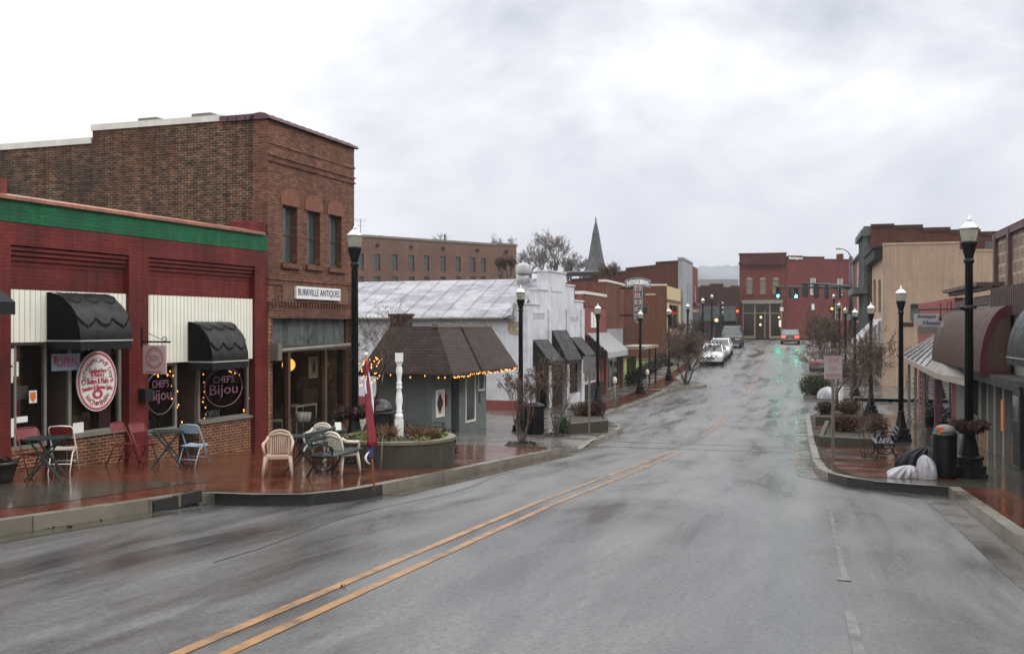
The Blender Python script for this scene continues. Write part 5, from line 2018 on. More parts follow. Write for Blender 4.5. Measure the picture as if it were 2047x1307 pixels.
yq, zq_ = FC.side(1968, 497)
yq2, zq2 = FC.side(1990, 483)
MB().box(0, .08, yq, yq2, zq_, zq2).build('window', m_farglass, dk)
cpt = at(1803, 485, 62)
rv = thing('roof_stack', 'small dark stack standing on the peach building roof edge', 'stack', FP_.w(-1.2, FP_.side(1800, 485)[0], za - .15))
MB().tube([(0, 0, 0), (0, 0, .45)], .16, 8).box(-.22, .22, -.22, .22, .38, .46).build('stack', m_dark, rv)
# sliver facades beyond
FQ = right_frame(1727, FC.w(lc - .05, 0, 0).y)
q1 = at_frame('tan_front_building', 'narrow tan front beyond the tall dark building, seen edge on', 'building', FQ)
lq = FQ.x(1713)
MB().box(lq, 0, 0, 14, -.6, FQ.z(1727, 507)).build('wall', m_peachtrim, q1)
MB().box(lq, 0, -.3, .3, FQ.z(1727, 507), FQ.z(1727, 503)).box(lq * .8, -.4, -.9, 0, FQ.z(1722, 640), FQ.z(1722, 628)).build('cornice', m_greywood, q1)
MB().box(lq * .7, lq * .4, -.05, 0, FQ.z(1720, 590), FQ.z(1720, 550)).build('window', m_carglass, q1)
MB().box(lq * .9, -.5, -.06, 0, .2, FQ.z(1722, 645)).build('shop_window', m_carglass, q1)
FQ2 = right_frame(1713, FQ.w(lq - .05, 0, 0).y)
q2 = at_frame('red_front_building', 'narrow red brick front beyond the tan front on the right', 'building', FQ2)
lq2 = FQ2.x(1705)
MB().box(lq2, 0, 0, 10, -.6, FQ2.z(1713, 520)).box(lq2, 0, -.2, .2, FQ2.z(1713, 520), FQ2.z(1713, 518)).build('wall', m_brickR, q2)
MB().box(lq2 * .9, -1, -.06, 0, .2, FQ2.z(1710, 650)).build('shop_window', m_carglass, q2)

# ================================================================== right side, near block
p0 = SP(20, 4.6, KH)
FE = Frame(0, 1, AR_, -2.9)
FE.o = Vector((p0.x, p0.y, -2.9))
EX = FE.x
# faded red annex s 44..33.5
an_ = at_frame('red_annex', 'faded red single storey shop behind the porch roof, right sidewalk', 'shop', FE)
x0, x1 = 20 - 43.6, 20 - 33.5
zt_ = FE.z(1880, 600)
MB().wall(x0, x1, -.9, zt_, [(x0 + .6, x1 - .8, -.3, FE.z(1880, 740))], 0, .3).box(x0, x0 + .3, .3, 8, -.9, zt_ - .1).build('wall', m_redwall, an_)
pn = MB()
for a, b in ((1862, 1882), (1885, 1896), (1899, 1903)):
    pn.box(EX(a), EX(b), -.05, 0, FE.z(1880, 690), FE.z(1880, 606))
pn.build('boarded_panel', m_redwall, an_)
win(an_, x0 + .6, x1 - .8, -.3, FE.z(1880, 740), .1, .12, fm=m_greyplaster, gm=m_glassdark, mull=[x0 + 2 * k for k in (1, 2, 3, 4)])
MB().box(x0 + .4, x1 - .4, 2.5, 2.6, -.5, 1.6).build('interior', m_inner, an_)
# porch roof
po = at_frame('porch_roof_shed', 'bare tin porch roof on posts in front of the red annex', 'porch', FE)
zE1, zE0 = -1.22 + 2.9, -1.36 + 2.9
zw = -.15 + 2.9
xs0, xs1, xh = 20 - 39.0, 20 - 30.0, 20 - 34.6
xs0, xm_, xs1 = FE.x(1803, -.9), FE.x(1850, -.9), FE.x(1878, -.9)
xt0, xh = FE.x(1886, -.03), FE.x(1909, -.03)
zw = (FE.z(1886, 661, -.03) + FE.z(1909, 664, -.03)) / 2
zE1, zE0 = FE.z(1803, 711, -.9), FE.z(1878, 747, -.9)
zEm = zE1 + (zE0 - zE1) * (xm_ - xs0) / (xs1 - xs0)
tr, tr2 = MB(), MB()
tr.quad((xs0, -.9, zE1), (xm_, -.9, zEm), (xh, -.03, zw), (xt0, -.03, zw))
k_ = 12
for i in range(k_):
    u = i / (k_ - 1)
    a = Vector((xs0 + (xm_ - xs0) * u, -.9, zE1 + (zEm - zE1) * u + .02))
    b = Vector((xt0 + (xh - xt0) * u, -.03, zw + .02))
    (tr2 if i % 2 else tr).bar(a, b, .09 if i % 2 else .05, .05)
tr2.build('seam', m_tindark, po)
tro = tr.build('tin_roof', m_tin, po)
th_ = MB()
th_.quad((xm_, -.9, zEm), (xs1, -.9, zE0), (xh + .3, -.03, zw - .02), (xh, -.03, zw))
th_.quad((xs1, -.9, zE0), (xs1 + 3.2, -.55, zE0 - .02), (xs1 + 3.2, -.03, zE0 + .3), (xh + .3, -.03, zw - .02))
th_.build('hip_roof', m_tindark, po)  # darker material paints the slope that reflects less sky than the tin
fs2 = MB()
fs2.bar((xs0, -.94, zE1 - .06), (xs1, -.94, zE0 - .07), .05, .17)
fs2.bar((xs1, -.94, zE0 - .07), (xs1 + 3.2, -.6, zE0 - .1), .05, .14)
fs2.build('fascia', m_fascia, po)
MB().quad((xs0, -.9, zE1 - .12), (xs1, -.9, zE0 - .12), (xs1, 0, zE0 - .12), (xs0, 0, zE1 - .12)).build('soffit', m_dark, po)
MB().bar((xs0 - .03, -1.0, zE1 - .02), (xs0 - 3.6, -.75, zE1 - .05), .06, .12).build('red_trim', m_redwall, po)
for s_, m_ in ((38.7, m_greyplaster), (36.6, m_greyplaster), (34.4, m_greyplaster), (31.2, m_purple)):
    zb = zr(s_) + KH + 2.9
    w_ = .16 if m_ is m_purple else .09
    pm = MB().box(20 - s_ - w_ / 2, 20 - s_ + w_ / 2, -.86, -.86 + w_, zb, zE0 + .05).box(20 - s_ - w_, 20 - s_ + w_, -.86 - w_ / 2, -.86 + w_ * 1.5, zb, zb + .12)
    if m_ is not m_purple:
        for i in range(9):
            pm.ball((20 - s_ - w_ * .3, -.87, zb + .3 + i * .17), .04, 6, 4)
    pm.build('post', m_, po)
# brown shop with barrel awnings and the rough stone storey
bs = at_frame('brown_stone_shop', 'brown shop at the right edge with ribbed barrel awning under a rough stone upper storey', 'shop', FE)
x0, x1 = 20 - 33.4, 20 - 12.0
zbt = FE.z(1985, 578)
hs_ = []
xx = 20 - 31.2
while xx < x1 - 2:
    hs_.append((xx, xx + 1.9, .28, FE.z(1985, 752) - .02))
    xx += 2.35
zaw = FE.z(2030, 612)
uw = [(EX(a), EX(b), FE.z((a + b) / 2, 626), FE.z((a + b) / 2, 597)) for a, b in ((1919, 1930), (1945, 1975))]
MB().wall(x0, x1, -.6, zbt - .35, hs_ + uw, 0, .3).box(x0, x0 + .3, .3, 10, -.6, zbt - .2).build('wall', m_greyplaster, bs)
xcl = EX(1988)
MB().box(xcl, x1, -.06, .25, zaw - .2, zbt).box(x0, xcl, -.03, .0, FE.z(1950, 597), zbt - .36).build('ribbed_cladding', m_brownclad, bs)
rb_ = MB()
xx = xcl
while xx < x1:
    rb_.box(xx, xx + .08, -.09, -.06, zaw - .2, zbt)
    xx += .2
rb_.build('cladding_rib', m_brownclad, bs)
cn = MB()
cn.box(x0 - .15, EX(1983), -.35, .3, FE.z(1950, 578), FE.z(1950, 571)).box(x0 - .05, EX(1983), -.2, .0, FE.z(1950, 585), FE.z(1950, 578))
cn.build('cornice', m_brownclad, bs)
for h in uw:
    win(bs, *h, .05, .08, fm=m_framedark, gm=m_white)
for h in hs_:
    win(bs, *h, .12, .10, fm=m_greyplaster, gm=m_glassdark)
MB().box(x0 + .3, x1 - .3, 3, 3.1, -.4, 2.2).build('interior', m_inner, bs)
ki = MB()
for h in hs_:
    ki.box(h[0], h[1], -.03, 0, -.5, .27)
ki.build('knee_wall', m_orangebrick, bs)
fw2 = FE
yo = .55
sz0, sz1 = FE.z(1992, 592, yo), FE.z(1992, 471, yo)
sx = FE.x(1990, yo)
MB().box(sx, x1 + 3, yo, yo + 6, sz0, sz1).build('stone_storey', m_stone, bs)
pl = MB()
for px in (1994, 2022, 2060):
    q = FE.x(px, yo)
    pl.box(q - .12, q + .12, yo - .1, yo, sz0, sz1)
pl.box(sx - .05, x1 + 3, yo - .08, yo + .02, sz1 - .12, sz1 + .06).box(sx - .1, x1 + 3, .02, yo, sz0 - .14, sz0 - .02)
pl.build('pilaster', m_purple, bs)
MB().prism([(yo - .1, sz1 + .06), (yo + 3.2, sz1 + 1.1), (yo + 6, sz1 + .06)], sx, x1 + 3, 'x').build('roof', m_tindark, bs)
z1_ = FE.z(2030, 612)
zb3 = -(742 - YH) / F * FE.w(EX(2030), -.5, 0).y - FE.o.z
xa_ = EX(2030)
barrel_awning(bs, EX(1915), xa_, z1_, zb3, .62, -.1, m_barrel, m_barreledge, val=.05, edge=None, ribs=True)
ed_ = MB()
for i in range(12):
    a, b = PI / 2 * i / 12, PI / 2 * (i + 1) / 12
    P2 = lambda q, k: (xa_ + .012, -.1 - .62 * k * math.sin(q), zb3 + (z1_ - zb3) * k * math.cos(q))
    ed_.quad(P2(a, .86), P2(b, .86), P2(b, 1.02), P2(a, 1.02))
ed_.box(xa_ - .01, xa_ + .02, -.72, -.1, zb3 - .12, zb3 + .04)
ed_.build('awning_edge', m_barreledge, bs)
barrel_awning(bs, FE.x(2013, -.76), x1 - .5, z1_ + .05, zb3 + .42, .66, -.1, m_canvas, m_galv, val=.16, ribs=False)
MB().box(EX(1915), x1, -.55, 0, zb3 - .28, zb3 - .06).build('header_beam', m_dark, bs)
FE0 = FE
cl_ = MB()
for px in (1988, 2003, 2021):
    q = EX(px)
    cl_.box(q - .12, q + .10, -.16, 0, -.5, zb3 - .28)
cl_.build('column', m_greyplaster, bs)
MB().box(EX(2019), EX(2022.5), -.19, -.165, FE.z(2021, 862), FE.z(2021, 800)).build('neon_reflection', e_orange, bs)  # glowing strip painting an orange neon reflection on the column
# ================================================================== street lamps
def make_lamp():
    r = thing('street_lamp', 'x', 'street lamp', group='black post lamps along the street')
    MB().lathe([(.30, -.05), (.30, .06), (.27, .07), (.27, .20), (.22, .22), (.21, .30), (.235, .31), (.235, .36), (.17, .38), (.12, .60), (.085, .80), (.10, .81), (.10, .85), (.075, .87)], n=8, smooth=False).build('base', m_blackmetal, r)
    pr = [(.072, .86), (.060, 3.66), (.085, 3.68), (.085, 3.73), (.065, 3.76)]
    p = MB().lathe(pr, n=12)
    for i in range(8):
        a = 2 * PI * i / 8
        p.bar((.07 * math.cos(a), .07 * math.sin(a), .9), (.058 * math.cos(a), .058 * math.sin(a), 3.64), .012)
    p.build('pole', m_blackmetal, r)
    MB().lathe([(.065, 3.74), (.075, 3.80), (.125, 3.98), (.135, 4.02), (.135, 4.05)], n=12).build('collar', m_blackmetal, r)
    g = MB()
    pr = [(.112, 4.05), (.125, 4.12), (.140, 4.20), (.145, 4.26)]
    n = 24
    vs, fs = [], []
    for rr, z in pr:
        for k in range(n):
            a = 2 * PI * k / n
            q = rr * (1 + .035 * (k % 2))
            vs.append((q * math.cos(a), q * math.sin(a), z))
    for i in range(len(pr) - 1):
        for k in range(n):
            fs.append((i * n + k, i * n + (k + 1) % n, (i + 1) * n + (k + 1) % n, (i + 1) * n + k))
    g.mesh(vs, fs, True)
    g.build('globe', m_globe, r)
    MB().lathe([(.155, 4.255), (.16, 4.275), (.13, 4.31), (.10, 4.345), (.06, 4.375), (.045, 4.39)], n=16).build('cap', m_chrome, r)
    MB().lathe([(.045, 4.385), (.03, 4.40), (.045, 4.415), (.012, 4.44), (.008, 4.50)], n=8).build('finial', m_chrome, r)
    return r


LAMPS = [  # px, depth, y of the finial top, label
    (709, 19.1, 447, 'nearest black post lamp on the left, rising out of the round concrete planter'),
    (1041, 30.7, 569, 'black post lamp behind the bare multi-stem shrub in front of the white stepped building'),
    (1195, 43.3, 606, 'black post lamp rising behind the russet planter beside the striped awning'),
    (1280, 53.0, 619, 'black post lamp standing just under the teal drug sign'),
    (1337, 62.5, 614, 'black post lamp with small dry basket on its pole left of the street tree'),
    (1375, 72.0, 605, 'black post lamp in front of the silver grey building, behind the bare street tree'),
    (1405, 83.0, 594, 'small distant black post lamp, left of two in front of the dark brick block'),
    (1423, 92.0, 587, 'small distant black post lamp, right of two in front of the dark brick block'),
    (1937, 17.1, 430, 'nearest black post lamp on the right, carrying the hanging antique shop sign'),
    (1801, 28.6, 570, 'black post lamp in front of the peach side wall'),
    (1741, 40.0, 604, 'black post lamp beyond the hedge planters on the right, left of the peach wall'),
    (1709, 51.4, 615, 'black post lamp across the side street behind the bare tree on the right'),
    (1690, 64.6, 612, 'small distant black post lamp on the right, between two others against the red annex wall'),
    (1678, 74.0, 603, 'small distant black post lamp under the signal arm, third lamp right of its mast end'),
    (1667, 87.0, 586, 'farthest right side black post lamp, tallest looking against the red store wall'),
]
lamp0 = make_lamp()
for i, (px, Y, py, lab) in enumerate(LAMPS):
    p = at(px, 650, Y)
    zb = gz(p.x, p.y, KH)
    top = -(py - YH) / F * Y
    sc = (top - zb) / 4.5
    o = lamp0 if i == 0 else copy_tree(lamp0)
    o.location = (p.x, p.y, zb)
    o.scale = (1, 1, sc)
    o['label'] = lab
lp = lambda px, Y: at(px, 650, Y)
# a second, pale lamp far back by the drug store
# flower baskets on the near lamps
def basket(p, w, lab, name='flower_basket'):
    r = thing(name, lab, 'basket', p)
    mb = MB().lathe([(.04, -.14), (w * .25, -.12), (w * .40, -.02), (w * .46, .04)], n=16)
    mb.build('bowl', m_leafp, r)
    mb = MB()
    leaves(mb, (0, 0, .02), (w * .55, w * .55, .10), 260, .05)
    for i in range(60):
        a = random.random() * 6.28
        q = w * random.uniform(.3, .52)
        mb.tube([(q * .6 * math.cos(a), q * .6 * math.sin(a), 0), (q * math.cos(a), q * math.sin(a), random.uniform(.05, .16)), (q * 1.2 * math.cos(a), q * 1.2 * math.sin(a), random.uniform(-.12, .1))], .006, 3, cap=False)
    mb.build('dry_flowers', m_leafp, r)
    return r
random.seed(21)
basket(at(1937, 852, 17.05), .62, 'dry brown flower basket ringed round the nearest right lamp post')
basket(at(710, 824, 19.0), .72, 'dark dry flower basket ringed round the nearest left lamp post')
basket(at(1337, 728, 62.4), .62, 'small dry flower basket on the lamp post left of the bare street tree')
# banner bracket on the near left lamp
bb_ = MB()
p = at(709, 738, 19.05)
q = at(690, 741, 19.0)
bb_.tube([p, q], .012, 5).tube([q, at(706, 712, 19.05)], .010, 5)
tag(bb_.build('banner_bracket', m_blackmetal), 'small triangular iron bracket on the nearest left lamp post', 'bracket')
# hanging shop sign on the near right lamp
hp_ = at(1935, 617, 17.1)
hb = thing('hanging_shop_sign', 'white Antique House board hanging from a long iron bar on the nearest right lamp post', 'sign', hp_)
k = 17.1 / F
hbm = MB()
hbm.tube([(0, 0, 0), (-100 * k, 0, -2 * k)], .012, 6)
hbm.tube([(0, 0, -.04), (0, 0, .06)], .085, 8)
for a in (-55, -98):
    hbm.tube([(a * k, 0, -2 * k), (a * k, 0, -12 * k)], .005, 4)
hbm.build('bracket', m_blackmetal, hb)
bd = MB().box(-107 * k, -57 * k, -.012, .012, -34 * k, -10 * k)
bd.box(-91 * k, -50 * k, -.014, .010, -36 * k, -21 * k)
bdo = bd.build('board', m_signgrey, hb)
l_ = MB()
lettering(l_, 'Antique', -84 * k, -16 * k, 38 * k, 8 * k, -.018, shear=.25, bold=.004)
lettering(l_, 'House', -73 * k, -28 * k, 34 * k, 9 * k, -.018, shear=.25, bold=.004)
l_.build('lettering', m_navy, bdo)
MB().prism([(-60 * k, -24 * k), (-52 * k, -24 * k), (-56 * k, -8 * k)], -.02, .02).build('tree_shape', m_leafd, bdo)
lo = MB().box(-101 * k, -62 * k, -.010, .010, -50 * k, -36 * k)
for a in (-96, -67):
    lo.box(a * k, (a + 1) * k, -.004, .004, -37 * k, -33 * k)
loo = lo.build('lower_board', m_greypost, hb)

# ================================================================== trees
def branch(tr, tw, p, d, L, r, depth, spread, up, rng, gnarl=.25, twig_r=.006, tips=None, minr=.004):
    n = 4
    pts, rs = [p], [r]
    q, dd = Vector(p), Vector(d)
    for i in range(n):
        dd = (dd + Vector((rng.uniform(-1, 1), rng.uniform(-1, 1), rng.uniform(-.6, 1) * up + up * .3)) * gnarl).normalized()
        q = q + dd * L / n
        pts.append(q.copy())
        rs.append(max(r * (1 - .4 * (i + 1) / n), minr))
    (tr if r > twig_r * 2.5 else tw).tube(pts, rs, 6 if r > .03 else (4 if r > .012 else 3), cap=False)
    if depth == 0:
        if tips is not None:
            tips.append(pts[-1])
        return
    k = rng.choice((2, 3, 3)) if depth > 1 else rng.choice((3, 4))
    for j in range(k):
        i = n if j == 0 else rng.randint(1, n)
        a = Vector((rng.uniform(-1, 1), rng.uniform(-1, 1), rng.uniform(-.35, .8)))
        nd = (dd * (1.0 if j == 0 else .55) + a * spread).normalized()
        branch(tr, tw, pts[i], nd, L * rng.uniform(.6, .85), rs[i] * (.8 if j == 0 else .6), depth - 1, spread, up, rng, gnarl, twig_r, tips, minr)


def bare_tree(name, lab, loc, h, seed, stems=1, r=.08, depth=5, spread=.6, lean=.3, up=.5, trunk_h=.3, bark=None, twig=None, group=None, seeds=0, cat='tree', twig_r=.006, gnarl=.25, minr=.004):
    rng = random.Random(seed)
    root = thing(name, lab, cat, loc, 0, group)
    tr, tw = MB(), MB()
    tips = []
    for s_ in range(stems):
        a = 2 * PI * s_ / stems + rng.uniform(-.4, .4)
        d = Vector((math.cos(a) * lean, math.sin(a) * lean, 1)).normalized() if stems > 1 else Vector((rng.uniform(-.1, .1), rng.uniform(-.1, .1), 1)).normalized()
        b = Vector((math.cos(a) * r * .8, math.sin(a) * r * .8, -.05)) if stems > 1 else Vector((0, 0, -.1))
        t = b + d * h * trunk_h
        mid = b.lerp(t, .5) + Vector((rng.uniform(-1, 1), rng.uniform(-1, 1), 0)) * .03 * h
        tr.tube([b, mid, t], [r * 1.25, r, r * .85], 7, cap=False)
        for j in range(3 if stems == 1 else 2):
            nd = (d + Vector((rng.uniform(-1, 1), rng.uniform(-1, 1), rng.uniform(0, .5))) * spread).normalized()
            branch(tr, tw, t, nd, h * (1 - trunk_h) * .36, r * .7, depth - 1, spread, up, rng, gnarl, twig_r, tips, minr)
    tr.build('trunk', bark or m_bark, root)
    if seeds:
        sd = tw
        for t in tips:
            if rng.random() < seeds:
                leaves(sd, t, (.05, .05, .06), 7, .03)
    tw.build('crown', twig or m_twig, root)
    return root


w = G(1043, 890, KH)
bare_tree('crape_myrtle', 'leafless multi-stem shrub with dry seed heads nearest the kerb, in front of the white building', w, 2.0, 3, 7, .018, 4, .34, .26, .7, .26, bark=m_barkg, group='bare street shrubs', gnarl=.16, seeds=.35, cat='shrub')
random.seed(1)
w2 = G(1112, 872, KH)
bare_tree('crape_myrtle', 'leafless multi-stem shrub beside the black trash can and low hedge planter', w2, 2.5, 9, 7, .018, 4, .30, .22, .75, .26, bark=m_barkg, group='bare street shrubs', gnarl=.16, seeds=.25, cat='shrub')
for ww, lab in ((w, 'dark soil bed round the nearer leafless shrub'), (w2, 'dark soil bed round the farther leafless shrub')):
    so_ = MB().lathe([(.42, 0), (.40, .03), (.2, .06), (.01, .07)], n=14)
    leaves(so_, (0, 0, .05), (.38, .38, .04), 120, .05)
    o = so_.build('soil_bed', m_soil); o.location = ww
    tag(o, lab, 'soil bed')
w = G(1372, 768, KH)
bare_tree('street_tree', 'leafless young street tree on the left kerb island beside the white car', w, 3.3, 14, 4, .05, 7, .85, .40, .25, .26, group='bare street trees', twig_r=.010, minr=.009)
w = G(1688, 835, KH)
w.z = gz(w.x, w.y, KH)
bare_tree('street_tree', 'leafless street tree standing in the low planter behind the STOP sign', w, 3.5, 24, 2, .07, 7, .85, .25, .22, .28, group='bare street trees', twig_r=.010, minr=.008)
w = at(1648, 700, 72)
w = Vector((w.x, w.y, gz(w.x, w.y, KH)))
bare_tree('street_tree', 'leafless street tree farther up the right side in front of the red store wing', w, 3.9, 31, 3, .07, 7, .95, .4, .2, .22, group='bare street trees', twig_r=.014, minr=.012)
w = at(1640, 700, 92)
w = Vector((w.x, w.y, gz(w.x, w.y, KH)))
bare_tree('street_tree', 'farthest leafless street tree on the right behind the dark car', w, 2.8, 35, 3, .07, 7, .95, .4, .2, .22, group='bare street trees', twig_r=.016, minr=.014)
w = G(1725, 838, KH)
bare_tree('sapling', 'thin leafless sapling right of the planter tree on the right walk', w, 2.6, 41, 3, .02, 4, .4, .25, .6, .3, group='bare street trees', twig_r=.006, minr=.006)
w = G(1727, 915, KH)
bare_tree('sapling', 'thin leafless sapling in front of the near hedge planter on the right', w, 1.3, 43, 3, .012, 3, .35, .2, .6, .4, group='bare street trees', twig_r=.005, minr=.005)
w = G(1420, 760, 0)
w = at(1425, 690, 84); w = Vector((w.x - 1.5, w.y, gz(w.x, w.y, KH)))
bare_tree('street_tree', 'leafless tree up the left walk behind the dark pickup', w, 3.2, 52, 2, .08, 7, .85, .4, .25, .3, group='bare street trees', twig_r=.014, minr=.013)
# tree by the near left lamp, its branches strung with lights
w = at(716, 880, 25.3); w.z = gz(w.x, w.y, KH)
lt_tree = bare_tree('ornamental_tree', 'leafless ornamental tree with fairy lights between the antiques shop and the grey building', w, 3.7, 67, 2, .05, 6, .8, .4, .3, .42, group=None, twig_r=.008, minr=.004)
# skyline trees
SKY = [(1115, 545, 110, 4.6, 101, 'largest leafless tree on the skyline left of the church steeple'),
       (1060, 548, 118, 3.3, 102, 'leafless tree on the skyline just right of the long brick building'),
       (1010, 548, 120, 2.6, 103, 'low leafless thicket tree behind the right end of the long brick building'),
       (872, 520, 135, 3.0, 104, 'leafless tree top showing above the middle of the long brick roof'),
       (1165, 548, 125, 2.4, 105, 'leafless tree just left of the church steeple foot'),
       (1212, 552, 128, 1.6, 107, 'small leafless tree in front of the church steeple foot'),
       (1000, 520, 128, 2.9, 108, 'leafless tree rising above the right end of the long brick roof'),
       (1088, 550, 108, 2.8, 109, 'low leafless tree left of the tallest skyline tree'),
       (1140, 556, 105, 2.2, 110, 'low leafless tree right of the tallest skyline tree')]
for px, py, Y, h, sd_, lab in SKY:
    b = at(px, py, Y)
    dz = 2.4
    bare_tree('bare_tree', lab, (b.x, b.y, b.z - dz), h + dz, sd_, 1, .16, 7, .66, .3, .35, .34, bark=m_barkg, twig=m_twigg, group='bare trees on the skyline', twig_r=.020, minr=.0125)
# two reddish bushes above the white roof
for px, sd_, lab in ((1000, 61, 'reddish bare bush over the white roof, left one'), (1018, 62, 'reddish bare bush over the white roof beside the ventilator')):
    b = at(px, 560, 70)
    bare_tree('bare_bush', lab, b, 1.75, sd_, 5, .03, 5, .4, .3, .6, .3, twig=m_twig, group='reddish bushes', twig_r=.016, minr=.012, cat='bush')
b = at(1215, 585, 78)
bare_tree('bare_bush', 'dark tangled bush against the dark brick wall left of the drug sign', (b.x, b.y, b.z), 2.4, 64, 6, .03, 5, .45, .4, .6, .3, twig=m_twig, group='reddish bushes', twig_r=.016, minr=.013, cat='bush')

# ================================================================== fairy lights
bulb_me = None
def string_lights(lab, pts, sag=.0, step=.3, jit=.03, mat=None, size=.018, drop=.03, group=None):
    global bulb_me
    r = thing('string_lights', lab, 'lights', pts[0], 0, group)
    o0 = Vector(pts[0])
    rel = [Vector(p) - o0 for p in pts]
    mb = MB().tube(rel, .006, 4, cap=False)
    mb.build('wire', m_blackmetal, r)
    k = 0
    for a, b in zip(rel, rel[1:]):
        L = (b - a).length
        n = max(1, int(round(L / step)))
        for i in range(n):
            if k >= 98:
                break
            u = (i + random.uniform(.2, .8)) / n
            p = a.lerp(b, u) + Vector((random.uniform(-jit, jit), random.uniform(-jit, jit), random.uniform(-jit, jit) - drop))
            if bulb_me is None:
                o = MB().ball((0, 0, 0), .018, 6, 4, 1.4).build('bulb', e_bulb, r)
                bulb_me = o.data
            else:
                o = bpy.data.objects.new('bulb', bulb_me)
                COL.objects.link(o)
                o.parent = r
            o.location = p
            o.scale = (size / .018,) * 3
            k += 1
    return r


random.seed(33)
ev = [FG.w(ec[0] - .02, FG.side(722, 748, -.37)[0], ZE - .05), FG.w(ec[0] - .02, ec[1] - .02, ZE - .05)]
mid = [ev[0].lerp(ev[1], i / 8) for i in range(9)]
string_lights('sparse warm string lights along the front eave of the grey corner building', mid, step=.26, size=.018, group='fairy lights on the grey building')
ev2 = [ev[1], FG.w(xr_e, ec[1] - .02, ZE - .03)]
mid = [ev2[0].lerp(ev2[1], i / 14) for i in range(15)]
string_lights('dense warm string lights along the street side eave of the grey corner building', mid, step=.10, jit=.035, size=.016, group='fairy lights on the grey building')
def pxs(lst, Y):
    return [at(x, y, Y) for x, y in lst]
string_lights('warm fairy lights wound on the upper branches of the ornamental tree', pxs([(716, 732), (730, 722), (745, 718), (766, 713), (756, 722), (735, 728), (722, 735), (742, 728), (762, 716)], 24.6), step=.09, jit=.08, size=.015, group='fairy lights in the ornamental tree')
string_lights('warm fairy lights wound on the lower branches of the ornamental tree', pxs([(717, 770), (728, 760), (742, 752), (756, 745), (748, 755), (730, 763), (722, 748), (738, 744)], 24.6), step=.095, jit=.08, size=.015, group='fairy lights in the ornamental tree')
def wl2(lst, yo):
    return [FR.w(FR.x(x, yo), yo, FR.z(x, y, yo)) for x, y in lst]
string_lights('warm lights hung inside the left Bijou window along its top and right edge', wl2([(302, 742), (318, 744), (338, 741), (352, 748), (345, 770), (352, 785), (344, 800), (356, 812), (357, 838)], .2), step=.05, jit=.05, size=.013, group='fairy lights in the Bijou windows')
string_lights('warm lights lying along the sill of the left Bijou window', wl2([(303, 860), (310, 856), (318, 858)], .2), step=.04, jit=.03, size=.013, group='fairy lights in the Bijou windows')
string_lights('warm lights hanging in the doorway between the Bijou windows', wl2([(390, 742), (390, 765), (392, 780), (392, 793), (394, 835)], .6), step=.07, jit=.03, size=.013, group='fairy lights in the Bijou windows')
string_lights('warm lights down the right edge and sill of the right Bijou window', wl2([(496, 758), (497, 780), (490, 800), (493, 812), (488, 826), (500, 830), (470, 834), (462, 836)], .2), step=.045, jit=.05, size=.013, group='fairy lights in the Bijou windows')
string_lights('few warm lights down the left edge of the right Bijou window', wl2([(408, 745), (408, 795), (410, 806), (408, 830), (416, 840)], .2), step=.10, jit=.03, size=.013, group='fairy lights in the Bijou windows')
string_lights('three warm lights under the valance of the right Bijou window', wl2([(455, 741), (478, 745)], .2), step=.10, jit=.03, size=.013, group='fairy lights in the Bijou windows')

# ================================================================== cafe furniture
def folding_chair(fm, sm, bm):
    r = thing('folding_chair', 'x', 'chair')
    r.scale = (.84,) * 3
    fr = MB()
    for s in (-1, 1):
        x = .21 * s
        fr.tube([(x, -.20, 0), (x, -.02, .44), (x * .98, .17, .80), (x * .80, .185, .83)], .013, 6)
        fr.tube([(x * .88, .28, 0), (x * .88, .10, .36), (x * .88, -.13, .43)], .012, 6)
    fr.tube([(-.168, .185, .83), (0, .19, .84), (.168, .185, .83)], .013, 6)
    fr.tube([(-.21, -.13, .18), (.21, -.13, .18)], .009, 5).tube([(-.185, .20, .16), (.185, .20, .16)], .009, 5)
    fr.build('frame', fm, r)
    vs, fs = [], []
    n = 6
    for i in range(n + 1):
        u = -1 + 2 * i / n
        for z, y in ((.44, -.20), (.425, .0), (.43, .17)):
            vs.append((.19 * u, y, z - .012 * (1 - u * u)))
    for i in range(n):
        for j in range(2):
            a = i * 3 + j
            fs.append((a, a + 1, a + 4, a + 3))
    MB().mesh(vs, fs, True).box(-.19, .19, -.205, .17, .405, .42).build('seat', sm, r)
    bk = MB()
    for i in range(6):
        a, b = -.195 + .39 * i / 6, -.195 + .39 * (i + 1) / 6
        q = lambda x: .02 * (1 - (x / .195) ** 2)
        def pp(x, t):
            return (x, (.115 if t == 0 else .172) + q(x), (.66 if t == 0 else .82 + .012 * (1 - (x / .195) ** 2)))
        bk.quad(pp(a, 0), pp(b, 0), pp(b, 1), pp(a, 1), smooth=True)
        bk.quad(*[(v[0], v[1] + .008, v[2]) for v in (pp(a, 1), pp(b, 1), pp(b, 0), pp(a, 0))], smooth=True)
    bk.build('backrest', bm, r)
    return r


def put(o, px, py, rz, lab, group=None, h=KH + .005):
    p = G(px, py, h)
    o.location = p
    o.rotation_euler = (0, 0, rz)
    o['label'] = lab
    if group:
        o['group'] = group
    return o


# chair faces -y locally (seat front at -y); rotation about z
fc0 = folding_chair(m_redpaint, m_redpaint, m_redpaint)
gch = 'folding chairs outside the candy shop'
put(fc0, 248, 930, R(75), 'red folding chair in front of the pier, left one of the pair', gch)
put(copy_tree(fc0), 286, 932, R(68), 'red folding chair next to the right green table, right one of the pair', gch)
put(copy_tree(fc0), 66, 955, R(62), 'red folding chair by the left green table, nearest the photo edge', gch)
fc1 = folding_chair(m_bluepaint, m_bluepaint, m_bluepaint)
put(fc1, 388, 932, R(165), 'pale blue folding chair right of the green table under the left Bijou window', gch)
fc2 = folding_chair(m_white, m_cream, m_redpaint)
put(fc2, 127, 942, R(188), 'white folding chair with a red back behind the left green table', gch)


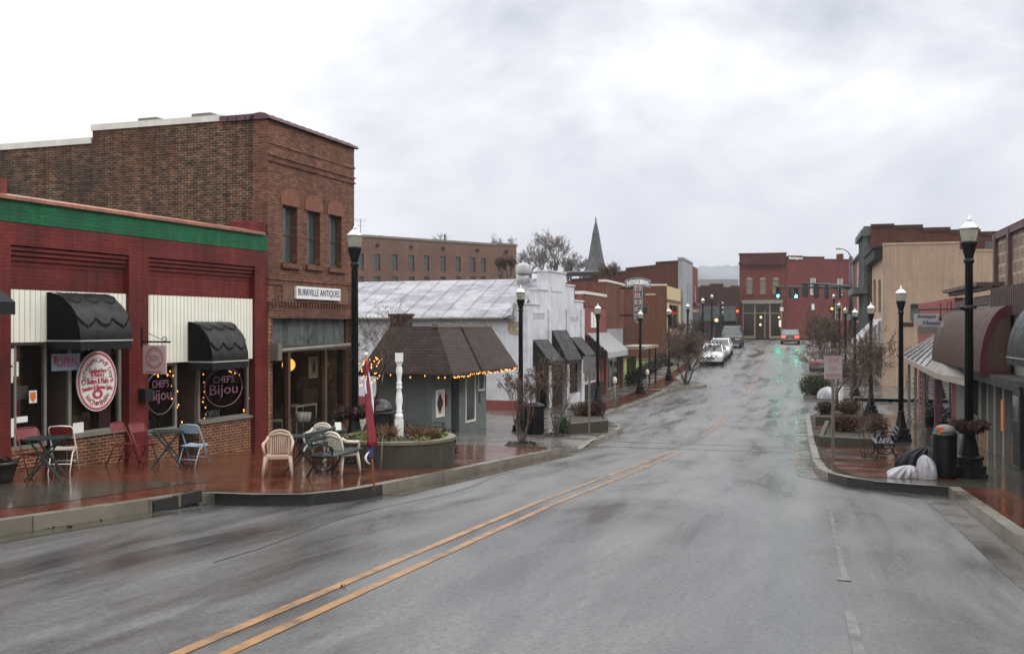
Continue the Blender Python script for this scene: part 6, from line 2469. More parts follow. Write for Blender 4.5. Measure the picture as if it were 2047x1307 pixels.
def xtable(w=.62, d=.55, h=.70):
    r = thing('folding_table', 'x', 'table')
    r.scale = (.84,) * 3
    t = MB()
    ns = 6
    for i in range(ns):
        a, b = -d / 2 + d * i / ns, -d / 2 + d * (i + 1) / ns
        t.box(-w / 2, w / 2, a + .004, b - .004, h - .022, h)
    t.box(-w / 2 + .05, -w / 2 + .09, -d / 2 + .02, d / 2 - .02, h - .05, h - .024).box(w / 2 - .09, w / 2 - .05, -d / 2 + .02, d / 2 - .02, h - .05, h - .024)
    t.build('top', m_greenwood, r)
    for s in (-1, 1):
        y = s * (d / 2 - .06)
        MB().bar((-w / 2 + .02, y, 0), (w / 2 - .10, y + .03, h - .03), .045, .025).build('leg', m_greenwood, r)
        MB().bar((w / 2 - .02, y - .03, 0), (-w / 2 + .10, y - .0, h - .03), .045, .025).build('leg', m_greenwood, r)
    MB().bar((-w / 2 + .12, -d / 2 + .06, .12), (-w / 2 + .12, d / 2 - .06, .12), .035).bar((w / 2 - .12, -d / 2 + .06, .12), (w / 2 - .12, d / 2 - .06, .12), .035).bar((0, -d / 2 + .06, h * .48), (0, d / 2 - .06, h * .48), .03).build('stretcher', m_greenwood, r)
    return r


tb0 = xtable()
gt_ = 'green folding tables outside the shops'
put(tb0, 92, 958, R(12), 'dark green folding table in front of the poster window, nearest the photo edge', gt_)
put(copy_tree(tb0), 336, 932, R(12), 'dark green folding table between the red chairs and the blue chair', gt_)
put(copy_tree(tb0), 605, 945, R(20), 'dark green folding table behind the tan armchair', gt_)
t4 = put(copy_tree(tb0), 662, 925, R(10), 'dark green folding table bearing the white menu card, behind the iron bench', gt_)
mc = thing('menu_card', 'small white folded menu card standing on the table by the lamp post', 'card', t4.location + Vector((.12, 0, .59)), R(20))
MB().prism([(-.04, 0), (-.005, .13), (.005, .13), (.04, 0), (.034, 0), (0, .122), (-.034, 0)], -.055, .055, 'x').build('card', m_signwhite, mc)


def resin_chair(m):
    r = thing('plastic_armchair', 'x', 'armchair')
    r.scale = (.78,) * 3
    s = MB()
    n = 8
    vs, fs = [], []
    for i in range(n + 1):
        for j in range(n + 1):
            u, v = -1 + 2 * i / n, -1 + 2 * j / n
            vs.append((.235 * u * (1 - .06 * (v > .5)), .22 * v, .41 - .018 * (1 - u * u) * (1 - v * v) + .01 * -v))
    for i in range(n):
        for j in range(n):
            a = i * (n + 1) + j
            fs.append((a, a + n + 1, a + n + 2, a + 1))
    s.mesh(vs, fs, True)
    s.box(-.235, .235, -.235, -.215, .365, .42).box(-.24, -.222, -.22, .22, .37, .41).box(.222, .24, -.22, .22, .37, .41)
    s.build('seat', m, r)
    for sx in (-1, 1):
        MB().tube([(sx * .225, -.215, .42), (sx * .255, -.245, .2), (sx * .275, -.26, 0)], [.042, .034, .026], 6).build('leg', m, r)
        MB().tube([(sx * .20, .2, .42), (sx * .225, .25, .2), (sx * .245, .29, 0)], [.042, .034, .026], 6).build('leg', m, r)
        MB().tube([(sx * .225, -.22, .40), (sx * .265, -.235, .57), (sx * .275, -.19, .635), (sx * .27, .0, .65), (sx * .245, .16, .67), (sx * .215, .235, .74)], [.030, .028, .032, .034, .032, .03], 6).build('arm', m, r)
    b = MB()
    # arched back rim + slats
    rim = [(-.215, .215, .40), (-.235, .245, .58), (-.225, .275, .72), (-.16, .295, .81), (-.08, .303, .845), (0, .305, .855), (.08, .303, .845), (.16, .295, .81), (.225, .275, .72), (.235, .245, .58), (.215, .215, .40)]
    b.tube(rim, .026, 6)
    b.tube([(-.20, .285, .75), (0, .30, .80), (.20, .285, .75)], .035, 6)
    for i in range(7):
        x = -.12 + .04 * i
        b.bar((x, .222, .42), (x, .292, .78), .022, .012)
    for sx in (-1, 1):
        b.bar((sx * .165, .222, .42), (sx * .175, .285, .76), .045, .014)
    b.build('backrest', m, r)
    return r


gr_ = 'resin armchairs outside the antiques shop'
rc = resin_chair(m_tan)
put(rc, 557, 952, R(8), 'tan resin armchair in the open, left of the iron bench', gr_)
rc2 = resin_chair(m_cream)
put(rc2, 636, 922, R(-8), 'off white resin armchair behind the two green tables', gr_)
put(resin_chair(m_cream), 682, 946, R(150), 'off white resin armchair half hidden behind the iron bench', gr_)


def scroll(c, r0, turns, n=18, flip=1, plane='xz', start=0.0):
    pts = []
    for i in range(n + 1):
        a = start + flip * turns * 2 * PI * i / n
        rr = r0 * (1 - .75 * i / n)
        pts.append((c[0] + rr * math.cos(a), c[1], c[2] + rr * math.sin(a)))
    return pts


def iron_bench(L=1.2):
    """bench: long axis along y, sitter faces +x"""
    r = thing('park_bench', 'x', 'bench')
    r.scale = (.84,) * 3
    for y in (-L / 2 + .06, L / 2 - .06):
        e_ = MB()
        e_.tube([(-.30, y, .0), (-.22, y, .10), (-.14, y, .24), (-.17, y, .40), (-.22, y, .56), (-.30, y, .82)], .018, 6)
        e_.tube([(.34, y, .0), (.25, y, .06), (.22, y, .18), (.27, y, .30), (.24, y, .40)], .018, 6)
        e_.tube([(-.17, y, .40), (.0, y, .38), (.26, y, .41)], .017, 6)
        e_.tube([(-.21, y, .60), (-.05, y, .63), (.14, y, .60), (.24, y, .53), (.22, y, .44)], .017, 6)
        e_.tube([(p[0], y, p[2]) for p in scroll((.17, y, .52), .08, 1.3)], .012, 5)
        e_.tube([(p[0], y, p[2]) for p in scroll((.0, y, .50), .085, 1.2, start=1)], .011, 5)
        e_.tube([(p[0], y, p[2]) for p in scroll((.12, y, .26), .10, 1.3, flip=-1)], .012, 5)
        e_.tube([(p[0], y, p[2]) for p in scroll((-.03, y, .26), .09, 1.2, start=2)], .011, 5)
        e_.tube([(-.14, y, .20), (.0, y, .14), (.14, y, .15), (.22, y, .18)], .012, 5)
        e_.tube([(-.35, y, .012), (-.25, y, .012)], .02, 6)
        e_.tube([(.28, y, .012), (.38, y, .012)], .02, 6)
        e_.build('end_frame', m_blackmetal, r)
    for x in (-.12, -.02, .08, .18, .26):
        MB().box(x - .04, x + .04, -L / 2, L / 2, .415, .44).build('seat_slat', m_slat, r)
    for z, x in ((.56, -.205), (.67, -.238), (.78, -.272)):
        MB().bar((x, -L / 2, z), (x, L / 2, z), .022, .075, up=(.3, 0, 1)).build('back_slat', m_slat, r)
    return r


gb_ = 'iron park benches'
bn = iron_bench()
put(bn, 668, 949, R(-16), 'iron park bench with grey green slats facing the street in front of the round planter', gb_)
b2 = copy_tree(bn)
put(b2, 862, 905, R(60), 'iron park bench half hidden behind the round planter', gb_)
b3 = copy_tree(bn)
put(b3, 1770, 914, R(164), 'iron park bench on the right brick walk, half hidden by the hedge', gb_)

# flower pot at the left edge
p = G(2, 965, KH)
fp_ = thing('flower_pot', 'black flower pot at the left edge of the photo', 'pot', p)
fp_.scale = (.8, .8, .8)
MB().lathe([(.16, 0), (.20, .1), (.235, .30), (.26, .31), (.26, .36), (.22, .36), (.20, .30), (.02, .29)], n=20).build('pot', m_black, fp_)
mb = MB(); leaves(mb, (0, 0, .38), (.2, .2, .08), 80, .05)
mb.build('plant', m_leafp, fp_)

# ================================================================== round planter, post, flag, trash can
pc = G(796, 938, KH)
PR = 1.0
pcn = Vector((pc.x, pc.y, 0)) + Vector((pc.x, pc.y, 0)).normalized() * PR
pcn.z = pc.z
pl_ = thing('round_planter', 'large round stained concrete planter at the left kerb with low green and russet plants', 'planter', pcn)
pm = MB().lathe([(PR, -.15), (PR, .40)], n=40, smooth=False)
pm.build('wall', m_planter, pl_)
rm = MB()
n = 40
for i in range(n):
    a, b = 2 * PI * i / n, 2 * PI * (i + 1) / n
    for (r0, z0), (r1, z1) in (((PR + .02, .40), (PR + .02, .45)), ((PR + .02, .45), (PR - .13, .45)), ((PR - .13, .45), (PR - .13, .36))):
        rm.quad((r0 * math.cos(a), r0 * math.sin(a), z0), (r0 * math.cos(b), r0 * math.sin(b), z0), (r1 * math.cos(b), r1 * math.sin(b), z1), (r1 * math.cos(a), r1 * math.sin(a), z1))
rm.build('rim', m_rim, pl_)
MB().lathe([(PR - .1, .395), (PR - .3, .42), (.01, .46)], n=30).build('soil', m_soil, pl_)
random.seed(8)
gv = MB()
for i in range(46):
    a, q = random.random() * 2 * PI, PR * math.sqrt(random.uniform(.25, .85))
    leaves(gv, (q * math.cos(a), q * math.sin(a), .47), (.09, .09, .06), 16, .035)
gvo = gv.build('ground_plants', m_leafg, pl_)
gs = MB()
for cx, cy, k in ((-.1, -.35, 70), (.35, -.3, 60), (-.35, -.05, 40), (.65, -.3, 30)):
    for i in range(k):
        a, q = random.random() * 2 * PI, random.uniform(.02, .2)
        b = Vector((cx + .3 * q * math.cos(a), cy + .3 * q * math.sin(a), .42))
        t = b + Vector((q * math.cos(a), q * math.sin(a), random.uniform(.12, .30)))
        m_ = b.lerp(t, .6) + Vector((0, 0, .05))
        gs.tube([b, m_, t], [.007, .006, .002], 3, cap=False)
gs.build('straw_grass', m_leafo, pl_)
for i in range(8):
    a, q = random.random() * 2 * PI, PR * random.uniform(.4, .75)
    leaves(MB(), (0, 0, 0), (1, 1, 1), 0, .1)
    leaves(gd := MB(), (q * math.cos(a), q * math.sin(a), .50), (.16, .16, .09), 40, .045).build('dark_plant', m_leafr, pl_)
# turned white post standing in the planter
pw = at(798, 890, pcn.y - .15)
po_ = thing('turned_post', 'white turned wooden post with a dark finial standing in the round planter', 'post', (pw.x, pw.y, pcn.z + .40))
kz = pw.y / F
hz_ = lambda py: (at(798, py, pw.y).z - (pcn.z + .40))
sq = lambda mb, z0, z1, w: mb.box(-w, w, -w, w, z0, z1)
pm = MB()
sq(pm, -.05, hz_(838), .068)
prf = [(.062, 838), (.068, 833), (.068, 828), (.045, 826), (.055, 822), (.055, 820), (.040, 818), (.062, 800), (.050, 787), (.035, 779), (.052, 776), (.052, 772), (.038, 770), (.05, 768), (.05, 765), (.034, 762), (.042, 752), (.058, 742), (.05, 735), (.038, 730), (.055, 727), (.055, 724), (.06, 722)]
pm.lathe([(a, hz_(b)) for a, b in prf], n=14)
sq(pm, hz_(722), hz_(706), .068) if False else sq(pm, hz_(741) * 0 + hz_(723), hz_(705), .064)
pm.build('post', m_white, po_)
MB().lathe([(.05, hz_(705)), (.055, hz_(702)), (.03, hz_(698)), (.02, hz_(690)), (.004, hz_(682))], n=8).build('finial', m_dark, po_)
# leaning flag: pole foot at the kerb
ft = G(748, 973, KH)
tp = at(732, 708, ft.y + .35)
fl = thing('flag_pole', 'furled red white and navy flag on a leaning orange pole at the kerb', 'flag', ft)
d = tp - ft
MB().tube([(0, 0, -.05), d], .014, 8).build('pole', m_orangepole, fl)
MB().ball(d, .03, 8, 6).build('finial', m_signwhite, fl)
def furl(u0, u1, r0, r1, off, seed, ph=0.0, n=16):
    rng = random.Random(seed)
    mb = MB()
    m = 14
    vs, fs = [], []
    for i in range(n + 1):
        u = u0 + (u1 - u0) * i / n
        c = d * u + Vector(off) * math.sin(PI * min(1, i / n + .15))
        rr = r0 + (r1 - r0) * i / n
        for k in range(m):
            a = 2 * PI * k / m
            q = rr * (1 + .28 * math.cos(3 * a + ph + i * .25) + .12 * math.cos(7 * a + i * .6))
            vs.append((c.x + q * math.cos(a), c.y + q * .8 * math.sin(a), c.z))
    for i in range(n):
        for k in range(m):
            fs.append((i * m + k, i * m + (k + 1) % m, (i + 1) * m + (k + 1) % m, (i + 1) * m + k))
    fs.append(tuple(range(m - 1, -1, -1))); fs.append(tuple(range(n * m, n * m + m)))
    return mb.mesh(vs, fs, True)
furl(.30, .95, .062, .022, (.0, -.02, 0), 1).build('red_cloth', m_flagred, fl)
furl(.50, .97, .016, .010, (.055, -.03, 0), 2, 1).build('white_cloth', m_flagwhite, fl)
furl(.66, .90, .010, .008, (-.03, -.03, 0), 5, 1).build('white_fold', m_flagwhite, fl)
nv = furl(.22, .31, .035, .048, (-.02, -.01, 0), 3)
nv.build('navy_cloth', m_flagblue, fl)
furl(.17, .30, .012, .018, (-.085, -.05, 0), 4, 2).build('white_hem', m_flagwhite, fl)
pe_ = G(760, 958, KH)
mb = MB().tube([(0, 0, 0), (.03, .05, .62)], .008, 6)
tg = tag(mb.build('thin_stake', m_rim), 'thin pale stake leaning on the round planter right of the flag pole', 'stake')
tg.location = pe_


def trash_can(lab, loc, dome=True, r=.24, h=.78):
    t = thing('trash_can', lab, 'trash can', loc)
    b = MB().lathe([(r * .9, 0), (r * .95, .04), (r, h * .5), (r, h)], n=20)
    for i in range(24):
        a = 2 * PI * i / 24
        b.bar(((r + .012) * math.cos(a), (r + .012) * math.sin(a), .05), ((r + .012) * math.cos(a), (r + .012) * math.sin(a), h - .02), .03, .012, up=(math.cos(a), math.sin(a), 0))
    b.build('body', m_bin, t)
    MB().lathe([(r + .03, h - .03), (r + .03, h + .02), (r, h + .03)], n=20).build('rim', m_black, t)
    if dome:
        MB().lathe([(r + .015, h + .02), (r + .0, h + .10), (r * .8, h + .20), (r * .5, h + .27), (.02, h + .30)], n=20).build('dome_lid', m_black, t)
        MB().prism([(-.10, h + .06), (.10, h + .06), (.09, h + .17), (-.09, h + .17)], -r - .02, -r + .08).build('flap', m_greyback, t)
    return t


w = at(763, 868, 22.4)
trash_can('black dome topped trash can behind the round planter', (w.x, w.y, gz(w.x, w.y, KH)))
w = G(1068, 868, KH)
t2 = trash_can('black trash can between the two leafless shrubs', w, False, .27, .85)
MB().lathe([(.28, .86), (.26, .9), (.1, .94), (.01, .95)], n=16).build('lid', m_bin, t2)
w = G(1889, 955, KH)
tr_ = trash_can('black litter bin with torn wrappers on top, beside the nearest right lamp', w, False, .17, .74)
dl = MB().lathe([(.175, .76), (.17, .82), (.13, .875), (.05, .90), (.01, .905)], n=16)
dl.build('dome_lid', m_greyback, tr_)
random.seed(2)
wr = thing('torn_wrapper', 'orange and teal torn wrapper sticking out of the litter bin top', 'litter', w + Vector((-.12, -.1, .72)))
wr.scale = (.8,) * 3
a_ = MB()
for i in range(7):
    p = Vector((random.uniform(-.10, .06), random.uniform(-.05, .05), random.uniform(0, .12)))
    a_.quad(p, p + Vector((.09, .02, .04)), p + Vector((.05, -.03, .11)), p + Vector((-.06, 0, .06)))
a_.build('orange_wrap', m_orangepl, wr)
MB().quad((-.15, 0, .08), (-.09, -.02, .06), (-.08, -.02, .14), (-.14, .0, .16)).build('teal_wrap', m_bluepl, wr)


def bag(lab, loc, w, d, h, m, seed, name='trash_bag', lean=1.0):
    rng = random.Random(seed)
    mb = MB()
    n, k = 26, 64
    vs, fs = [], []
    ph = [rng.uniform(0, 6.28) for _ in range(8)]
    for i in range(n + 1):
        v = i / n
        rr = (1 - v ** 2.3) ** .7 * (.95 + .2 * v) + .03
        for j in range(k):
            a = 2 * PI * j / k
            q = rr * (1 + .16 * math.sin(2 * a + ph[0]) + .10 * math.sin(3 * a + ph[1] + v * 2.5) + .05 * math.sin(9 * a + ph[2] - v * 4)
                      + (.03 + .14 * v) * math.sin(11 * a + ph[3] + 2 * v) + .07 * v * math.sin(17 * a + ph[6]) + rng.uniform(-.02, .02))
            lx_ = .30 * w * v * v * lean
            vs.append((w / 2 * q * math.cos(a) + lx_, d / 2 * q * math.sin(a), h * v * (1 - .10 * math.sin(2 * a + ph[5]) * (1 - v))))
    for i in range(n):
        for j in range(k):
            fs.append((i * k + j, i * k + (j + 1) % k, (i + 1) * k + (j + 1) % k, (i + 1) * k + j))
    fs.append(tuple(range(k - 1, -1, -1))); fs.append(tuple(range(n * k, n * k + k)))
    mb.mesh(vs, fs, True)
    o = mb.build(name, m)
    o.location = loc
    return tag(o, lab, 'trash bag')


w1, w2_, w3_ = G(1806, 954, KH), G(1852, 956, KH), G(1828, 945, KH)
bag('white plastic bag slumped at the kerb beside the black bag, left of two', w1 + Vector((-.02, -.02, 0)), .44, .36, .21, m_bagwhite, 3, lean=.8)
bag('white plastic bag leaning on the litter bin, right of two', w2_ + Vector((0, -.04, 0)), .34, .32, .40, m_bagwhite, 6, lean=-.5)
bag('black plastic bag lying between the white bags by the litter bin', w3_ + Vector((0.0, -.06, .06)), .68, .38, .42, m_bagblack, 9, lean=1.0)
w4 = G(1652, 797, KH)
bag('white plastic bag on the far corner in front of the clipped hedge', w4, .85, .7, .60, m_bagwhite, 5, lean=.3)

# ================================================================== hedge planters
def box_planter(lab, pts, h, loc, mat=None, name='hedge_planter'):
    """low wall round a polygon of ground points"""
    o = Vector(loc)
    t = thing(name, lab, 'planter', o)
    P = [Vector(p) - o for p in pts]
    c = sum(P, Vector()) / len(P)
    mb = MB()
    n = len(P)
    for i in range(n):
        a, b = P[i], P[(i + 1) % n]
        ai, bi = a.lerp(c, .14), b.lerp(c, .14)
        mb.quad((a.x, a.y, a.z - .1), (b.x, b.y, b.z - .1), (b.x, b.y, h), (a.x, a.y, h))
        mb.quad((a.x, a.y, h), (b.x, b.y, h), (bi.x, bi.y, h), (ai.x, ai.y, h))
        mb.quad((bi.x, bi.y, h - .1), (ai.x, ai.y, h - .1), (ai.x, ai.y, h), (bi.x, bi.y, h))
    mb.build('wall', mat or m_planter, t)
    MB().quad(*[(p.x * .9 + c.x * .1, p.y * .9 + c.y * .1, h - .06) for p in P]).build('soil', m_soil, t)
    return t


def hedge(lab, loc, size, m, n=900, ls=.05, name='hedge', cat='hedge', rz=0.0, lumps=5, seed=1):
    rng = random.Random(seed)
    random.seed(seed)
    t = thing(name, lab, cat, loc, rz)
    mb = MB()
    sx, sy, sz = size
    blobs = [((rng.uniform(-.6, .6) * sx, rng.uniform(-.5, .5) * sy, sz * rng.uniform(.42, .62)), rng.uniform(.55, .75)) for _ in range(lumps)]
    blobs.append(((0, 0, sz * .5), .9))
    for (c, k) in blobs:
        leaves(mb, c, (sx * k, sy * k, sz * .52 * (.7 + .4 * k)), n // len(blobs), ls, flat=.8)
    tw = MB()
    for i in range(30):
        a = rng.random() * 6.28
        tw.tube([(rng.uniform(-.5, .5) * sx, rng.uniform(-.5, .5) * sy, 0), (sx * .8 * math.cos(a), sy * .8 * math.sin(a), sz * rng.uniform(.5, 1.05))], .008, 3, cap=False)
    mb.build('foliage', m, t)
    tw.build('stems', m_bark, t)
    return t


def core(t, size, m):
    sx, sy, sz = size
    MB().ball((0, 0, sz * .48), 1.0, 14, 10).xf(Matrix.Diagonal((sx * .8, sy * .8, sz * .46, 1))).build('inner_mass', m, t) if False else None


g_ = lambda x, y: G(x, y, KH)
pq = [g_(1636, 892), g_(1758, 897), g_(1763, 876), g_(1650, 872)]
c_ = sum(pq, Vector()) / 4
box_planter('long low stained concrete planter nearest on the right walk', pq, .36, c_)
hh = lambda px, py, dz: at(px, py, G(px, 885, KH).y)
w = sum((g_(1640, 884), g_(1760, 886)), Vector()) / 2
hz2 = c_.z + .30
p1 = at(1690, 868, c_.y); p2 = at(1747, 868, c_.y)
hedge('russet clipped hedge in the nearest right planter, its left part', (p1.x, p1.y, hz2), (.50, .36, .44), m_leafr, 2200, .03, seed=3)
hedge('taller russet hedge at the right end of the nearest right planter', (p2.x, p2.y - .1, c_.z), (.40, .38, .76), m_leafr, 2200, .03, seed=5)
pq = [g_(1630, 850), g_(1722, 852), g_(1728, 836), g_(1640, 834)]
c2_ = sum(pq, Vector()) / 4
box_planter('farther low concrete planter with purple shrubs on the right walk', pq, .34, c2_)
p3 = at(1652, 838, c2_.y); p4 = at(1698, 838, c2_.y)
hedge('purple brown shrubs at the left of the farther right planter', (p3.x, p3.y, c2_.z + .3), (.42, .36, .42), m_leafp, 1500, .035, seed=7)
hedge('russet brown shrubs at the right of the farther right planter', (p4.x, p4.y, c2_.z + .3), (.55, .4, .48), m_leafr, 1700, .035, seed=9)
w = G(1648, 792, KH)
hedge('dark green clipped hedge on the far street corner on the right', (w.x, w.y + .8, w.z), (.85, .7, 1.05), m_hedgeg, 3600, .055, seed=12)
# white posts by the far right corner
for px, py, h, lab in ((1681, 822, 1.0, 'white wooden post beside the planter tree'),):
    w = G(px, py, KH)
    o = MB().box(-.07, .07, -.07, .07, 0, h).box(-.085, .085, -.085, .085, h, h + .04).build('white_post', m_white)
    o.location = w
    tag(o, lab, 'post')
# left second planter
pq = [g_(1132, 868), g_(1216, 864), g_(1205, 838), g_(1128, 842)]
c3_ = sum(pq, Vector()) / 4
box_planter('stained concrete planter at the left kerb before the ramp', pq, .42, c3_)
p5 = at(1160, 848, c3_.y); p6 = at(1192, 845, c3_.y)
hedge('russet hedge in the left kerb planter, left half', (p5.x, p5.y, c3_.z + .36), (.42, .40, .44), m_leafr, 1700, .035, seed=15)
hedge('purple brown hedge in the left kerb planter, right half', (p6.x, p6.y, c3_.z + .36), (.40, .40, .46), m_leafp, 1500, .035, seed=17)
w = G(1128, 868, KH)
hedge('low dark shrub at the left end of the left kerb planter', (w.x, w.y, w.z), (.28, .28, .55), m_leafd, 900, .035, seed=19)

# vacant lot: lime grass and dark hedge along the walk
mb = MB()
gl = [SP(59, -10.2, .18), SP(59, -17, .3), SP(79, -17, .3), SP(79, -10.9, .18)]
mb.quad(*[(p.x, p.y, p.z) for p in gl])
o = mb.build('grass', m_lime); o['kind'] = 'stuff'
mb = MB()
random.seed(6)
for i in range(5000):
    p = SP(random.uniform(61, 79), random.uniform(-17, -10.9), .18)
    mb.quad(p, p + Vector((.03, 0, 0)), p + Vector((random.uniform(-.05, .05), 0, random.uniform(.1, .3))))
o = mb.build('grass_blades', m_lime); o['kind'] = 'stuff'
rt = thing('walk_hedge', 'long low dark hedge between the vacant lot and the left sidewalk', 'hedge', SP(70, -9.9, KH))
mb = MB()
for i in range(5200):
    s_ = random.uniform(58.8, 80)
    p = SP(s_, -9.4 - (s_ - 58.8) * .035 - random.uniform(0, .6), KH + random.uniform(.02, .62)) - rt.location
    leaves(mb, p, (.1, .1, .1), 1, .10)
mb.build('foliage', m_hedge, rt)
w = at(1262, 735, 61)
o = MB().box(-.28, .28, -.02, .02, -.7, .7).build('lime_panel', m_lime)
o.location = w
tag(o, 'lime green board standing by the canopy post at the vacant lot', 'board')
for i in range(1):
    pass

# ================================================================== posts and signs
def post_sign(lab, foot, top_px, w, h, mf, letters=None, back=False, rz=0.0):
    t = thing('road_sign', lab, 'sign', foot, rz)
    zt = top_px - foot.z
    MB().box(-.03, .03, -.012, .012, -.1, zt - .05).build('post', m_greypost, t)
    b = MB().box(-w / 2, w / 2, -.026, -.014, zt - h, zt)
    bo = b.build('board', mf, t)
    if letters:
        for s, cz, lw, lh in letters:
            lettering(MB(), s, 0, zt - h * cz, w * lw, h * lh, -.03, bold=.002).build('lettering', m_signpink, bo)
        l = MB()
        l.box(-w / 2 + .02, w / 2 - .02, -.029, -.027, zt - .025, zt - .02).box(-w / 2 + .02, w / 2 - .02, -.029, -.027, zt - h + .02, zt - h + .025)
        l.build('border', m_signpink, bo)
    return t


w = G(1665, 920, KH)
k = w.y / F
post_sign('white STOP FOR PEDESTRIANS sign on a grey post at the right kerb', w, at(0, 711, w.y).z, 36 * k, 47 * k, m_signgrey, [('STOP', .20, .62, .20), ('FOR', .52, .40, .14), ('PEDESTRIANS', .82, .84, .11)])
w = G(1178, 868, KH)
k = w.y / F
post_sign('bare grey back of a road sign on a post at the left kerb', w, at(0, 712, w.y).z, 25 * k, 34 * k, m_greyback)
for px, py, lab in ((1229, 815, 'parking meter by the wet left kerb, nearer one'), (1294, 790, 'parking meter beyond the drug store lamp, farther one')):
    w = G(px, py, KH)
    t = thing('parking_meter', lab, 'parking meter', w, 0, 'parking meters')
    MB().tube([(0, 0, 0), (0, 0, 1.05)], .03, 6).build('post', m_greypost, t)
    MB().lathe([(.04, 1.05), (.09, 1.08), (.10, 1.2), (.08, 1.30), (.03, 1.34)], n=10, sy=.7).build('head', m_cream, t)

# storm drain
da, db = SP(10.25, lk(10.25) + .015), SP(11.1, lk(11.05) + .02)
sdn = thing('storm_drain', 'black storm drain mouth in the left kerb', 'drain', da, math.atan2(db.y - da.y, db.x - da.x))
DL = (db - da).length
MB().box(0, DL, -.012, .05, -.015, .13).build('opening', m_dark, sdn)
MB().box(DL * .48, DL * .52, -.03, -.011, -.01, .13).build('bar', m_rim, sdn)
for px, py, m_, lab in ((310, 1012, m_pinksign, 'crumpled pinkish paper in the gutter before the drain mouth'), (392, 990, m_signwhite, 'scrap of white paper at the drain mouth')):
    o = MB().ball((0, 0, .02), .032, 6, 4, .6).build('litter', m_)
    o.location = G(px, py, 0.01)
    tag(o, lab, 'litter')
mb = MB()
random.seed(9)
for px, py, n in ((100, 1052, 26), (165, 1040, 14), (370, 1008, 40), (300, 1016, 16)):
    c = G(px, py, .01)
    leaves(mb, c, (.28, .10, .015), n, .03)
o = mb.build('gutter_leaves', m_leafp); o['kind'] = 'stuff'
# black cabinet at the right edge
w = at(2066, 930, 19.2)
cb = thing('black_cabinet', 'tall black cabinet at the right edge of the photo beside the pale column', 'cabinet', (w.x, w.y, gz(w.x, w.y, KH)), AR_)
MB().box(-.35, .35, -.3, .2, 0, 1.55).build('body', m_black, cb)
MB().box(-.37, .37, -.32, .22, 1.55, 1.60).build('top', m_dark, cb)
MB().box(-.4, .4, -.36, .24, 0, .05).build('plinth', m_dark, cb)
MB().box(-.28, .28, -.315, -.30, .9, 1.4).build('pane', m_carglass, cb)
for px, py, s_, lab in ((1858, 850, .55, 'dark potted plant under the porch roof, left one'), (1883, 862, .6, 'dark potted plant under the porch roof, right one')):
    w = G(px, py, KH)
    t = thing('potted_plant', lab, 'plant', w, 0, 'pots under the porch')
    MB().lathe([(.14, 0), (.19, .3), (.21, .31), (.21, .35), (.02, .33)], n=14).build('pot', m_black, t)
    mb = MB(); leaves(mb, (0, 0, .55), (.26, .26, .28), 260, .05)
    mb.build('foliage', m_hedge, t)
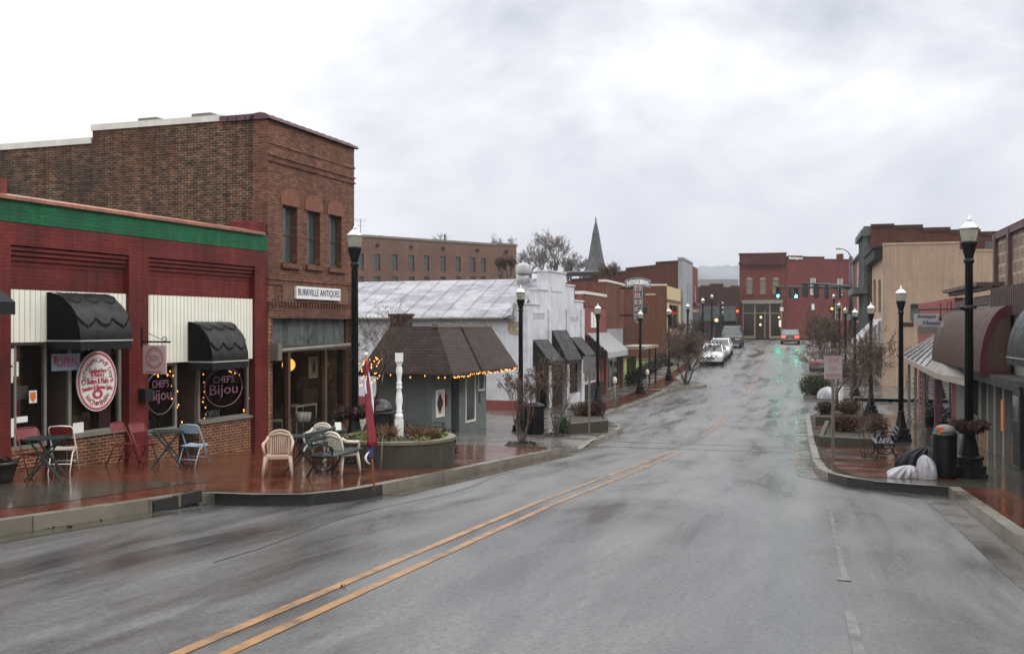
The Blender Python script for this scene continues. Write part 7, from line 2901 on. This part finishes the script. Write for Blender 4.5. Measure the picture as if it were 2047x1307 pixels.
# ================================================================== vehicles
def car(name, lab, cat, paint, loc, rz, kind='sedan', lights='head'):
    """nose towards -y"""
    t = thing(name, lab, cat, loc, rz)
    if kind == 'sedan':
        L, Wd = 4.8, 1.8
        low = [(-2.4, .42, .70), (-2.3, .30, .78), (-1.3, .24, .92), (-.8, .24, .97), (.9, .24, 1.0), (1.6, .25, 1.0), (2.25, .32, .96), (2.4, .42, .86)]
        cab = [(-1.05, .95), (-.30, 1.40), (.75, 1.42), (1.55, .98)]
        wy, wr = (-1.48, 1.42), .33
    else:
        L, Wd = 5.1, 1.95
        low = [(-2.55, .55, .95), (-2.45, .42, 1.06), (-1.2, .38, 1.16), (-.8, .38, 1.2), (.9, .38, 1.2), (1.9, .38, 1.2), (2.45, .42, 1.18), (2.55, .52, 1.1)]
        cab = [(-1.15, 1.15), (-.55, 1.80), (2.1, 1.82), (2.45, 1.18)]
        wy, wr = (-1.62, 1.6), .38
    h = Wd / 2
    sec = lambda z0, z1: [(-h * .90, z0), (-h, z0 + (z1 - z0) * .35), (-h * .985, z0 + (z1 - z0) * .75), (-h * .90, z1), (0, z1 + .035), (h * .90, z1), (h * .985, z0 + (z1 - z0) * .75), (h, z0 + (z1 - z0) * .35), (h * .90, z0)]
    vs, fs = [], []
    for i, (y, z0, z1) in enumerate(low):
        k = .90 if i in (0, len(low) - 1) else (.97 if i in (1, len(low) - 2) else 1)
        for x, z in sec(z0, z1):
            vs.append((x * k, y, z))
    m = 9
    for i in range(len(low) - 1):
        for j in range(m - 1):
            fs.append((i * m + j, (i + 1) * m + j, (i + 1) * m + j + 1, i * m + j + 1))
        fs.append((i * m + m - 1, (i + 1) * m + m - 1, (i + 1) * m, i * m))
    fs.append(tuple(range(m))); fs.append(tuple(range(len(low) * m - 1, (len(low) - 1) * m - 1, -1)))
    b = MB().mesh(vs, fs, True)
    bo = b.build('body', paint, t)
    # greenhouse
    def ring(y, z):
        k = .88 if z < (1.1 if kind == 'sedan' else 1.3) else .72
        return k * h
    (ya, za), (yb, zb), (yc, zc_), (yd, zd) = cab
    kb, kt = h * .90, h * .72
    g = MB()
    A_ = [(-kb, ya, za), (kb, ya, za)]; B_ = [(-kt, yb, zb), (kt, yb, zb)]; C_ = [(-kt, yc, zc_), (kt, yc, zc_)]; D_ = [(-kb, yd, zd), (kb, yd, zd)]
    g.quad(A_[0], A_[1], B_[1], B_[0])
    g.quad(C_[0], C_[1], D_[1], D_[0])
    g.quad(A_[0], B_[0], C_[0], D_[0]); g.quad(A_[1], D_[1], C_[1], B_[1])
    g.build('windows', m_carglass, t)
    r = MB()
    mid = (yb + yc) / 2
    r.quad((-kt, yb, zb + .012), (kt, yb, zb + .012), (kt * .9, mid, zb + .06), (-kt * .9, mid, zb + .06), smooth=True)
    r.quad((-kt * .9, mid, zb + .06), (kt * .9, mid, zb + .06), (kt, yc, zc_ + .012), (-kt, yc, zc_ + .012), smooth=True)
    r.quad((-kt, yb, zb + .012), (-kt * .9, mid, zb + .06), (-kt, yc, zc_ + .012)); r.quad((kt, yb, zb + .012), (kt, yc, zc_ + .012), (kt * .9, mid, zb + .06))
    for s in (-1, 1):
        r.bar((s * kb, ya, za), (s * kt, yb, zb), .07).bar((s * kt, yc, zc_), (s * kb, yd, zd), .10).bar((s * kt, yb, zb), (s * kt, yc, zc_), .06)
        ym = (yb + yc) / 2 + .1
        r.bar((s * kt, ym, zb), (s * kb, ym + .05, za), .07)
    r.build('roof', paint, t)
    for y in wy:
        for s in (-1, 1):
            x = s * (h - .10)
            n = 18
            w = MB()
            w.tube([(x - .11, y, wr), (x + .11, y, wr)], wr, n)
            wo = w.build('wheel', m_tyre, t)
            xf = s * (h + .012)
            MB().tube([(xf - s * .02, y, wr), (xf, y, wr)], wr * .6, 14).build('rim', m_rim_w, wo)
    zf = low[0][2]
    bm_ = paint if paint is m_carwhite else m_greyback
    MB().box(-h * .92, h * .92, -L / 2 - .06, -L / 2 + .12, low[0][1] - .06, low[0][1] + .14).build('bumper', bm_, t)
    MB().box(-h * .92, h * .92, L / 2 - .12, L / 2 + .06, low[-1][1] - .06, low[-1][1] + .16).build('bumper', bm_, t)
    MB().box(-h * .32, h * .32, -L / 2 - .025, -L / 2 + .05, zf - .17, zf - .04).build('grille', m_black, t)
    for s in (-1, 1):
        MB().box(s * h * .42, s * h * .86, -L / 2 - .03, -L / 2 + .1, zf - .18, zf - .04).build('headlight', m_lens, t)
        MB().box(s * h * .48, s * h * .88, L / 2 - .1, L / 2 + .03, low[-1][2] - .24, low[-1][2] - .06).build('tail_light', e_red if lights == 'tail' else m_signred, t)
    MB().box(-.26, .26, L / 2 + .06, L / 2 + .075, .5, .64).box(-.26, .26, -L / 2 - .075, -L / 2 - .06, .44, .56).build('number_plate', m_signgrey, t)
    for s in (-1, 1):
        MB().box(s * h * .98, s * (h + .16), ya + .12, ya + .2, za + .04, za + .16).build('mirror', paint, t)
    return t


def road_at(px, py):
    return G(px, py, .006)


rot_toward = -TH                      # nose towards the camera, along the street
w = road_at(1421, 731); w = w + Vector((ST, CT, 0)) * 2.4; w.z = gz(w.x, w.y)
slope = math.atan2(zr(84) - zr(78), 6)
c1 = car('sedan', 'white sedan parked on the left facing the camera, nearer of the two white cars', 'car', m_carwhite, w, rot_toward)
c1.rotation_euler = (slope, 0, rot_toward)
w2c = SP(xy2st(w.x, w.y)[0] + 5.0, xy2st(w.x, w.y)[1] + .18)
c2 = car('sedan', 'white sedan half hidden behind the nearer white sedan', 'car', m_carwhite, w2c, rot_toward)
c2.rotation_euler = (slope, 0, rot_toward)
w = road_at(1454, 696)
s_, t_ = xy2st(w.x, w.y)
w = SP(s_ + 2.6, t_ + .25)
c3 = car('suv', 'dark grey green utility vehicle parked up the hill on the left', 'car', m_cargrey, w, rot_toward, 'suv')
c3.rotation_euler = (.05, 0, rot_toward)
w = at(1580, 688, 99)
w.z = gz(w.x, w.y)
c4 = car('sedan', 'dark car with red tail lights driving away over the crest', 'car', m_carblack, w, rot_toward + PI, 'sedan', 'tail')
w = at(1641, 715, 70)
w.z = gz(w.x, w.y)
sr__, tr__ = xy2st(w.x, w.y)
w = SP(sr__ + 2, tr__ + .15)
c5 = car('sedan', 'red car parked on the right behind the STOP sign and bare tree', 'car', m_carred, w, rot_toward + PI)
c5.rotation_euler = (-.06, 0, rot_toward + PI)

# ================================================================== traffic signals
def signal(lab, loc, rz, lit=None, hgt=1.05, group=None):
    t = thing('traffic_signal', lab, 'traffic signal', loc, rz, group)
    MB().box(-.19, .19, -.12, .14, -hgt, 0).box(-.26, .26, .0, .02, -hgt - .1, .1).build('housing', m_sig, t)
    for i in range(3):
        z = -.19 - i * .335
        MB().lathe([(.001, 0), (.13, 0), (.14, -.02), (.14, -.04)], n=14).xf(Matrix.Rotation(R(90), 4, 'X')).xf(Matrix.Translation((0, -.12, z))).build('lens', e_green if (lit == 'g' and i == 2) else m_black, t)
        v = MB()
        n = 10
        for k in range(n):
            a, b = PI * (-.15 + 1.3 * k / n), PI * (-.15 + 1.3 * (k + 1) / n)
            P = lambda q, y: (.15 * math.cos(q), y, z + .15 * math.sin(q))
            v.quad(P(a, -.12), P(b, -.12), P(b, -.34), P(a, -.34))
        v.build('visor', m_sig, t)
    MB().bar((0, .0, 0), (0, .0, .16), .06).build('hanger', m_sig, t)
    return t


MY = 104.0
mpole = at(1701, 650, MY)
ms = thing('signal_mast', 'tall dark steel mast with two signal arms and a curved street light above the crossing', 'mast', (mpole.x, mpole.y, gz(mpole.x, mpole.y, KH)))
rz = lambda px, py, Y=MY: at(px, py, Y) - ms.location
pt = rz(1701, 513)
MB().tube([(0, 0, 0), (0, 0, pt.z)], [.24, .19], 10).lathe([(.4, 0), (.4, .3), (.25, .35)], n=10).build('pole', m_sig, ms)
a1 = rz(1548, 573, 108)
b1 = rz(1701, 575)
MB().tube([b1, b1.lerp(a1, .5), a1], [.16, .12, .07], 8).build('signal_arm', m_sig, ms)
a2 = rz(1604, 566, 92)
MB().tube([b1 + Vector((0, 0, .1)), b1.lerp(a2, .5) + Vector((0, 0, .1)), a2], [.14, .11, .07], 8).build('signal_arm', m_sig, ms)
lm = MB().tube([pt, pt + Vector((-.35, 0, .55)), pt + Vector((-.8, 0, .78)), pt + Vector((-1.15, 0, .82))], [.07, .06, .05, .045], 8)
lm.build('light_arm', m_greypost, ms)
q = pt + Vector((-1.28, 0, .80))
MB().box(q.x - .24, q.x + .2, q.y - .14, q.y + .14, q.z - .06, q.z + .06).build('luminaire', m_greypost, ms)
gsig = 'signals on the mast arms'
def on_arm(a, px):
    lo, hi = 0.0, 1.0
    for _ in range(30):
        m = (lo + hi) / 2
        p = ms.location + b1.lerp(a, m)
        if CX + F * p.x / p.y > px: lo = m
        else: hi = m
    return ms.location + b1.lerp(a, lo)
for px, a, lit, rzz, lab in ((1555, a1, 'g', -TH, 'green lit signal at the far left end of the mast arm'), (1578, a1, None, R(80), 'unlit signal seen side on between the two green ones'), (1591, a1, 'g', -TH, 'green lit signal second from the right of the lit pair'),
                             (1609, a2, None, R(155), 'signal seen from behind at the tip of the second arm'), (1631, a2, None, R(150), 'signal seen from behind, second from the tip of the second arm'),
                             (1652, a2, None, R(115), 'small signal seen side on midway along the second arm'), (1677, a2, None, R(100), 'signal nearest the mast pole')):
    p = on_arm(a, px)
    signal(lab, p + Vector((0, -.1, -.14)), rzz, lit, 1.05, gsig)
# far corner signal and small lights
w = at(1441, 640, 108)
fs1 = thing('corner_signal', 'dark corner signal post left of the crossing with a pale lens column', 'signal post', (w.x, w.y, gz(w.x, w.y, KH)))
MB().tube([(0, 0, 0), (0, 0, 4.3)], .09, 8).build('post', m_sig, fs1)
z0 = at(0, 628, 108).z - fs1.location.z
MB().box(-.2, .2, -.2, .2, z0, z0 + 1.35).box(-.3, .3, -.25, .25, z0 - .95, z0 - .15).build('housing', m_sig, fs1)
pm = MB()
for k in (0, .5, 1.0):
    pm.ball((.14, -.24, z0 + .2 + k), .10, 8, 6)
pm.build('lens', m_signwhite, fs1)
for px, py, Y, m_, lab, r in ((1432, 640, 100, e_warm, 'amber lamp glowing in front of the dark brick block', .16), (1474, 622, 112, e_red, 'small red stop light left of the red antiques store', .13),
                              (1663, 617, 90, e_amberwalk, 'small amber crossing light in front of the red store wing', .10)):
    w = at(px, py, Y)
    zb = gz(w.x, w.y, KH)
    t = thing('signal_light', lab, 'signal light', (w.x, w.y, zb))
    hh_ = w.z - zb
    MB().tube([(0, .15, 0), (0, .15, hh_ + .3)], .05, 6).build('post', m_sig, t)
    MB().box(-.2, .2, .0, .25, hh_ - .25, hh_ + .25).build('housing', m_sig, t)
    MB().ball((0, -.02, hh_), r, 10, 8).build('lens', m_, t)
# manhole and road debris
o = MB().lathe([(.32, 0), (.32, .006)], n=20).build('manhole_cover', m_kerbdark)
o.location = G(1640, 812, 0.0)
tag(o, 'dark round manhole cover in the wet intersection', 'manhole cover')
for px, py, m_, lab in ((1817, 1074, m_signwhite, 'white scrap of paper lying on the right lane'), (686, 1172, m_leafp, 'dark leaf lying beside the yellow centre lines')):
    mb = MB()
    leaves(mb, (0, 0, .01), (.02, .02, .005), 3, .025)
    o = mb.build('litter', m_); o.location = G(px, py, .008)
    tag(o, lab, 'litter')

# ================================================================== wet air
HZ = MB().box(-620, 820, -30, 1150, -7.5, 90).build('haze', m_dark)
HZ['kind'] = 'stuff'
hm = bpy.data.materials.new('rain_haze')
hm.use_nodes = True
t = hm.node_tree
t.nodes.clear()
ou = t.nodes.new('ShaderNodeOutputMaterial')
pv = t.nodes.new('ShaderNodeVolumePrincipled')
pv.inputs['Color'].default_value = (.86, .87, .92, 1)
pv.inputs['Density'].default_value = .0003
t.links.new(pv.outputs[0], ou.inputs['Volume'])
HZ.data.materials.clear()
HZ.data.materials.append(hm)
